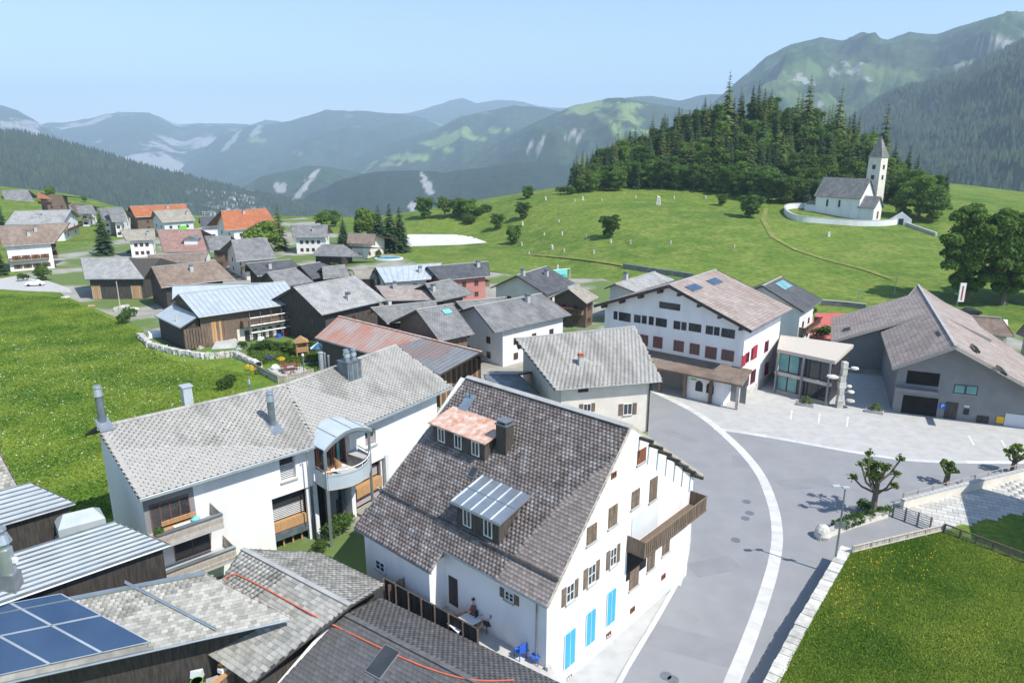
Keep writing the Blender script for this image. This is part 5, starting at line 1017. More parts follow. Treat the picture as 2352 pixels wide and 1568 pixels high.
c4_ = H('big chalet at the left with brown roof and flower hung balconies', (5, 566), (125, 558), (-10, 517), (165, 514), 7.5, 'rb', 'plaster', 4, ch=[(66, 540), (82, 530)], rect=True, bal='right', shut='woodr')
c4_.balcony('front', 1, c4_.L - 2, 3.0, 1.2, 'wood', .95, True); c4_.balcony('right', 2, c4_.w * 2 - 2, 5.4, 1.2, 'wood', .95, True)
H('wide house with pale grey roof directly behind the flowered chalet', (10, 516), (147, 512), (25, 487), (170, 480), 6.5, 'rl', 'plaster', ch=[(95, 500)], bal='right')
H('grey roofed house above the chalet near the left edge', (15, 473), (85, 471), (5, 437), (62, 437), 6, 'rg', 'plaster')
H('topmost small grey roofed house at the left edge', (12, 432), (48, 431), (5, 417), (47, 417), 5, 'rg', 'plaster', 2)
H('orange roofed house with solar panels on the upper left slope', (85, 455), (124, 458), (72, 443), (105, 442), 5, 'ro', 'wood', 2, bal='front')
H('grey roofed house behind the orange solar house', (128, 481), (170, 483), (130, 465), (164, 464), 5, 'rg', 'wood', 2)
H('narrow grey roofed house left of the spruce, in the back row', (180, 491), (222, 490), (170, 473), (215, 471), 5.5, 'rg', 'plaster', 2, bal='front')
H('house with plain grey roof right above the dark spruce', (257, 510), (292, 509), (245, 477), (281, 477), 6, 'rg', 'plaster', 2)
H('slim grey roofed house half hidden by the spruce', (232, 505), (256, 505), (222, 478), (243, 478), 6, 'rg', 'plaster2', 1)
H('long house with bright orange roof in the back row', (310, 499), (438, 492), (297, 474), (425, 468), 6, 'ro', 'wood', 3, ch=[(385, 478)])
gb_ = H('grey roofed house with green awning before the long orange roof', (372, 511), (450, 506), (350, 484), (435, 480), 6, 'rn', 'plasterb', 3, ch=[(430, 492)])
gb_.panel('green_awning', 'front', (410, 519), (428, 526), 'green', .01, .8)
H('small dark slate roof beside the bright orange roofs', (462, 521), (506, 519), (457, 498), (500, 496), 5, 'rd', 'plaster', 2)
H('square house with bright orange roof right of the dark slate one', (515, 529), (640, 520), (500, 483), (620, 480), 6, 'ro', 'plaster', 4, ch=[(560, 490)])
H('beige roofed house in front of the spruce', (290, 553), (358, 550), (275, 528), (355, 526), 5.5, 'rn', 'plaster', 3, ch=[(340, 540)])
rd_ = H('house with reddish tile roof and one dormer', (375, 579), (477, 577), (361, 528), (460, 527), 5.5, 'rp', 'plaster', 3)
s_, t_ = rd_.hit('roof', (440, 557)); cx = rd_.faces['roof'][0] + rd_.faces['roof'][1] * s_ + rd_.faces['roof'][2] * t_
rd_.part(MB().box(cx.x - 1.8, cx.x + 1.8, cx.y - 1, cx.y + 3, cx.z - .5, cx.z + 1.2), 'dormer', 'plaster'); g = MB(); g.add([(cx.x - 2.3, cx.y - 1.4, cx.z + 1.1), (cx.x, cx.y - 1.4, cx.z + 2.2), (cx.x + 2.3, cx.y - 1.4, cx.z + 1.1), (cx.x - 2.3, cx.y + 4, cx.z + 1.1), (cx.x, cx.y + 4, cx.z + 2.2), (cx.x + 2.3, cx.y + 4, cx.z + 1.1)], [(0, 1, 4, 3), (1, 2, 5, 4), (0, 2, 1)]); rd_.part(g, 'dormer_roof', 'rg')
H('grey roofed timber house right of the reddish dormer roof', (482, 574), (532, 573), (470, 543), (530, 542), 5.5, 'rg', 'wood', 2)
H('house with smooth grey roof and flowered eave beside the willow', (542, 600), (636, 592), (532, 552), (610, 545), 5.5, 'rg', 'plaster2', 3, bal='front')
H('white house with grey roof and slotted dormer near the row of firs', (672, 546), (752, 545), (668, 517), (753, 517), 5.5, 'rg', 'plaster', 4, ch=[(720, 530)])
H('low brown roofed house left of the tall firs', (796, 558), (861, 562), (790, 537), (872, 537), 5, 'rb', 'plaster2', 2)
H('low grey roof before the white house and the firs', (715, 587), (835, 590), (725, 566), (803, 558), 4.5, 'rg', 'woodd', 2)
H('dark slate roof with chimney behind the blue barn ridge', (590, 634), (700, 622), (560, 604), (672, 597), 5.5, 'rd', 'woodd', 3, ch=[(620, 615)])
H('second dark slate roof next to the chimneyed one', (716, 640), (800, 624), (688, 610), (735, 602), 5, 'rd', 'woodd', 2)
H('plain grey roof directly behind the blue barn, right half', (640, 660), (720, 646), (605, 625), (688, 617), 5.5, 'rg', 'wood', 2)
H('small dark grey roof left of the pale blue sheet roof', (742, 640), (806, 632), (732, 612), (800, 610), 5, 'rg', 'woodd', 2)
H('low brown edged roof just left of the blue dormered house', (820, 640), (868, 640), (805, 622), (862, 617), 5, 'rn', 'wood', 1)
bl_ = H('light blue sheet roofed house with a small white dormer in mid village', (883, 648), (990, 640), (865, 616), (1012, 602), 5.5, 'metalb', 'plasterb', 2, ch=[(965, 625)])
bl_.seams(1.0, 'metal', .05, .05, False)
H('house with dark slate roof and red walls near the pasture', (1010, 644), (1126, 633), (985, 614), (1116, 599), 5.5, 'rd', 'pink', 3, ch=[(1098, 612)], bal='right')
H('pinkish brown roofed house with brick chimney in mid village', (888, 690), (1000, 688), (860, 662), (968, 651), 5.5, 'rs', 'wood', 2, ch=[(907, 662)])
H('grey roof right of the pinkish one, sloping to the lane', (1003, 692), (1090, 673), (973, 652), (1038, 642), 5.5, 'rg', 'wood', 2, ch=[(995, 668)])
H('long dark grey roof in front of the pinkish brown one', (888, 742), (1010, 728), (853, 708), (1000, 690), 5, 'rg', 'woodd', 2)
sk_ = H('grey roofed house with turquoise skylight in the middle of the village', (1008, 782), (1090, 765), (953, 711), (1043, 698), 6.5, 'rg', 'wood', 2)
sk_.skylight((1027, 716), 1.6, 1.2, m='teal')
H('white walled house with dark grey roof right of the turquoise skylight', (1085, 735), (1142, 729), (1045, 692), (1165, 684), 6.5, 'rg', 'plaster', 2, wf='woodl')
H('grey roofed house with a tiny chimney behind the corner house', (1135, 763), (1312, 722), (1095, 706), (1236, 672), 6.5, 'rg', 'plaster', 3, ch=[(1212, 693)])
H('dark blue slate roofed house with broad chimney below the pasture', (1253, 675), (1319, 650), (1180, 632), (1261, 612), 6, 'rd', 'plaster2', 2, ch=[(1255, 633), (1201, 632)], bal='right')
H('small beige roofed chalet with flowers between slate house and school', (1346, 697), (1377, 682), (1300, 664), (1336, 655), 5.5, 'rn', 'wood', 2, bal='left')
H('grey roofed house left of the school, seen by its pale gable', (1462, 672), (1550, 642), (1411, 652), (1506, 624), 7, 'rl', 'plasterb', 2, ch=[(1437, 640)], wf='dark')
sb_ = H('blue slate roofed house with rooftop glazing right of the school', (1846, 716), (1889, 688), (1740, 655), (1806, 637), 7, 'rd', 'plaster', 2, bal='front')
a, c = sb_.hit('roof', (1800, 650)); sb_.skylight((1800, 655), 5, 2.2, m='glassb')
H('small grey sheet roof tucked under the corner house', (1125, 905), (1240, 905), (1110, 872), (1190, 846), 4.2, 'metald', 'woodd', 0, lw=0, name='lean_to_shed', cat='shed')
H('dark walled cottage with grey roof between pale barn and white wing house', (790, 722), (885, 700), (775, 708), (880, 692), 4.5, 'rb', 'woodd', 1, lw=0, name='cottage')
# ================================================================ church on its mound
CB = Gd(1935, 492); cz = CB[2]
def chunit():
    t = thing('church', 'small white church with grey slate roofs and slender bell tower on the pasture knoll', 'church', (CB[0], CB[1], cz), math.radians(-55))
    def hse(x0, x1, y0, y1, h, zr, nm, ov=.6):   # ridge along x
        ym = (y0 + y1) / 2; g = MB().add([(x0, y0, -3), (x0, y0, h), (x0, ym, zr), (x0, y1, h), (x0, y1, -3), (x1, y0, -3), (x1, y0, h), (x1, ym, zr), (x1, y1, h), (x1, y1, -3)], [(0, 1, 2, 3, 4), (9, 8, 7, 6, 5), (0, 5, 6, 1), (1, 6, 7, 2), (2, 7, 8, 3), (3, 8, 9, 4), (4, 9, 5, 0)]); g.build(nm + '_wall', 'plaster', t)
        g = MB(); k = (zr - h) / (ym - y0)
        for sg, ye in ((-1, y0 - ov), (1, y1 + ov)):
            ze = h - k * ov; u = .22; a, b, c, d = (x0 - ov, ye, ze + .05), (x1 + ov, ye, ze + .05), (x1 + ov, ym, zr + .05), (x0 - ov, ym, zr + .05)
            P4 = [a, b, c, d]; g.hexa(P4 + [(p[0], p[1], p[2] + u) for p in P4])
        g.build(nm + '_roof', 'rg', t)
    hse(-9, 9, -4.8, 4.8, 7.2, 13.5, 'nave'); hse(8.9, 14.5, -4.4, 1.0, 4.0, 7.4, 'porch')
    for x in (-4, 1): MB().box(x - .4, x + .4, -4.86, -4.8, 3, 5.6).build('window', 'dark', t)
    MB().box(14.5, 14.56, -2.0, -.8, -.5, 2.2).build('door', 'woodr', t)
    tx, ty, w, h = 7.2, 7.6, 2.4, 21.5; g = MB(); g.hexa([(tx - w * 1.08, ty - w * 1.08, -3), (tx + w * 1.08, ty - w * 1.08, -3), (tx + w * 1.08, ty + w * 1.08, -3), (tx - w * 1.08, ty + w * 1.08, -3), (tx - w, ty - w, h), (tx + w, ty - w, h), (tx + w, ty + w, h), (tx - w, ty + w, h)]); g.build('tower', 'plaster2', t)
    e = w + .35; g = MB().add([(tx - e, ty - e, h), (tx + e, ty - e, h), (tx + e, ty + e, h), (tx - e, ty + e, h), (tx, ty, h + 7.5)], [(3, 2, 1, 0), (0, 1, 4), (1, 2, 4), (2, 3, 4), (3, 0, 4)]); g.build('spire', 'rg', t)
    MB().tube([(tx, ty, h + 7.2), (tx, ty, h + 9)], .08, 5).beam((tx - .4, ty, h + 8.4), (tx + .4, ty, h + 8.4), .1, .1).build('cross', 'dark', t)
    for z in (h - 3.6, h - 7.4):
        for (x, y, a, b_) in ((tx + w, ty, .12, .55), (tx, ty - w, .55, .12), (tx - w, ty, .12, .55)):
            MB().box(x - a - .04, x + a + .04, y - b_ - .04, y + b_ + .04, z - .8, z + .8).build('belfry_opening', 'dark', t)
    return t
CH = chunit()
def wallrib(name, label, pts, h, w, m, cap='conc', cat='wall', zt=None, n=8, group=None):
    q = [Gd(*p) for p in pts]; o = []
    for i in range(len(q) - 1):
        a, b, c, d = q[max(i - 1, 0)], q[i], q[i + 1], q[min(i + 2, len(q) - 1)]
        for k in range(n): t = k / n; o.append(.5 * ((2 * b) + (-a + c) * t + (2 * a - 5 * b + 4 * c - d) * t * t + (-a + 3 * b - 3 * c + d) * t ** 3))
    o.append(q[-1]); r = thing(name, label, cat, o[0], 0, group); g = MB(); cp = MB()
    for a, b in zip(o[:-1], o[1:]):
        a = Vector(a) - r.location; b = Vector(b) - r.location; d = (b - a); d.z = 0; d.normalize(); s_ = Vector((-d.y, d.x, 0)) * w / 2
        za, zb = T(a.x + r.location.x, a.y + r.location.y) - r.location.z, T(b.x + r.location.x, b.y + r.location.y) - r.location.z
        f = lambda p, sg, z: (p.x + s_.x * sg, p.y + s_.y * sg, z)
        g.hexa([f(a, -1, za - 1.5), f(b, -1, zb - 1.5), f(b, 1, zb - 1.5), f(a, 1, za - 1.5), f(a, -1, za + h), f(b, -1, zb + h), f(b, 1, zb + h), f(a, 1, za + h)])
        cp.hexa([f(a, -1.15, za + h), f(b, -1.15, zb + h), f(b, 1.15, zb + h), f(a, 1.15, za + h), f(a, -1.15, za + h + .12), f(b, -1.15, zb + h + .12), f(b, 1.15, zb + h + .12), f(a, 1.15, za + h + .12)])
    g.build('wall_body', m, r); cp.build('coping', cap, r); return r
wallrib('churchyard_wall', 'curved white churchyard wall around the church', [(1872, 478), (1812, 480), (1804, 492), (1830, 507), (1900, 514), (1980, 519), (2040, 518), (2075, 512)], 2.0, .7, 'plaster')
wallrib('path_wall', 'low pale wall leading from the churchyard gate to the big trees', [(2075, 515), (2110, 528), (2150, 542)], 1.0, .6, 'conc')
p = Gd(2068, 516); gt = thing('churchyard_gate', 'small white gabled gatehouse in the churchyard wall', 'gate', p, math.radians(-25))
MB().add([(-3.4, -.6, -1), (3.4, -.6, -1), (3.4, .6, -1), (-3.4, .6, -1), (-3.4, -.6, 2), (3.4, -.6, 2), (3.4, .6, 2), (-3.4, .6, 2), (0, -.6, 4.6), (0, .6, 4.6)], [(0, 1, 5, 8, 4), (3, 7, 9, 6, 2), (1, 2, 6, 5), (0, 4, 7, 3), (4, 8, 9, 7), (8, 5, 6, 9)]).build('gate_wall', 'plaster', gt); MB().box(-.8, .8, -.66, -.6, -.5, 2.2).build('gate_opening', 'dark', gt)
p = Gd(1862, 484); cp_ = thing('churchyard_chapel', 'tiny grey roofed chapel beside the nave, inside the churchyard wall', 'chapel', p, math.radians(-40)); MB().box(-2, 2, -1.5, 1.5, -1, 2.6).build('wall', 'plasterb', cp_); MB().add([(-2.3, -1.8, 2.6), (2.3, -1.8, 2.6), (2.3, 1.8, 2.6), (-2.3, 1.8, 2.6), (-1, 0, 4), (1, 0, 4)], [(0, 1, 5, 4), (2, 3, 4, 5), (1, 2, 5), (3, 0, 4), (3, 2, 1, 0)]).build('roof', 'rg', cp_)
# ================================================================ vegetation
def leafy(name, blobs, n, s, m, seed, droop=0.0, fill=.25):
    r = np.random.default_rng(seed); B = np.array(blobs); w = B[:, 3] * B[:, 4]; idx = r.choice(len(B), n, p=w / w.sum()); b = B[idx]
    d = r.normal(size=(n, 3)); d /= np.linalg.norm(d, axis=1)[:, None]; d[:, 2] = np.where(d[:, 2] < -.5, -d[:, 2] * .6, d[:, 2]); rad = 1 - fill * r.random(n) ** .6
    c = b[:, :3] + d * np.stack([b[:, 3], b[:, 3], b[:, 4]], 1) * rad[:, None]
    nrm = d + r.normal(size=(n, 3)) * .55; nrm /= np.linalg.norm(nrm, axis=1)[:, None]
    t = np.cross(nrm, r.normal(size=(n, 3))); t /= np.linalg.norm(t, axis=1)[:, None]; u = np.cross(nrm, t); sz = s * r.uniform(.6, 1.3, n)[:, None]
    V_ = np.stack([c - t * sz, c - u * sz * .6, c + t * sz, c + u * sz * .6], 1).reshape(-1, 3); V_[:, 2] -= droop * 0
    me = bpy.data.meshes.new(name); F_ = np.arange(4 * n).reshape(-1, 4); me.vertices.add(4 * n); me.vertices.foreach_set('co', V_.astype(np.float32).ravel()); me.loops.add(4 * n); me.loops.foreach_set('vertex_index', F_.ravel().astype(np.int32))
    me.polygons.add(n); me.polygons.foreach_set('loop_start', (np.arange(n) * 4).astype(np.int32)); me.polygons.foreach_set('loop_total', np.full(n, 4, np.int32)); me.materials.append(M[m]); me.update(calc_edges=True); return me
def blobset(H_, R_, k, seed, low=.2, br=.40):
    r = random.Random(seed); out = []
    for i in range(k):
        z = H_ * r.uniform(low, .9); q = math.sqrt(max(.05, 1 - ((z - H_ * .58) / (H_ * .45)) ** 2)); a = r.uniform(0, 6.28); d = R_ * q * r.uniform(.25, .8); s_ = R_ * br * r.uniform(.6, 1.15)
        out.append((math.cos(a) * d, math.sin(a) * d, z, s_, s_ * r.uniform(.6, .85)))
    out.append((0, 0, H_ * .55, R_ * .72, H_ * .34)); return out
def trunkmesh(name, H_, r0, limbs, seed, blobs=None, lean=0):
    g = MB(); r = random.Random(seed); g.tube([(0, 0, -.6), (lean * .2, 0, H_ * .2), (lean * .5 + r.uniform(-.2, .2), r.uniform(-.2, .2), H_ * .5), (lean, 0, H_ * .8)], [r0 * 1.3, r0, r0 * .65, r0 * .15], 8)
    for i in range(limbs):
        b = (blobs or [(r.uniform(-1, 1) * H_ * .25, r.uniform(-1, 1) * H_ * .25, H_ * r.uniform(.5, .8), 1, 1)])[i % len(blobs or [0])]; z0 = H_ * r.uniform(.22, .5)
        g.tube([(lean * z0 / H_, 0, z0), (b[0] * .5, b[1] * .5, (z0 + b[2]) / 2 + .2), (b[0], b[1], b[2])], [r0 * .42, r0 * .28, r0 * .08], 5)
    me = bpy.data.meshes.new(name); me.from_pydata(g.v, [], g.f); me.materials.append(M['bark']); return me
def conifer(name, H_, R_, m, seed, tiers=22, per=11, sparse=0, r0=.3, start=.06):
    r = random.Random(seed); g = MB()
    for i in range(tiers):
        t = (i + r.random() * .5) / tiers; z = H_ * (start + (1 - start) * t); R = R_ * (1 - t) ** .8 * r.uniform(.8, 1.1) + .15; n = max(4, int(per * (1 - t * .55)))
        for k in range(n):
            if r.random() < sparse: continue
            a = 6.283 * (k + r.random() * .8) / n; L = R * r.uniform(.7, 1.15); dr = L * r.uniform(.25, .5); w = L * r.uniform(.22, .34); ca, sa = math.cos(a), math.sin(a); up = r.uniform(-.1, .25)
            for q0, q1 in ((0, .55), (.45, 1)):
                w0 = w * (.35 if q0 == 0 else 1); w1 = w * (1 if q0 == 0 else .15); x0, x1 = L * q0, L * q1; z0, z1 = z - dr * q0 ** 1.5 + up * q0, z - dr * q1 ** 1.5 + up * q1 + r.uniform(-.1, .1)
                g.add([(ca * x0 - sa * w0, sa * x0 + ca * w0, z0 - w0 * .35), (ca * x0, sa * x0, z0 + .06), (ca * x1, sa * x1, z1 + .06), (ca * x1 - sa * w1, sa * x1 + ca * w1, z1 - w1 * .35), (ca * x0 + sa * w0, sa * x0 - ca * w0, z0 - w0 * .35), (ca * x1 + sa * w1, sa * x1 - ca * w1, z1 - w1 * .35)], [(0, 1, 2, 3), (1, 4, 5, 2)])
    me = bpy.data.meshes.new(name); me.from_pydata(g.v, [], g.f); me.materials.append(M[m]); return me
def spiketrunk(name, H_, r0): g = MB().tube([(0, 0, -.6), (0, 0, H_ * .5), (0, 0, H_ * .97)], [r0, r0 * .6, .04], 6); me = bpy.data.meshes.new(name); me.from_pydata(g.v, [], g.f); me.materials.append(M['bark']); return me
KIND = {}
for i in range(3):
    b_s = blobset(12, 5.0, 26, 20 + i, .14, .34); KIND['broad%d' % i] = (leafy('crown', b_s, 4200, .36, ('leaf', 'leafd', 'leaf')[i], i), trunkmesh('trunk', 12, .3, 6, i, b_s), 12)
b_s = blobset(12, 4.6, 15, 33); KIND['pale'] = (leafy('crown', b_s, 2600, .42, 'leafy', 9), trunkmesh('trunk', 12, .28, 6, 9, b_s), 12)
for i in range(3): KIND['fir%d' % i] = (conifer('crown', 22, 4.0, 'fir', 40 + i, 34, 14), spiketrunk('trunk', 22, .3), 22)
for i in range(2): KIND['larch%d' % i] = (conifer('crown', 24, 4.2, 'larch', 50 + i, 34, 12, .2), spiketrunk('trunk', 24, .3), 24)
b_s = [(random.Random(i).uniform(-1, 1), random.Random(i + 9).uniform(-1, 1), .9 + .3 * (i % 3), 1.0, .8) for i in range(6)]; KIND['bush'] = (leafy('crown', b_s, 700, .2, 'leafd', 14), spiketrunk('trunk', 1.2, .08), 2.2)
def tree(kind, loc, H_, label, group=None, cat='tree', wide=1.0, name=None, rz=None):
    cr, tr, h0 = KIND[kind]; s_ = H_ / h0; nm = name or ('spruce_tree' if kind.startswith('fir') else 'larch_tree' if kind.startswith('larch') else 'bush' if kind == 'bush' else 'leafy_tree')
    t = thing(nm, label, cat, loc, random.uniform(0, 6) if rz is None else rz, group); t.scale = (s_ * wide, s_ * wide, s_); place('trunk', tr, t); place('crown', cr, t); return t
def at(kind, x, y, top, label, **k):      # tree standing at a bearing, as tall as it shows
    p = Gd(x, y); d = math.hypot(p[0], p[1]); H_ = None
    e = ray(x, top); H_ = CAM_H + e[2] * d / math.hypot(e[0], e[1]) - p[2]
    return tree(kind, p, max(H_, 1.0), label, **k)
# the wood on the knoll
fb_ = [(1322, 446), (1400, 442), (1480, 438), (1560, 440), (1640, 452), (1720, 462), (1800, 470), (1872, 474), (2060, 470), (2110, 480), (2160, 475)]
FB = sorted([tuple(Gd(*p)[:2]) for p in fb_]); fx = [p[0] for p in FB]; fy = [min(p[1], 345) for p in FB]
rf = random.Random(12); pts = []; tries = 0
while len(pts) < 300 and tries < 60000:
    tries += 1; x = rf.uniform(fx[0] + 1, fx[-1] + 3); y0_ = np.interp(x, fx, fy); y = y0_ + abs(rf.gauss(0, 1)) * 45 + 2
    if y > 425 or any((x - a) ** 2 + (y - b) ** 2 < 22 for a, b in pts): continue
    if abs(x - CB[0] - 3) < 18 and y < CB[1] + 14: continue
    pts.append((x, y))
for i, (x, y) in enumerate(pts):
    edge = y - np.interp(x, fx, fy); u = rf.random(); left = (x - fx[0]) / (fx[-1] - fx[0])
    if edge < 22: kind, H_ = (rf.choice(['broad0', 'broad1', 'broad2', 'broad1']), rf.uniform(9, 15)) if u < .8 else ('fir%d' % rf.randrange(3), rf.uniform(11, 17))
    elif u < .36: kind, H_ = 'broad%d' % rf.randrange(3), rf.uniform(13, 18)
    elif u < .74: kind, H_ = 'larch%d' % rf.randrange(2), rf.uniform(17, 24)
    else: kind, H_ = 'fir%d' % rf.randrange(3), rf.uniform(15, 23)
    if left < .12: H_ *= .75
    lab = {'b': 'leafy tree crowded in the wood on the knoll beside the church', 'l': 'light green larch crowded in the wood on the knoll', 'f': 'dark spruce crowded in the wood on the knoll'}[kind[0]]
    tree(kind, (x, y, T(x, y) - .3), H_, lab, group={'b': 'leafy trees of the knoll wood', 'l': 'larches of the knoll wood', 'f': 'spruces of the knoll wood'}[kind[0]], wide=rf.uniform(.9, 1.2))
for x, y, top, lab in ((1668, 300, 160, 'tallest larch, rising alone above the left half of the wood'), (1852, 300, 168, 'tall larch rising from the middle of the wood'), (1925, 310, 190, 'slim larch rising left of the church spire'), (2035, 330, 232, 'larch standing right behind the church spire')):
    p = Gd(x, y) if False else None; d0 = 385 if x < 2000 else 350; r_ = ray(x, 300); k = d0 / math.hypot(r_[0], r_[1]); X, Y = r_[0] * k, r_[1] * k; z = T(X, Y); e = ray(x, top); H_ = CAM_H + e[2] * d0 / math.hypot(e[0], e[1]) - z; tree('larch0', (X, Y, z), H_, lab, wide=.95)
for a in ((('broad1'), 1750, 462, 388, 'round dark tree standing at the front edge of the wood'), ('broad1', 1722, 500, 443, 'round solitary tree on the pasture below the wood'), ('broad1', 1658, 473, 443, 'small solitary tree left of the round one below the wood'),
          ('broad1', 1400, 546, 490, 'dark solitary tree on the middle of the pasture'), ('broad0', 2075, 498, 420, 'leafy tree behind the churchyard wall right of the tower'), ('broad2', 2110, 500, 400, 'tall leafy tree right of the church tower'), ('broad0', 2140, 510, 420, 'bushy tree between church and the big maples'),
          ('broad0', 1180, 560, 512, 'leafy tree at the foot of the pasture slope near the gravel lot'), ('broad1', 1200, 503, 460, 'dark tree halfway up the left pasture slope'), ('broad1', 1142, 527, 487, 'low dark tree on the left pasture slope, just above the lot'), ('broad0', 1212, 456, 424, 'rounded tree on the crest of the pasture at its left end'),
          ('broad1', 975, 502, 448, 'dark tree behind the gravel lot, leftmost of its cluster'), ('pale', 1022, 500, 447, 'pale green tree in the cluster behind the gravel lot'), ('broad1', 1052, 498, 452, 'small dark tree right of the pale one behind the lot'), ('broad2', 1078, 500, 456, 'rightmost tree of the cluster behind the gravel lot'),
          ('fir0', 242, 586, 474, 'dark spruce standing alone among the left houses'), ('fir1', 2, 632, 545, 'spruce cut by the left edge beside the flowered chalet'), ('fir2', 0, 520, 440, 'spruce at the left edge above the pale roofed house'), ('broad0', 99, 645, 602, 'small round tree before the flowered chalet'),
          ('pale', 605, 600, 500, 'wide yellow green willow in the left village'), ('larch1', 645, 575, 462, 'slender larch behind the willow'), ('broad0', 745, 522, 480, 'round tree behind the white slotted dormer house'), ('broad2', 770, 520, 482, 'second round tree behind the slotted dormer house'),
          ('fir0', 790, 562, 495, 'leftmost dark fir of the row by the gravel lot'), ('pale', 848, 560, 470, 'light green tree standing inside the row of firs'), ('fir1', 822, 560, 484, 'second fir from the left of the row'), ('fir2', 872, 572, 470, 'tall fir right of centre in the row'), ('fir0', 898, 580, 464, 'tallest fir of the row beside the lot'), ('fir1', 920, 578, 472, 'rightmost fir of the row, touching the gravel lot'),
          ('broad1', 1822, 770, 690, 'dark ivy green tree between school and blue slate house'), ('bush', 1885, 775, 748, 'bush beside the red sports court'), ('broad0', 870, 592, 572, 'little garden tree by the swimming pool'), ('broad0', 770, 632, 600, 'leafy shrub tree between the grey roofs'), ('pale', 30, 430, 395, 'pale tree above the topmost left house'), ('broad0', 118, 455, 425, 'leafy tree behind the orange solar house'), ('pale', 195, 465, 448, 'small pale tree behind the back row of houses'), ('fir1', 140, 330, 300, 'unused')):
    if a[4] == 'unused': continue
    w = 1.5 if a[4].startswith(('wide', 'round', 'tallest fir', 'rightmost fir', 'tall fir', 'leftmost', 'rightmost')) else 1.25
    at(a[0], a[1], a[2], a[3], a[4], wide=w)
rb = random.Random(8)
for x, y in [(rb.uniform(1062, 1118), rb.uniform(480, 515)) for _ in range(12)] + [(rb.uniform(1285, 1330), 446) for _ in range(4)]:
    at('bush', x, y, y - rb.uniform(10, 22), 'low bush growing along the bank behind the gravel lot' if x < 1200 else 'bush at the left foot of the wood', cat='bush', group='bushes on the bank' if x < 1200 else 'bushes at the wood edge')
for x, y, t in ((520, 893, 862), (285, 742, 715), (300, 728, 706), (590, 808, 790), (615, 800, 780), (560, 800, 782), (1235, 725, 705), (1330, 735, 712), (55, 645, 628), (300, 585, 572), (125, 520, 505), (765, 1230, 1190), (795, 1215, 1180), (740, 1265, 1240), (1320, 700, 690)):
    at('bush', x, y, t, 'shrub %s' % {520: 'behind the ridge of the long white house', 285: 'in the small meadow left of the timber shed', 300: ('on the meadow bank by the pale roofed barn' if y > 700 else 'behind the cream walled house of the left village'), 590: 'in the garden by the playhouse', 615: 'just left of the garden playhouse', 560: 'beside the junk by the timber barn', 1235: 'in the lane left of the school', 1330: 'before the school corner', 55: 'on the lane beside the white car', 125: 'between flowered chalet and spruce', 765: 'by the steps between the two white houses', 795: 'against the gable house side wall', 740: 'left of the gable house passage', 1320: 'under the small chalet'}.get(x, 'in a village garden'), cat='bush')
# great maples at the right
def bigtree(x, y, top, label, seed, R_=8.5):
    p = Gd(x, y); d = math.hypot(p[0], p[1]); e = ray(x, top); H_ = CAM_H + e[2] * d / math.hypot(e[0], e[1]) - p[2]; bs_ = blobset(H_, R_, 64, seed, .12, .25); t = thing('maple_tree', label, 'tree', p)
    place('crown', leafy('crown', bs_, 22000, .40, 'leaf', seed), t); place('trunk', trunkmesh('trunk', H_, .6, 16, seed, bs_, .8), t)
bigtree(2215, 692, 455, 'leftmost of the great maples at the right edge, before the dark slope', 71)
bigtree(2300, 700, 470, 'second great maple, its bare trunk showing over the hall roof', 72, 7.5)
bigtree(2385, 690, 462, 'third great maple, cut by the right edge', 73)
bigtree(2450, 700, 450, 'maple outside the right edge whose crown reaches in', 74)
# pollarded planes on the square
def pollard(x, y, top, label, seed, n=9):
    p = P(x, y); e = ray(x, top); d = math.hypot(p[0], p[1]); H_ = CAM_H + e[2] * d / math.hypot(e[0], e[1]); r = random.Random(seed); t = thing('pollarded_tree', label, 'tree', p); g = MB(); bl = []
    g.tube([(0, 0, -.3), (.05, 0, H_ * .3), (.15, .1, H_ * .62)], [.32, .27, .2], 9)
    for k in range(n):
        a = 6.28 * k / n + r.uniform(-.3, .3); z0 = H_ * r.uniform(.32, .6); R = H_ * r.uniform(.18, .34); z1 = H_ * r.uniform(.5, .92); e_ = (math.cos(a) * R, math.sin(a) * R, z1); g.tube([(.1, 0, z0), (math.cos(a) * R * .6, math.sin(a) * R * .6, z0 + (z1 - z0) * .4), e_], [.12, .1, .08], 6); g.lathe([(.05, -.15), (.17, 0), (.05, .15)], *e_, 6); bl.append((*e_, H_ * .085, H_ * .085))
    bl += [(r.uniform(-.6, .6), r.uniform(-.6, .6), H_ * r.uniform(.6, .9), H_ * .1, H_ * .1) for _ in range(7)]
    g.build('trunk', 'bark', t); place('crown', leafy('crown', bl, 1500, .17, 'leafy', seed, fill=.9), t)
pollard(2002, 1185, 1035, 'pollarded tree with knobbly arms beside the street lamp', 5, 12)
pollard(2172, 1112, 1055, 'smaller pollarded tree behind the parapet', 6, 6)
pollard(2325, 1085, 1012, 'pollarded tree at the right edge behind the parapet', 7, 10)
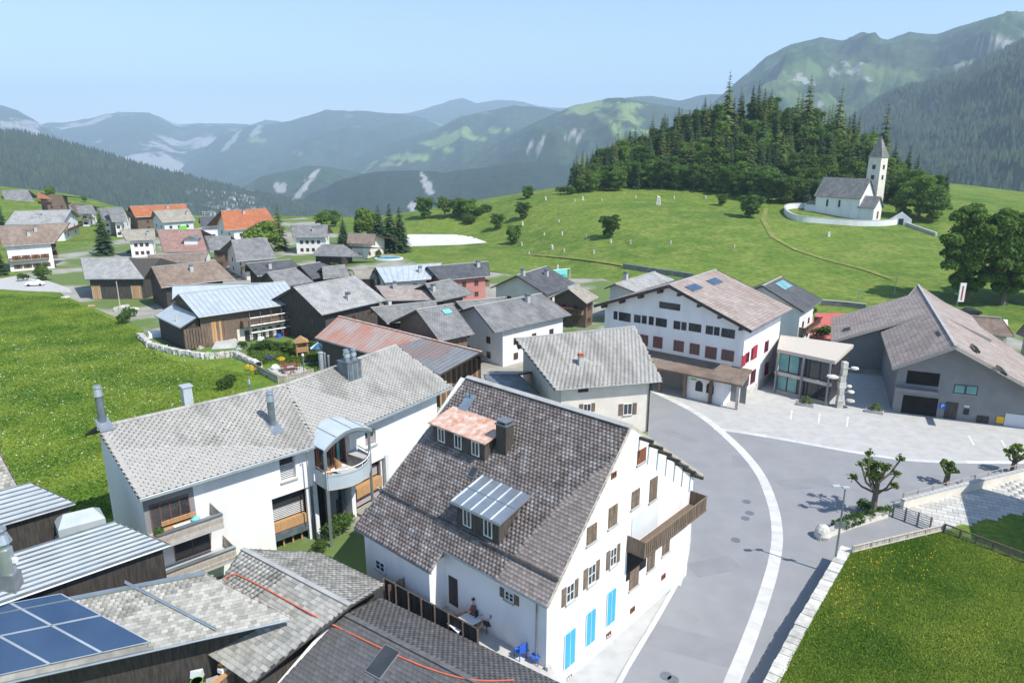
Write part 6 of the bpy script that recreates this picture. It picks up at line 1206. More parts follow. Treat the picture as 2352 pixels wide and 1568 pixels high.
# ================================================================ things on the pasture
MEG = [(1253, 460), (1320, 463), (1339, 460), (1284, 510), (1250, 540), (1198, 565), (1268, 572), (1346, 547), (1296, 578), (1403, 558), (1448, 560), (1364, 583), (1291, 540), (1540, 560), (1686, 568), (1903, 543), (1460, 455), (1548, 457), (1382, 462), (1620, 457), (1200, 518), (1215, 585), (1280, 620), (1512, 470)]
for k, (x, y) in enumerate(MEG):
    p = Gd(x, y); r = random.Random(k); s_ = r.uniform(.5, .9) if k < 23 else 1.9; g = MB(); g.hexa([(-s_ * .5, -s_ * .4, -.4), (s_ * .5, -s_ * .5, -.4), (s_ * .45, s_ * .4, -.4), (-s_ * .5, s_ * .45, -.4), (-s_ * .3, -s_ * .25, s_ * 1.6), (s_ * .35, -s_ * .2, s_ * 1.9), (s_ * .2, s_ * .3, s_ * 1.7), (-s_ * .3, s_ * .2, s_ * 1.5)])
    o = g.build('standing_stone', 'stonew'); o.location = p; o.rotation_euler = (0, 0, r.random() * 3); tag(o, 'tallest pale standing stone near the top of the pasture' if k == 23 else 'small pale standing stone on the green pasture', 'stone', None if k == 23 else 'standing stones on the pasture')
wallrib('field_wall', 'straight grey wall along the pasture foot behind the school', [(1432, 616), (1510, 628), (1592, 640)], 1.2, .6, 'metald', 'metald')
wallrib('court_wall', 'low dark wall behind the red sports court', [(1885, 700), (1935, 704), (1988, 710)], 1.1, .5, 'metald')
def post(name, label, x, y, top, r=.08, cat='pole', head=None, m='metal', flat=True, group=None):
    p = Gd(x, y) if not flat else P(x, y); d = math.hypot(p[0], p[1]); e = ray(x, top); H_ = CAM_H + e[2] * d / math.hypot(e[0], e[1]) - p[2]; t = thing(name, label, cat, p, 0, group); MB().tube([(0, 0, -.3), (0, 0, H_)], [r, r * .7], 8).build('pole', m, t)
    if head == 'box': MB().box(-.35, .35, -.12, .12, H_ - .1, H_ + .1).build('head', 'metal', t)
    if head == 'cross': MB().beam((-.7, 0, H_ - .3), (.7, 0, H_ - .3), .1, .12).build('crossbar', 'wood', t)
    return t, H_
post('floodlight_pole', 'slim pole with lamp on the pasture above the sports court', 1970, 690, 664, .1, 'pole', 'box', flat=False)
post('pasture_pole', 'pale pole at the end of the footpath before the tree shadow', 2054, 676, 638, .1, 'pole', 'box', flat=False)
post('power_pole', 'wooden pole in front of the timber shed', 413, 797, 722, .12, 'pole', None, 'woodp')
post('power_pole', 'wooden pole in front of the pale roofed barn', 277, 712, 645, .12, 'pole', None, 'woodp')
p = P(2199, 712, 0); bn_ = thing('banner_flag', 'upright white banner with red stripe behind the hall roof', 'banner', Gd(2197, 705)); d = 1.0; MB().tube([(0, 0, 0), (0, 0, 5.6)], .08, 6).build('pole', 'metal', bn_); MB().box(.05, 1.4, -.03, .03, 1.2, 5.5).build('cloth', 'white', bn_); MB().box(.55, .9, -.05, .05, 1.6, 4.8).build('stripe', 'red', bn_)
# cars
def car(x, y, rz, label, m='white', z=0):
    p = Gd(x, y); t = thing('parked_car', label, 'car', p, rz); pr = [(-2.1, .35), (-2.15, .75), (-1.9, .95), (-1.3, 1.0), (-.75, 1.42), (.7, 1.45), (1.3, .98), (1.95, .85), (2.15, .6), (2.1, .3)]; w = .85
    g = MB(); n = len(pr); vs = [(a, -w * (1 if b < 1.1 else .82), b) for a, b in pr] + [(a, w * (1 if b < 1.1 else .82), b) for a, b in pr]; g.add(vs, [tuple(range(n))[::-1], tuple(range(n, 2 * n))] + [(i, (i + 1) % n, n + (i + 1) % n, n + i) for i in range(n)]); g.build('body', m, t)
    g = MB(); g.hexa([(-1.15, -.8, 1.0), (1.1, -.8, 1.0), (1.1, .8, 1.0), (-1.15, .8, 1.0), (-.72, -.74, 1.38), (.68, -.74, 1.38), (.68, .74, 1.38), (-.72, .74, 1.38)]); g.build('windows', 'glass', t)
    for a in (-1.35, 1.35):
        for b in (-.8, .8): c = MB(); c.tube([(a, b - .1, .32), (a, b + .1, .32)], .32, 12); c.build('wheel', 'black', t)
    for b in (-.6, .6): MB().box(2.02, 2.14, b - .15, b + .15, .6, .74).build('headlight', 'glass', t)
car(82, 656, .25, 'white car parked on the lane before the flowered chalet')
car(2226, 722, 2.9, 'dark car half hidden behind the hall roof ridge', 'dark')
# swimming pool
p = P(893, 596); po = thing('swimming_pool', 'small oval pool with white rim near the firs', 'pool', p, .2); g = MB(); ov = [(math.cos(a) * 4.6, math.sin(a) * 2.6) for a in np.linspace(0, 6.283, 25)[:-1]]; g.prism(ov, -.2, .5); g.build('rim', 'white', po); MB().prism([(a * .86, b * .84) for a, b in ov], .3, .52).build('water', 'pool', po)
for q in ((1288, 628, 'green'),):
    p = Gd(1288, 640); gl = thing('football_goal', 'football goal with green net behind the dark slate house', 'goal', p, .5); MB().tube([(-3, 0, 0), (-3, 0, 2.6), (3, 0, 2.6), (3, 0, 0)], .1, 6).build('frame', 'white', gl); MB().box(-3, 3, 1.4, 1.45, 0, 2.4).build('net', 'teal', gl)
# ================================================================ right hand side: walled meadow, gate, patio
ZM = 1.6
mpoly = [P(*p, ZM)[:2] for p in ((1952, 1260), (2163, 1212), (2352, 1288), (2700, 1420), (2700, 2600), (1400, 2600), (1560, 2000), (1700, 1713), (1782, 1568), (1880, 1388))]
MB().prism(mpoly, -.3, ZM).build('raised_meadow', 'grassn', kind='structure')
lp = [P(*p, .02)[:2] for p in ((2195, 1207), (2352, 1172), (2700, 1100), (2900, 1500), (2352, 1300), (2165, 1222))]; MB().sheet(lp, .022).build('lawn', 'grass', kind='structure')
# paved yard: separate slabs
yard = [P(*p, 0)[:2] for p in ((2062, 1158), (2352, 1092), (2560, 1045), (2640, 1110), (2352, 1178), (2190, 1212), (2145, 1215))]
MB().sheet(yard, .018).build('yard', 'pave', kind='structure'); yr = bpy.data.objects['yard']
def inpoly(x, y, poly):
    c = False; n = len(poly)
    for i in range(n):
        a, b = poly[i], poly[(i + 1) % n]
        if (a[1] > y) != (b[1] > y) and x < (b[0] - a[0]) * (y - a[1]) / (b[1] - a[1]) + a[0]: c = not c
    return c
rt = random.Random(4); mats_ = []; tv = [(-.5, -.5, 0), (.5, -.5, 0), (.5, .5, 0), (-.5, .5, 0), (-.5, -.5, 1), (.5, -.5, 1), (.5, .5, 1), (-.5, .5, 1)]; tf = [(4, 5, 6, 7), (0, 1, 5, 4), (1, 2, 6, 5), (2, 3, 7, 6), (3, 0, 4, 7)]
c0, s0 = math.cos(-.45), math.sin(-.45); me = bpy.data.meshes.new('paving_stone'); me.from_pydata(tv, [], tf); me.materials.append(M['paving']); cnt = 0
for i in range(-60, 60):
    for j in range(-50, 50):
        u, v = i * .95 + (j % 2) * .45, j * .75; x, y = 46 + u * c0 - v * s0, 62 + u * s0 + v * c0
        if inpoly(x, y, yard):
            o = None
            if cnt < 300 and x < 52:
                o = bpy.data.objects.new('paving_stone', me); COL.objects.link(o); o.parent = yr; o.matrix_local = Matrix.Translation((x, y, 0)) @ Matrix.Rotation(-.45 + rt.uniform(-.02, .02), 4, 'Z') @ Matrix.Diagonal((.91, .71, .05 + rt.uniform(0, .012), 1)); cnt += 1
            else: mats_.append(np.array(Matrix.Translation((x, y, 0)) @ Matrix.Rotation(-.45, 4, 'Z') @ Matrix.Diagonal((.91, .71, .055, 1))).ravel())
if mats_: inst_mesh('paving_stone_field', tv, tf, mats_, 'paving', yr)
def wseg(name, label, pts, h, w, m, cap=None, z0=0, zref=0, cat='wall', stones=False, capw=1.1):
    q = [Vector(P(*p, zref)) for p in pts]; r = thing(name, label, cat, (q[0].x, q[0].y, z0)); g = MB(); c = MB(); L = MB()
    for i, (a, b) in enumerate(zip(q[:-1], q[1:])):
        a = Vector((a.x - q[0].x, a.y - q[0].y, 0)); b = Vector((b.x - q[0].x, b.y - q[0].y, 0)); d = (b - a).normalized(); s_ = Vector((-d.y, d.x, 0)) * w / 2
        f = lambda p, sg, z: p + s_ * sg + Vector((0, 0, z)); g.hexa([f(a, -1, -.5), f(b, -1, -.5), f(b, 1, -.5), f(a, 1, -.5), f(a, -1, h), f(b, -1, h), f(b, 1, h), f(a, 1, h)])
        if cap:
            n = max(1, int((b - a).length / .7)); rr = random.Random(i)
            for k in range(n):
                p0 = a.lerp(b, k / n + .004); p1 = a.lerp(b, (k + .985) / n); e = rr.uniform(0, .04) if stones else 0; wd = capw * rr.uniform(.93, 1.07) if stones else capw
                o = MB().hexa([f(p0, -wd, h), f(p1, -wd, h), f(p1, wd, h), f(p0, wd, h), f(p0, -wd, h + .14 + e), f(p1, -wd, h + .14 + e), f(p1, wd, h + .14 + e), f(p0, wd, h + .14 + e)]).build('coping_stone', cap, r)
    g.build('wall_body', m, r); return r
wseg('retaining_wall', 'long plastered retaining wall with stone coping between street and flower meadow', [(1945, 1259), (1900, 1335), (1846, 1428), (1772, 1568), (1690, 1740), (1600, 1960)], ZM - .02, .8, 'conc', 'stonew', 0, ZM, stones=True)
def fence(name, label, p0, p1, z, h, n, m, kind='board', zref=None, posts=5):
    a = Vector(P(*p0, z)); b = Vector(P(*p1, z)); r = thing(name, label, 'fence', a); b = b - a; a = Vector((0, 0, 0)); d = b.normalized(); s_ = Vector((-d.y, d.x, 0)); up = Vector((0, 0, 1))
    for k in range(posts + 1): p = a.lerp(b, k / posts); MB().beam(p - up * .3, p + up * (h + .08), .12, .12).build('post', m, r)
    if kind == 'board':
        for k in range(n): p = a.lerp(b, (k + .05) / n); q = a.lerp(b, (k + .9) / n); hh = h + (k * 37 % 5) * .012; MB().hexa([p + s_ * .02, q + s_ * .02, q + s_ * .05, p + s_ * .05, p + s_ * .02 + up * hh, q + s_ * .02 + up * hh, q + s_ * .05 + up * hh, p + s_ * .05 + up * hh]).build('board', m, r)
        MB().beam(a + up * h, b + up * h, .12, .06).build('top_rail', m, r); MB().beam(a - s_ * .04 + up * .25, b - s_ * .04 + up * .25, .06, .1).build('rail', m, r)
    elif kind == 'rail':
        for z_ in (h, h * .12): MB().beam(a + up * z_, b + up * z_, .08, .12).build('rail', m, r)
        MB().hexa([a - s_ * .01 + up * .15, b - s_ * .01 + up * .15, b + s_ * .01 + up * .15, a + s_ * .01 + up * .15, a - s_ * .01 + up * (h - .1), b - s_ * .01 + up * (h - .1), b + s_ * .01 + up * (h - .1), a + s_ * .01 + up * (h - .1)]).build('wire_panel', 'wire', r)
    else:
        for k in range(n): MB().beam(a + up * (h * (k + 1) / n), b + up * (h * (k + 1) / n), .035, .05).build('rail', m, r)
    return r
wm = mat('wire_mesh', (.2, .2, .18), (.25, .25, .2), 3, .8); nn_ = wm.node_tree.nodes; tb = nn_.new('ShaderNodeBsdfTransparent'); mx = nn_.new('ShaderNodeMixShader'); mx.inputs[0].default_value = .25; wm.node_tree.links.new(tb.outputs[0], mx.inputs[1]); wm.node_tree.links.new(nn_['Principled BSDF'].outputs[0], mx.inputs[2]); wm.node_tree.links.new(mx.outputs[0], nn_['Material Output'].inputs[0]); M['wire'] = wm
fence('board_fence', 'low fence of pale silvered boards at the far edge of the flower meadow', (1957, 1272), (2165, 1222), ZM, .75, 44, 'woodp')
fence('wire_fence', 'wooden rail and wire fence between flower meadow and lawn', (2168, 1224), (2400, 1312), ZM, .9, 3, 'wood', 'rail', posts=6)
fence('parapet_railing', 'pale wooden railing on the parapet of the paved yard', (2075, 1140), (2360, 1068), 0.9, .35, 1, 'woodp', 'bars', posts=9)
wseg('parapet_wall', 'low light wall between street and paved yard', [(2070, 1168), (2220, 1128), (2360, 1094), (2600, 1040)], .9, .4, 'plaster2', 'conc')
wseg('planter_wall', 'low light wall of the planting bed beside the lamp', [(1880, 1240), (1950, 1212), (2035, 1186)], .6, .45, 'plaster2', 'conc')
fence('yard_gate', 'dark steel gate with slanting bars at the yard entrance', (2050, 1185), (2135, 1218), 0.0, 1.35, 6, 'metald', 'bars', posts=3)
p = P(1888, 1234); bl = thing('boulder', 'pale mossy boulder at the tip of the planting bed', 'boulder', p); g = MB(); rr = random.Random(2)
g.tube([(0, 0, -.2), (0, 0, .3), (.05, .1, .8), (.1, .1, 1.15), (.1, .1, 1.3)], [.6, .78, .66, .42, .1], 9); g.build('stone', 'stonew', bl)
for k in range(9):
    x = 1925 + k * 13; y = 1222 - k * 4.3; at('bush', x, y - 6, y - 16 - (k % 3) * 3, 'small plant in the bed behind the planter wall', cat='plant', group='plants in the street bed')
ag = [Gd(1985, 1175)]; at('bush', 1990, 1178, 1150, 'spiky plant at the foot of the pollarded tree', cat='plant')
# street lamp
lmp = thing('street_lamp', 'tall slim street lamp with two small heads beside the retaining wall', 'street lamp', P(1914, 1319), 0); MB().tube([(0, 0, -.2), (0, 0, 1.2), (0, 0, 8.1)], [.11, .1, .06], 10).build('pole', 'metald', lmp)
MB().tube([(0, 0, 8.05), (-.5, -.1, 8.3), (-1.0, -.2, 8.35)], .04, 6).build('arm', 'metald', lmp); MB().box(-1.15, -.55, -.35, 0, 8.3, 8.4).build('lamp_head', 'metalb', lmp); MB().box(-.2, .35, -.16, .16, 8.05, 8.18).build('lamp_head', 'metalb', lmp)
MB().box(-.45, -.12, -.03, .03, 4.4, 5.0).build('sign_plate', 'metald', lmp); MB().box(.12, .45, -.03, .03, 4.4, 5.0).build('sign_plate', 'metald', lmp)
# manhole covers in the street
for x, y in ((1715, 1152), (1722, 1178), (1712, 1190), (1690, 1240), (1545, 1560), (1530, 1552)): p = P(x, y); o = MB().lathe([(.42, 0), (.42, .02), (.36, .022)], n=18).build('manhole_cover', 'metald'); o.location = (p[0], p[1], .012); tag(o, 'round iron cover set in the street', 'manhole', 'iron covers in the street')
for k, (x, y) in enumerate(((2028, 940), (2018, 968), (1860, 930))[:0]): pass
def planter(x, y, label):
    p = P(x, y); t = thing('planter', label, 'planter', p, -.55); MB().box(-1.1, 1.1, -.4, .4, 0, .45).build('box', 'conc', t); place('plants', leafy('plants', [(-.5, 0, .6, .45, .3), (.1, 0, .95, .5, .6), (.6, 0, .6, .4, .3)], 260, .13, 'leaf', 3), t); place('flowers', leafy('flowers', [(-.5, 0, .6, .5, .3), (.6, 0, .6, .45, .35)], 40, .07, 'flowr', 4), t)
planter(1850, 932, 'flower planter on the square before the glass link'); planter(2008, 948, 'flower planter on the square before the grey hall')
# parking bay lines on the square
b = MB()
for (x, y) in ((1819, 942), (1883, 950), (1948, 957), (2225, 1000), (2300, 1010)):
    a = Vector(P(x, y)); c = Vector(P(x + (-3 if x < 2000 else 12), y + 22)); d = (c - a).normalized(); n = Vector((-d.y, d.x, 0)) * .07; b.add([a + n + Vector((0, 0, .022)), a - n + Vector((0, 0, .022)), c - n + Vector((0, 0, .022)), c + n + Vector((0, 0, .022))], [(0, 1, 2, 3)])
b.build('parking_marks', 'white', kind='structure')
# ================================================================ terrace of the gable house with two people
TZ = 2.4; t4 = [P(*p, TZ)[:2] for p in ((985, 1345), (1040, 1340), (1250, 1500), (1300, 1590), (1190, 1570), (1095, 1500), (905, 1380))]
tw = MB().prism(t4, -.4, TZ).build('terrace', 'paving', kind='structure')
st = thing('terrace_steps', 'flight of pale steps from the side door down to the terrace', 'steps', P(1018, 1360, TZ), math.radians(-41))
for k in range(5): MB().box(-1.1, 1.1, -.3 - k * .38, 0 - k * .38, -.3, .95 - k * .19).build('step', 'paving', st)
fa = P(885, 1356, 3.0); fbv = P(1100, 1476, 3.0)
tf_ = thing('terrace_fence', 'dark wooden board fence between shingle roof and terrace', 'fence', (fa[0], fa[1], 2.0)); A0 = Vector((0, 0, 0)); B0 = Vector((fbv[0] - fa[0], fbv[1] - fa[1], 0)); dd = B0.normalized(); ns = Vector((-dd.y, dd.x, 0)) * .03
for k in range(34):
    a = A0.lerp(B0, (k + .06) / 34); c = A0.lerp(B0, (k + .94) / 34); z1_ = 2.0 + (k % 3) * .02; MB().hexa([a - ns, c - ns, c + ns, a + ns] + [q + Vector((0, 0, z1_)) for q in (a - ns, c - ns, c + ns, a + ns)]).build('board', 'woodd', tf_)
for k in range(8): a = A0.lerp(B0, k / 7) - ns * 4; MB().beam(a, a + Vector((0, 0, 2.1)), .1, .1).build('post', 'wood', tf_)
MB().beam(A0 + Vector((0, 0, 2.05)), B0 + Vector((0, 0, 2.05)), .14, .06).build('top_rail', 'woodd', tf_)
sg_ = thing('side_screen', 'tall plank screen with dark edge at the left end of the terrace', 'screen', P(945, 1372, TZ), math.radians(20))
for k in range(8): MB().box(-1.7 + k * .4, -1.32 + k * .4, -.04, .04, 0, 1.5 + k * .14).build('plank', 'wood' if k < 7 else 'black', sg_)
def skin(name, nodes, edges, m, parent, sub=1):
    me = bpy.data.meshes.new(name); me.from_pydata([n[0] for n in nodes], edges, []); o = bpy.data.objects.new(name, me); COL.objects.link(o); md = o.modifiers.new('s', 'SKIN'); md.use_smooth_shade = True
    for i, n in enumerate(nodes): me.skin_vertices[0].data[i].radius = (n[1], n[1] if len(n) < 3 else n[2]); me.skin_vertices[0].data[i].use_root = (i == 0)
    o.modifiers.new('u', 'SUBSURF').levels = sub; dg = bpy.context.evaluated_depsgraph_get(); m2 = bpy.data.meshes.new_from_object(o.evaluated_get(dg)); bpy.data.objects.remove(o); m2.materials.clear(); m2.materials.append(M[m]); return place(name, m2, parent)
def seated(loc, rz, label, shirt, trousers, arm=.35, legs=.4, bare=False):
    t = thing('person', label, 'person', loc, rz); F_ = legs
    body = [((0, 0, .5), .13), ((0, -.03, .72), .13), ((0, -.04, .95), .15), ((0, -.03, 1.1), .10), ((0, -.01, 1.17), .055), ((0, .01, 1.24), .055), ((0, .02, 1.34), .095), ((0, .02, 1.42), .08)]
    e = [(0, 1), (1, 2), (2, 3), (3, 4), (4, 5), (5, 6), (6, 7)]
    for sg in (-1, 1):
        k = len(body); body += [((sg * .10, 0, .5), .09), ((sg * .13, .42, .52), .07), ((sg * .13, .42 + F_ * .5, .28), .05), ((sg * .13, .42 + F_, .08), .04), ((sg * .13, .6 + F_, .05), .035)]; e += [(0, k), (k, k + 1), (k + 1, k + 2), (k + 2, k + 3), (k + 3, k + 4)]
        k = len(body); body += [((sg * .19, -.03, 1.06), .06), ((sg * .25, .05, .85), .045), ((sg * .18, .05 + arm, .78), .035), ((sg * .16, .12 + arm, .79), .035)]; e += [(3, k), (k, k + 1), (k + 1, k + 2), (k + 2, k + 3)]
        for q in range(4): j = len(body); body += [((sg * (.13 + q * .02), .17 + arm, .79), .012), ((sg * (.13 + q * .022), .20 + arm, .775), .010)]; e += [(k + 3, j), (j, j + 1)]
    skin('body', body, e, 'skin', t)
    sh = [((0, 0, .52), .155), ((0, -.03, .72), .15), ((0, -.04, .95), .17), ((0, -.03, 1.1), .115)]; se = [(0, 1), (1, 2), (2, 3)]
    for sg in (-1, 1): k = len(sh); sh += [((sg * .19, -.03, 1.06), .075), ((sg * .24, .03, .9), .06)]; se += [(3, k), (k, k + 1)]
    skin('shirt', sh, se, shirt, t); tr = [((0, 0, .5), .15)]; te = []
    for sg in (-1, 1):
        k = len(tr); tr += [((sg * .10, .02, .5), .11), ((sg * .13, .42, .52), .085)]; te += [(0, k), (k, k + 1)]
        if not bare: tr += [((sg * .13, .42 + F_ * .9, .12), .06)]; te += [(k + 1, k + 2)]
    skin('trousers', tr, te, trousers, t); skin('hair', [((0, 0, 1.33), .1), ((0, -.02, 1.42), .1), ((0, .02, 1.47), .07)], [(0, 1), (1, 2)], 'hair', t)
    MB().hexa([(-.012, .1, 1.33), (.012, .1, 1.33), (.012, .12, 1.33), (-.012, .12, 1.33), (-.006, .1, 1.38), (.006, .1, 1.38), (.006, .108, 1.38), (-.006, .108, 1.38)]).build('nose', 'skin', t); return t
def chair(loc, rz, label, m='woodp', cat='chair', w=.48, group=None):
    t = thing('garden_chair', label, cat, loc, rz, group); MB().box(-w / 2, w / 2, -.25, .25, .42, .46).build('seat', m, t)
    g = MB()
    for k in range(5): g.box(-w / 2, w / 2, -.3, -.27, .52 + k * .09, .58 + k * .09)
    g.build('backrest', m, t, 'stuff')
    for x in (-w / 2 + .03, w / 2 - .03):
        for y in (-.25, .22): MB().box(x - .02, x + .02, y - .02, y + .02, 0, .42 if y > 0 else .95).build('leg', m, t)
    return t
def table(loc, rz, label, l=1.6, w=.9, m='woodp', h=.74):
    t = thing('garden_table', label, 'table', loc, rz); n = 7
    for k in range(n): MB().box(-l / 2, l / 2, -w / 2 + k * w / n, -w / 2 + (k + .92) * w / n, h - .04, h).build('slat', m, t)
    for x in (-l / 2 + .1, l / 2 - .1):
        for y in (-w / 2 + .1, w / 2 - .1): MB().box(x - .03, x + .03, y - .03, y + .03, 0, h - .04).build('leg', m, t)
    return t
SCL = 1.45
def tp(x, y, z=TZ): return P(x, y, z)
for o in (chair(tp(1088, 1432), math.radians(60), 'chair of the person in the maroon shirt on the terrace', 'dark'), seated(tp(1088, 1432), math.radians(60), 'person in maroon shirt seated with bare legs stretched out on the terrace', 'shirt', 'jean', .3, .6, True),
          chair(tp(1128, 1448), math.radians(95), 'chair of the person in the blue shirt by the terrace wall', 'dark'), seated(tp(1128, 1448), math.radians(95), 'person in blue shirt seated against the terrace wall', 'shirtb', 'jean', .3, .35, True), table(tp(1072, 1448), math.radians(40), 'low pale table before the two seated people', 1.7, .9, 'white', .6)): o.scale = (SCL,) * 3
o = MB().box(-.25, .25, -.2, .2, 0, .3).build('storage_box', 'orange'); o.location = tp(1040, 1425); tag(o, 'small orange box on the terrace steps side', 'box')
for k, (x, y) in enumerate(((1195, 1508), (1218, 1502), (1232, 1520))): c = chair(tp(x, y), .6 + k, 'bright blue folding chair stacked at the street end of the terrace', 'blue', group='blue folding chairs'); c.scale = (1.3,) * 3
at('bush', 1175, 1530, 1505, 'potted plant at the low end of the terrace', cat='plant')
# ================================================================ the blue bow balcony furniture
def bal(s_, d_): v = bq(s_, d_, 4.17); return (v.x, v.y, v.z)
bt = thing('bistro_table', 'round bistro table with stone top on the blue balcony', 'table', bal(2.2, -.35)); bt.scale = (1.15,) * 3; MB().lathe([(.56, .72), (.58, .74), (.56, .77)], n=24).build('tabletop', 'stonew', bt); MB().tube([(0, 0, 0), (0, 0, .72)], .04, 8).build('stem', 'dark', bt); MB().lathe([(.3, 0), (.28, .04)], n=14).build('foot', 'dark', bt)
def wicker(loc, rz, label):
    t = thing('wicker_chair', label, 'chair', loc, rz); t.scale = (1.15,) * 3; MB().lathe([(.30, .40), (.32, .46)], n=16).build('seat', 'terra', t); g = MB(); N = 12
    for i in range(N):
        a0, a1 = math.pi * (1.05 + .9 * i / N), math.pi * (1.05 + .9 * (i + .96) / N); h0 = .5 + .5 * math.sin(math.pi * (i + .5) / N)
        g.hexa([(math.cos(a0) * .33, math.sin(a0) * .33, .44), (math.cos(a1) * .33, math.sin(a1) * .33, .44), (math.cos(a1) * .36, math.sin(a1) * .36, .44), (math.cos(a0) * .36, math.sin(a0) * .36, .44), (math.cos(a0) * .36, math.sin(a0) * .4, .44 + h0), (math.cos(a1) * .36, math.sin(a1) * .4, .44 + h0), (math.cos(a1) * .39, math.sin(a1) * .43, .44 + h0), (math.cos(a0) * .39, math.sin(a0) * .43, .44 + h0)])
    g.build('wicker_back', 'woodl', t)
    for k in range(4): a = .785 + k * 1.571; MB().tube([(math.cos(a) * .24, math.sin(a) * .24, .4), (math.cos(a) * .28, math.sin(a) * .28, 0)], .022, 6).build('leg', 'woodl', t)
wicker(bal(2.55, -1.55), math.radians(-30), 'wicker tub chair behind the bistro table on the blue balcony'); wicker(bal(.75, -.35), math.radians(-100), 'second wicker chair, at the left post of the blue balcony')
cb = thing('balcony_cabinet', 'grey cabinet with pale top at the right side of the blue balcony', 'cabinet', bal(4.75, -1.1), math.atan2(bu.y, bu.x)); cb.scale = (1.3,) * 3; MB().box(-.4, .4, -.8, .8, 0, .9).build('body', 'metald', cb); MB().box(-.44, .44, -.84, .84, .9, .95).build('top', 'conc', cb)
# things on the two wooden balconies at the left end
lw_ = LH.W
def lp_(s_, d_, z_): return lw_ @ Vector((s_, LH.wy0 - d_, z_))
rzL = math.atan2(lw_[1][0], lw_[0][0]); z_ = BALC[2] - 1.05
bn2 = thing('wooden_bench', 'long slatted wooden bench on the upper left balcony', 'bench', lp_((BALC[0] + BALC[1]) / 2 - .2, .9, z_), rzL)
for k in range(4): MB().box(-1.3, 1.3, -.25 + k * .14, -.14 + k * .14, .42, .46).build('seat_slat', 'woodl', bn2)
for k in range(3): MB().box(-1.3, 1.3, .3, .33, .6 + k * .15, .7 + k * .15).build('back_slat', 'woodl', bn2)
for x in (-1.1, 1.1): MB().box(x - .04, x + .04, -.25, .33, 0, .42).build('leg', 'woodl', bn2)
bt2 = table(lp_((BALC[0] + BALC[1]) / 2 + .3, 1.7, z_), rzL, 'white slatted table before the bench on the upper left balcony', 2.4, .8, 'white')
o = MB().lathe([(.3, 0), (.34, .2), (.1, .35)], n=12).build('turquoise_cushion', 'teal'); o.location = lp_((BALC[0] + BALC[1]) / 2 + .7, 1.7, z_ + .76); tag(o, 'round turquoise cushion on the white balcony table', 'cushion')
pt = thing('flower_pot', 'orange pot with plant at the left end of the upper balcony', 'flower pot', lp_(BALC[0] + .3, 2.2, z_ + .3)); MB().lathe([(.3, 0), (.42, .6), (.45, .62)], n=12).build('pot', 'orange', pt); place('plant', leafy('plant', [(0, 0, .8, .4, .35)], 120, .12, 'leafd', 3), pt)
# ================================================================ garden with table behind the long house
def gp(x, y, z=0): return P(x, y, z)
tg = table(gp(664, 851), .5, 'red brown wooden table on the gravel of the fenced garden', 1.9, 1.2, 'woodr', .8)
tg.scale = (1.3,) * 3
for k, (x, y, a, lb) in enumerate(((671, 862, 3.3, 'front right garden chair at the red brown table'), (654, 858, 3.0, 'front left garden chair at the red brown table'), (682, 848, 1.2, 'garden chair at the right end of the red brown table'), (652, 842, 0, 'garden chair behind the red brown table'))): c = chair(gp(x, y), a, lb, 'woodr'); c.scale = (1.3,) * 3
o = MB().lathe([(.6, 0), (.7, .3), (.45, .65), (.1, .8)], n=10).build('boulder', 'plaster'); o.location = gp(632, 847); tag(o, 'white rock beside the garden table', 'rock')
gr = thing('kettle_grill', 'black covered kettle grill by the garden fence', 'grill', gp(596, 848)); MB().lathe([(.1, .5), (.42, .7), (.45, .9), (.35, 1.15), (.08, 1.25)], n=14).build('kettle', 'black', gr)
for k in range(3): a = k * 2.09; MB().tube([(math.cos(a) * .2, math.sin(a) * .2, .6), (math.cos(a) * .35, math.sin(a) * .35, 0)], .03, 5).build('leg', 'dark', gr)
gf = thing('garden_fence', 'weathered picket fence around the garden behind the long house', 'fence', gp(573, 845)); o0 = Vector(gp(573, 845)); fp = [Vector(gp(*p)) - o0 for p in ((573, 845), (605, 862), (639, 880), (680, 874), (722, 862))]
for a, b in zip(fp[:-1], fp[1:]):
    n = int((b - a).length / .16); d = (b - a).normalized(); s_ = Vector((-d.y, d.x, 0)) * .02
    for k in range(n): p = a.lerp(b, k / n); q = p + d * .11; h = 1.15 + (k * 7 % 4) * .03; MB().hexa([p - s_, q - s_, q + s_, p + s_] + [v + Vector((0, 0, h)) for v in (p - s_, q - s_, q + s_, p + s_)]).build('picket', 'woodp', gf)
    MB().beam(a + Vector((0, 0, .9)), b + Vector((0, 0, .9)), .06, .08).build('rail', 'wood', gf)
pt_ = thing('play_tower', 'orange brown wooden play tower in the garden', 'play tower', gp(695, 821), .4); 

for x in (-.9, .9):
    for y in (-.8, .8): MB().beam((x * 1.1, y * 1.1, 0), (x * .95, y * .95, 3.0), .14, .14).build('leg', 'woodl', pt_)
MB().box(-.95, .95, -.85, .85, 1.15, 1.25).build('platform', 'woodl', pt_)
for x0, x1, y0_, y1_ in ((-.95, .95, -.9, -.85), (-.95, .95, .85, .9), (-1, -.95, -.85, .85), (.95, 1.0, -.85, .85)):
    for z0_ in (1.25, 1.55, 1.85): MB().box(x0, x1, y0_, y1_, z0_, z0_ + .24).build('side_board', 'woodl', pt_)
MB().add([(-1.2, -1.1, 2.9), (1.2, -1.1, 2.9), (1.2, 1.1, 2.9), (-1.2, 1.1, 2.9), (0, -1.1, 3.7), (0, 1.1, 3.7)], [(0, 1, 4), (2, 3, 5), (1, 2, 5, 4), (3, 0, 4, 5)]).build('roof', 'woodl', pt_)
M['sky'] = mat('azure_cloth', (.12, .42, .75), (.15, .48, .8), 2, .7)
um = thing('parasol', 'open blue and white parasol beside the barn wall in the garden', 'parasol', gp(733, 832)); MB().tube([(0, 0, 0), (0, 0, 3.6)], .04, 6).build('pole', 'metal', um); g = MB(); N = 12
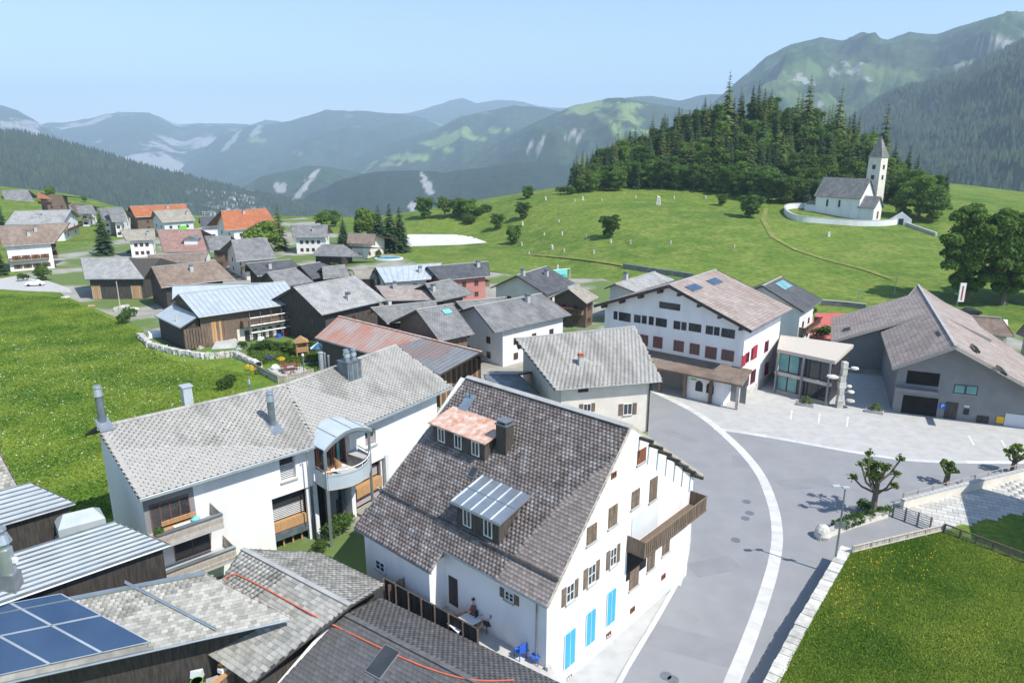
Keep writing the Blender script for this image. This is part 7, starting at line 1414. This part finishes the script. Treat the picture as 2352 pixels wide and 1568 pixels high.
for i in range(N): a0, a1 = 6.283 * i / N, 6.283 * (i + 1) / N; g.add([(0, 0, 3.5), (math.cos(a0) * 1.35, math.sin(a0) * 1.35, 2.6), (math.cos(a1) * 1.35, math.sin(a1) * 1.35, 2.6)], [(0, 1, 2)], i % 2)
g.build('canopy', ['sky', 'white'], um)
gl_ = thing('garden_lamp', 'dark lamp post beside the garden table', 'lamp', gp(699, 862)); MB().tube([(0, 0, 0), (0, 0, 3.2)], .09, 8).build('post', 'metald', gl_); MB().lathe([(.18, 3.2), (.22, 3.45), (.08, 3.6)], n=8).build('lamp_head', 'white', gl_)
for k, (x, y, h, r_) in enumerate(((738.7, 848, 1.75, .25), (747.5, 845, 1.5, .11), (755.6, 842, 1.1, .11), (574, 894, 1.2, .09))):
    pr_ = [(r_, -.8), (r_, h), (r_ * 1.25, h + .03), (r_ * 1.2, h + .12), (.03, h + .2)] if k < 3 else [(r_, -.8), (r_, .5), (r_ * 1.9, .55), (r_ * 1.3, .85), (r_ * .5, 1.0), (.01, 1.4)]
    o = MB().lathe(pr_, n=12).build('vent_pipe', 'metal' if k != 0 else 'zincl'); v_ = Vector(P(x, y, 12.6)); o.location = v_; tag(o, ('widest of the three metal pipes behind the long house ridge', 'middle metal pipe behind the long house ridge', 'smallest metal pipe behind the long house ridge', 'slim silver vent with pointed cowl behind the long house ridge')[k], 'pipe')
rg_ = random.Random(21); bl_s = []
for k in range(150):
    x, y = rg_.uniform(580, 740), rg_.uniform(802, 838) - 0
    if y > 834 and x > 600 and x < 715: continue
    p = gp(x, y); bl_s.append((p[0], p[1], rg_.uniform(.1, .45), rg_.uniform(.5, 1.4), rg_.uniform(.25, .7)))
for x, y in ((724, 850), (730, 844), (718, 838), (608, 856), (622, 866), (650, 874), (690, 868), (595, 858)): p = gp(x, y); bl_s.append((p[0], p[1], .2, .8, .4))
o = place('garden_plants', leafy('garden_plants', bl_s, 26000, .13, 'leaf', 5)); o['kind'] = 'stuff'; o = place('garden_blossom', leafy('garden_blossom', [b for b in bl_s[::9]], 260, .09, 'flow', 6)); o['kind'] = 'stuff'
M['lupin'] = mat('violet_petals', (.10, .05, .30), (.16, .08, .4), 1, .8); lu = [(*gp(x, y)[:2], .9, .12, .5) for x, y in ((618, 834), (621, 834), (624, 832), (612, 832), (634, 831))]; o = place('lupins', leafy('lupins', lu, 300, .08, 'lupin', 7)); o['kind'] = 'stuff'
yb_ = [(*gp(x, y)[:2], .7, .5, .5) for x, y in ((571, 852), (577, 853), (583, 857), (644, 834), (649, 834))]; o = place('yellow_blossom', leafy('yellow_blossom', yb_, 420, .10, 'flow', 7)); o['kind'] = 'stuff'
for k, (x, t_) in enumerate(((588, 786), (603, 782), (618, 785), (633, 780), (648, 784), (664, 782), (680, 783), (708, 780), (722, 782), (736, 786))): at('broad%d' % (k % 3), x, 808 + (k % 2) * 3, t_, 'garden hedge tree, %s from the left in the row behind the flower beds' % ('first', 'second', 'third', 'fourth', 'fifth', 'sixth', 'seventh', 'eighth', 'ninth', 'tenth')[k], wide=1.3)
rw = thing('garden_bed', 'raised bed with dark frame before the black barn wall', 'planter', gp(722, 834), .35); MB().box(-1.8, 1.8, -.6, .6, 0, .4).build('frame', 'conc', rw); MB().box(-1.7, 1.7, -.5, .5, .4, .42).build('soil', 'black', rw)
# rubble wall, wood piles and clutter before the timber barn
def rubble(name, label, pts, seed, w=.8, h=.9):
    q = [Vector(P(*p)) for p in pts]; t = thing(name, label, 'wall', q[0]); r = random.Random(seed)
    for a, b in zip(q[:-1], q[1:]):
        n = int((b - a).length / .75)
        for k in range(n):
            for l_ in range(2):
                c = a.lerp(b, (k + .5) / n) - q[0]; s_ = r.uniform(.34, .5); an = r.random() * 3; cs, sn = math.cos(an), math.sin(an); z = l_ * .45
                v = [(dx * s_ * r.uniform(.8, 1.1), dy * s_ * r.uniform(.8, 1.1), z + dz * .5 * r.uniform(.8, 1.15)) for dz in (0, 1) for dx, dy in ((-1, -1), (1, -1), (1, 1), (-1, 1))]
                MB().hexa([(c.x + x * cs - y * sn, c.y + x * sn + y * cs, zz) for x, y, zz in v]).build('stone', 'stonew', t)
rubble('dry_stone_wall', 'irregular dry stone wall along the meadow before the timber barn', [(322, 775), (345, 797), (400, 812), (470, 824), (540, 818), (598, 845)], 3)
rubble('stone_bank', 'short line of stones in the meadow by the pale roofed barn', [(262, 716), (296, 708)], 4)
M['tarp'] = M['white']
CL = [((362, 772), 'tarpaulin covered heap at the left end of the dry stone wall', 'heap', 'white', (1.8, 1.1, 1.0)), ((462, 797), 'grey board pile before the timber barn', 'board pile', 'woodp', (1.5, 1.0, .8)), ((520, 790), 'flat grey covered stack before the scaffolding', 'stack', 'conc', (3.2, 2.0, .9)), ((552, 800), 'pale crate at the end of the covered stack', 'crate', 'plaster', (.7, .6, .8)), ((600, 785), 'white box by the barn door', 'box', 'white', (.6, .5, .9)), ((478, 812), 'green tub on the dry stone wall', 'tub', 'green', (.5, .5, .3)), ((640, 775), 'small blue bin near the barn wall', 'bin', 'blue', (.4, .4, .7)), ((655, 770), 'red bin beside the blue bin near the barn', 'bin', 'red', (.4, .4, .7)), ((298, 712), 'pile of pale timber in the meadow by the dark barn', 'timber pile', 'plaster2', (1.8, .8, .4)), ((210, 703), 'split log at the foot of the pale roofed barn', 'log', 'woodl', (.8, .4, .3)), ((150, 684), 'grey stone at the lane end', 'stone', 'stonew', (.9, .6, .4))]
for px, lab, cat, m, (a, b_2, c) in CL:
    o = MB(); r = random.Random(len(lab)); o.hexa([(-a, -b_2, -.1), (a, -b_2, -.1), (a, b_2, -.1), (-a, b_2, -.1), (-a * .8, -b_2 * .7, c * .8), (a * .85, -b_2 * .8, c), (a * .7, b_2 * .8, c * .9), (-a * .8, b_2 * .75, c)]); o = o.build(cat.replace(' ', '_'), m); o.location = P(*px); o.rotation_euler = (0, 0, r.random() * 2); tag(o, lab, cat)
# ================================================================ balcony of the solar roof house at the bottom
A_ = Vector(P(600, 1478, 3.2)); B_ = Vector(P(470, 1590, 3.2)); dn = (B_ - A_).normalized(); bf = thing('lower_balcony', 'wooden balcony with flower boxes under the solar roof eave', 'balcony', A_, math.atan2(dn.y, dn.x)); LB_ = 9
MB().box(-.3, LB_, -.02, .08, -1.3, .0).build('front_panel', 'wood', bf); MB().box(-.4, LB_, -.2, .2, 0, .09).build('handrail', 'woodl', bf); MB().box(-.3, LB_, -.2, 4.2, -1.4, -1.3).build('floor', 'woodp', bf) if False else MB().box(-.3, LB_, -4.2, -.02, -1.4, -1.3).build('floor', 'woodp', bf)
for k in range(2):
    fx_ = thing('flower_box', ('white flower box at the far end of the lower balcony', 'second white flower box of the lower balcony')[k], 'flower box', bf.matrix_basis @ Vector((.9 + k * 1.6, -.35, .05)), math.atan2(dn.y, dn.x)); MB().box(-.7, .7, -.2, .2, 0, .3).build('trough', 'white', fx_); place('plants', leafy('plants', [(-.4, 0, .45, .3, .25), (.1, 0, .5, .35, .3), (.5, 0, .4, .25, .25)], 220, .1, 'leaf', 5 + k), fx_); place('flowers', leafy('flowers', [(-.4, 0, .55, .3, .2), (.5, 0, .5, .25, .2)], 26, .06, 'flowr', 8 + k), fx_)
for (s_, d_, lab, nm, m, sz) in ((3.6, -.6, 'brown basket box on the lower balcony', 'basket', 'woodp', (.45, .4, .5)), (4.0, -1.5, 'bright green bucket on the lower balcony', 'bucket', 'green', (.38, .38, .45)), (4.6, -2.0, 'turquoise towel roll on the lower balcony', 'towel', 'teal', (.2, .5, .25)), (5.0, -2.6, 'white cloth heap on the lower balcony', 'cloth', 'cloth', (.6, .5, .3)), (3.2, -2.3, 'blue grey chair cushion on the lower balcony', 'cushion', 'plasterb', (.4, .35, .5)), (4.9, -1.2, 'white basin beside the green bucket', 'basin', 'white', (.4, .4, .25)), (5.8, -3.2, 'ochre board leaning on the lower balcony', 'board', 'woodl', (1.2, .1, .6))):
    g = MB(); a, b_2, c = sz
    if nm in ('bucket', 'basin'): g.lathe([(a * .75, 0), (a, c), (a * .9, c), (a * .65, .06)], n=14)
    else: g.hexa([(-a, -b_2, 0), (a, -b_2, 0), (a, b_2, 0), (-a, b_2, 0), (-a * .85, -b_2 * .8, c), (a * .8, -b_2 * .85, c * .9), (a * .85, b_2 * .8, c), (-a * .9, b_2 * .75, c * .92)])
    o = g.build(nm, m); o.location = bf.matrix_basis @ Vector((s_, d_, -1.3 + (.6 if s_ < 4.3 else .2))); o.rotation_euler = (0, 0, s_); tag(o, lab, nm)
# the orange hose over both roofs
def onroof(b, face, px, off=.09):
    s_, t_ = b.hit(face, px); o, A, B, n = b.faces[face]; 
    if n.z < 0: n = -n
    return b.W @ (o + A * s_ + B * t_ + n * off)
hp = [onroof(SB, 'roofb', p) for p in ((513, 1333), (526, 1324), (545, 1321), (600, 1347), (660, 1380), (728, 1417))] + [onroof(SC, 'roofb', p) for p in ((775, 1440), (830, 1467), (900, 1500), (970, 1530), (1040, 1553), (1110, 1564), (1190, 1562))]
sm = []
for i in range(len(hp) - 1):
    a, b, c, d = hp[max(i - 1, 0)], hp[i], hp[i + 1], hp[min(i + 2, len(hp) - 1)]
    for k in range(6): t = k / 6; sm.append(.5 * ((2 * b) + (-a + c) * t + (2 * a - 5 * b + 4 * c - d) * t * t + (-a + 3 * b - 3 * c + d) * t ** 3))
tag(MB().tube(sm, .045, 7).build('garden_hose', 'hose'), 'orange hose snaking over the stone roof and the shingle roof', 'hose')
SC.skylight((880, 1520), 1.3, 2.0, 'roofb'); 
# clump of grass and flowers in the near meadows
def tufts(name, n, poly, z, m, h, seed, w=.05, kind='stuff'):
    r = np.random.default_rng(seed); P_ = np.array(poly); lo, hi = P_.min(0), P_.max(0); out = []; pl_ = [tuple(p) for p in poly]
    while len(out) < n:
        x, y = r.uniform(lo, hi)
        if not inpoly(x, y, pl_): continue
        a = r.uniform(0, 6.28); s_ = h * r.uniform(.5, 1.4); c, d = math.cos(a) * w * r.uniform(1, 4), math.sin(a) * w * r.uniform(1, 4); out.append(np.array([[c, -d, 0, x], [d, c, 0, y], [0, 0, s_, z], [0, 0, 0, 1]]).ravel())
    return inst_mesh(name, [(-1, 0, 0), (1, 0, 0), (.3, .4, 1), (0, -1, 0), (0, 1, 0), (-.4, -.3, .9)], [(0, 1, 2), (3, 4, 5)], out, m)
M['blade'] = leafmat('grass_blades', (.15, .28, .04), (.36, .45, .08), .5, .13)
vis = [P(*p, ZM)[:2] for p in ((1960, 1262), (2163, 1214), (2370, 1296), (2400, 1590), (1772, 1590))]
tufts('meadow_grass', 90000, vis, ZM, 'blade', .17, 3)
tufts('meadow_flowers', 1500, [P(*p, ZM)[:2] for p in ((1950, 1290), (2150, 1240), (2200, 1420), (1880, 1500))], ZM + .12, 'flow', .12, 4, .035) if False else None
tufts('left_meadow_grass', 60000, [P(*p)[:2] for p in ((-60, 672), (145, 684), (328, 765), (328, 795), (400, 830), (590, 862), (560, 900), (300, 1000), (300, 1190), (-60, 1190))], 0, 'blade', .22, 5, .06)
tufts('left_meadow_flowers', 700, [P(*p)[:2] for p in ((0, 760), (330, 800), (520, 850), (210, 1130), (0, 1130))], .12, 'floww', .12, 6, .03)
rfl = np.random.default_rng(4); fl_m = []
for cxp, cyp, sx_, n_ in ((2010, 1300, 3.0, 130), (1960, 1350, 2.2, 90), (2060, 1280, 2.5, 60), (1940, 1410, 1.8, 50), (2075, 1430, 3, 30), (2110, 1252, 2.0, 30), (2200, 1350, 8, 60)):
    c_ = P(cxp, cyp, ZM)
    for _ in range(n_):
        x, y = rfl.normal(c_[0], sx_), rfl.normal(c_[1], sx_ * .7)
        if inpoly(x, y, [tuple(p) for p in vis]): k_ = rfl.uniform(.03, .09); fl_m.append(np.array([[k_, 0, 0, x], [0, k_, 0, y], [0, 0, .12, ZM + .1], [0, 0, 0, 1]]).ravel())
inst_mesh('meadow_flowers', [(-1, 0, 0), (1, 0, 0), (.3, .4, 1), (0, -1, 0), (0, 1, 0), (-.4, -.3, .9)], [(0, 1, 2), (3, 4, 5)], fl_m, 'flow')
# house outside the frame that shades the yard
Bld('neighbour_house', 'house just outside the right edge that shades the paved yard', (2480, 1110), (2800, 1290), (2500, 900), (2900, 1040), 8, roof='rb', wall='plaster', pitch=28)
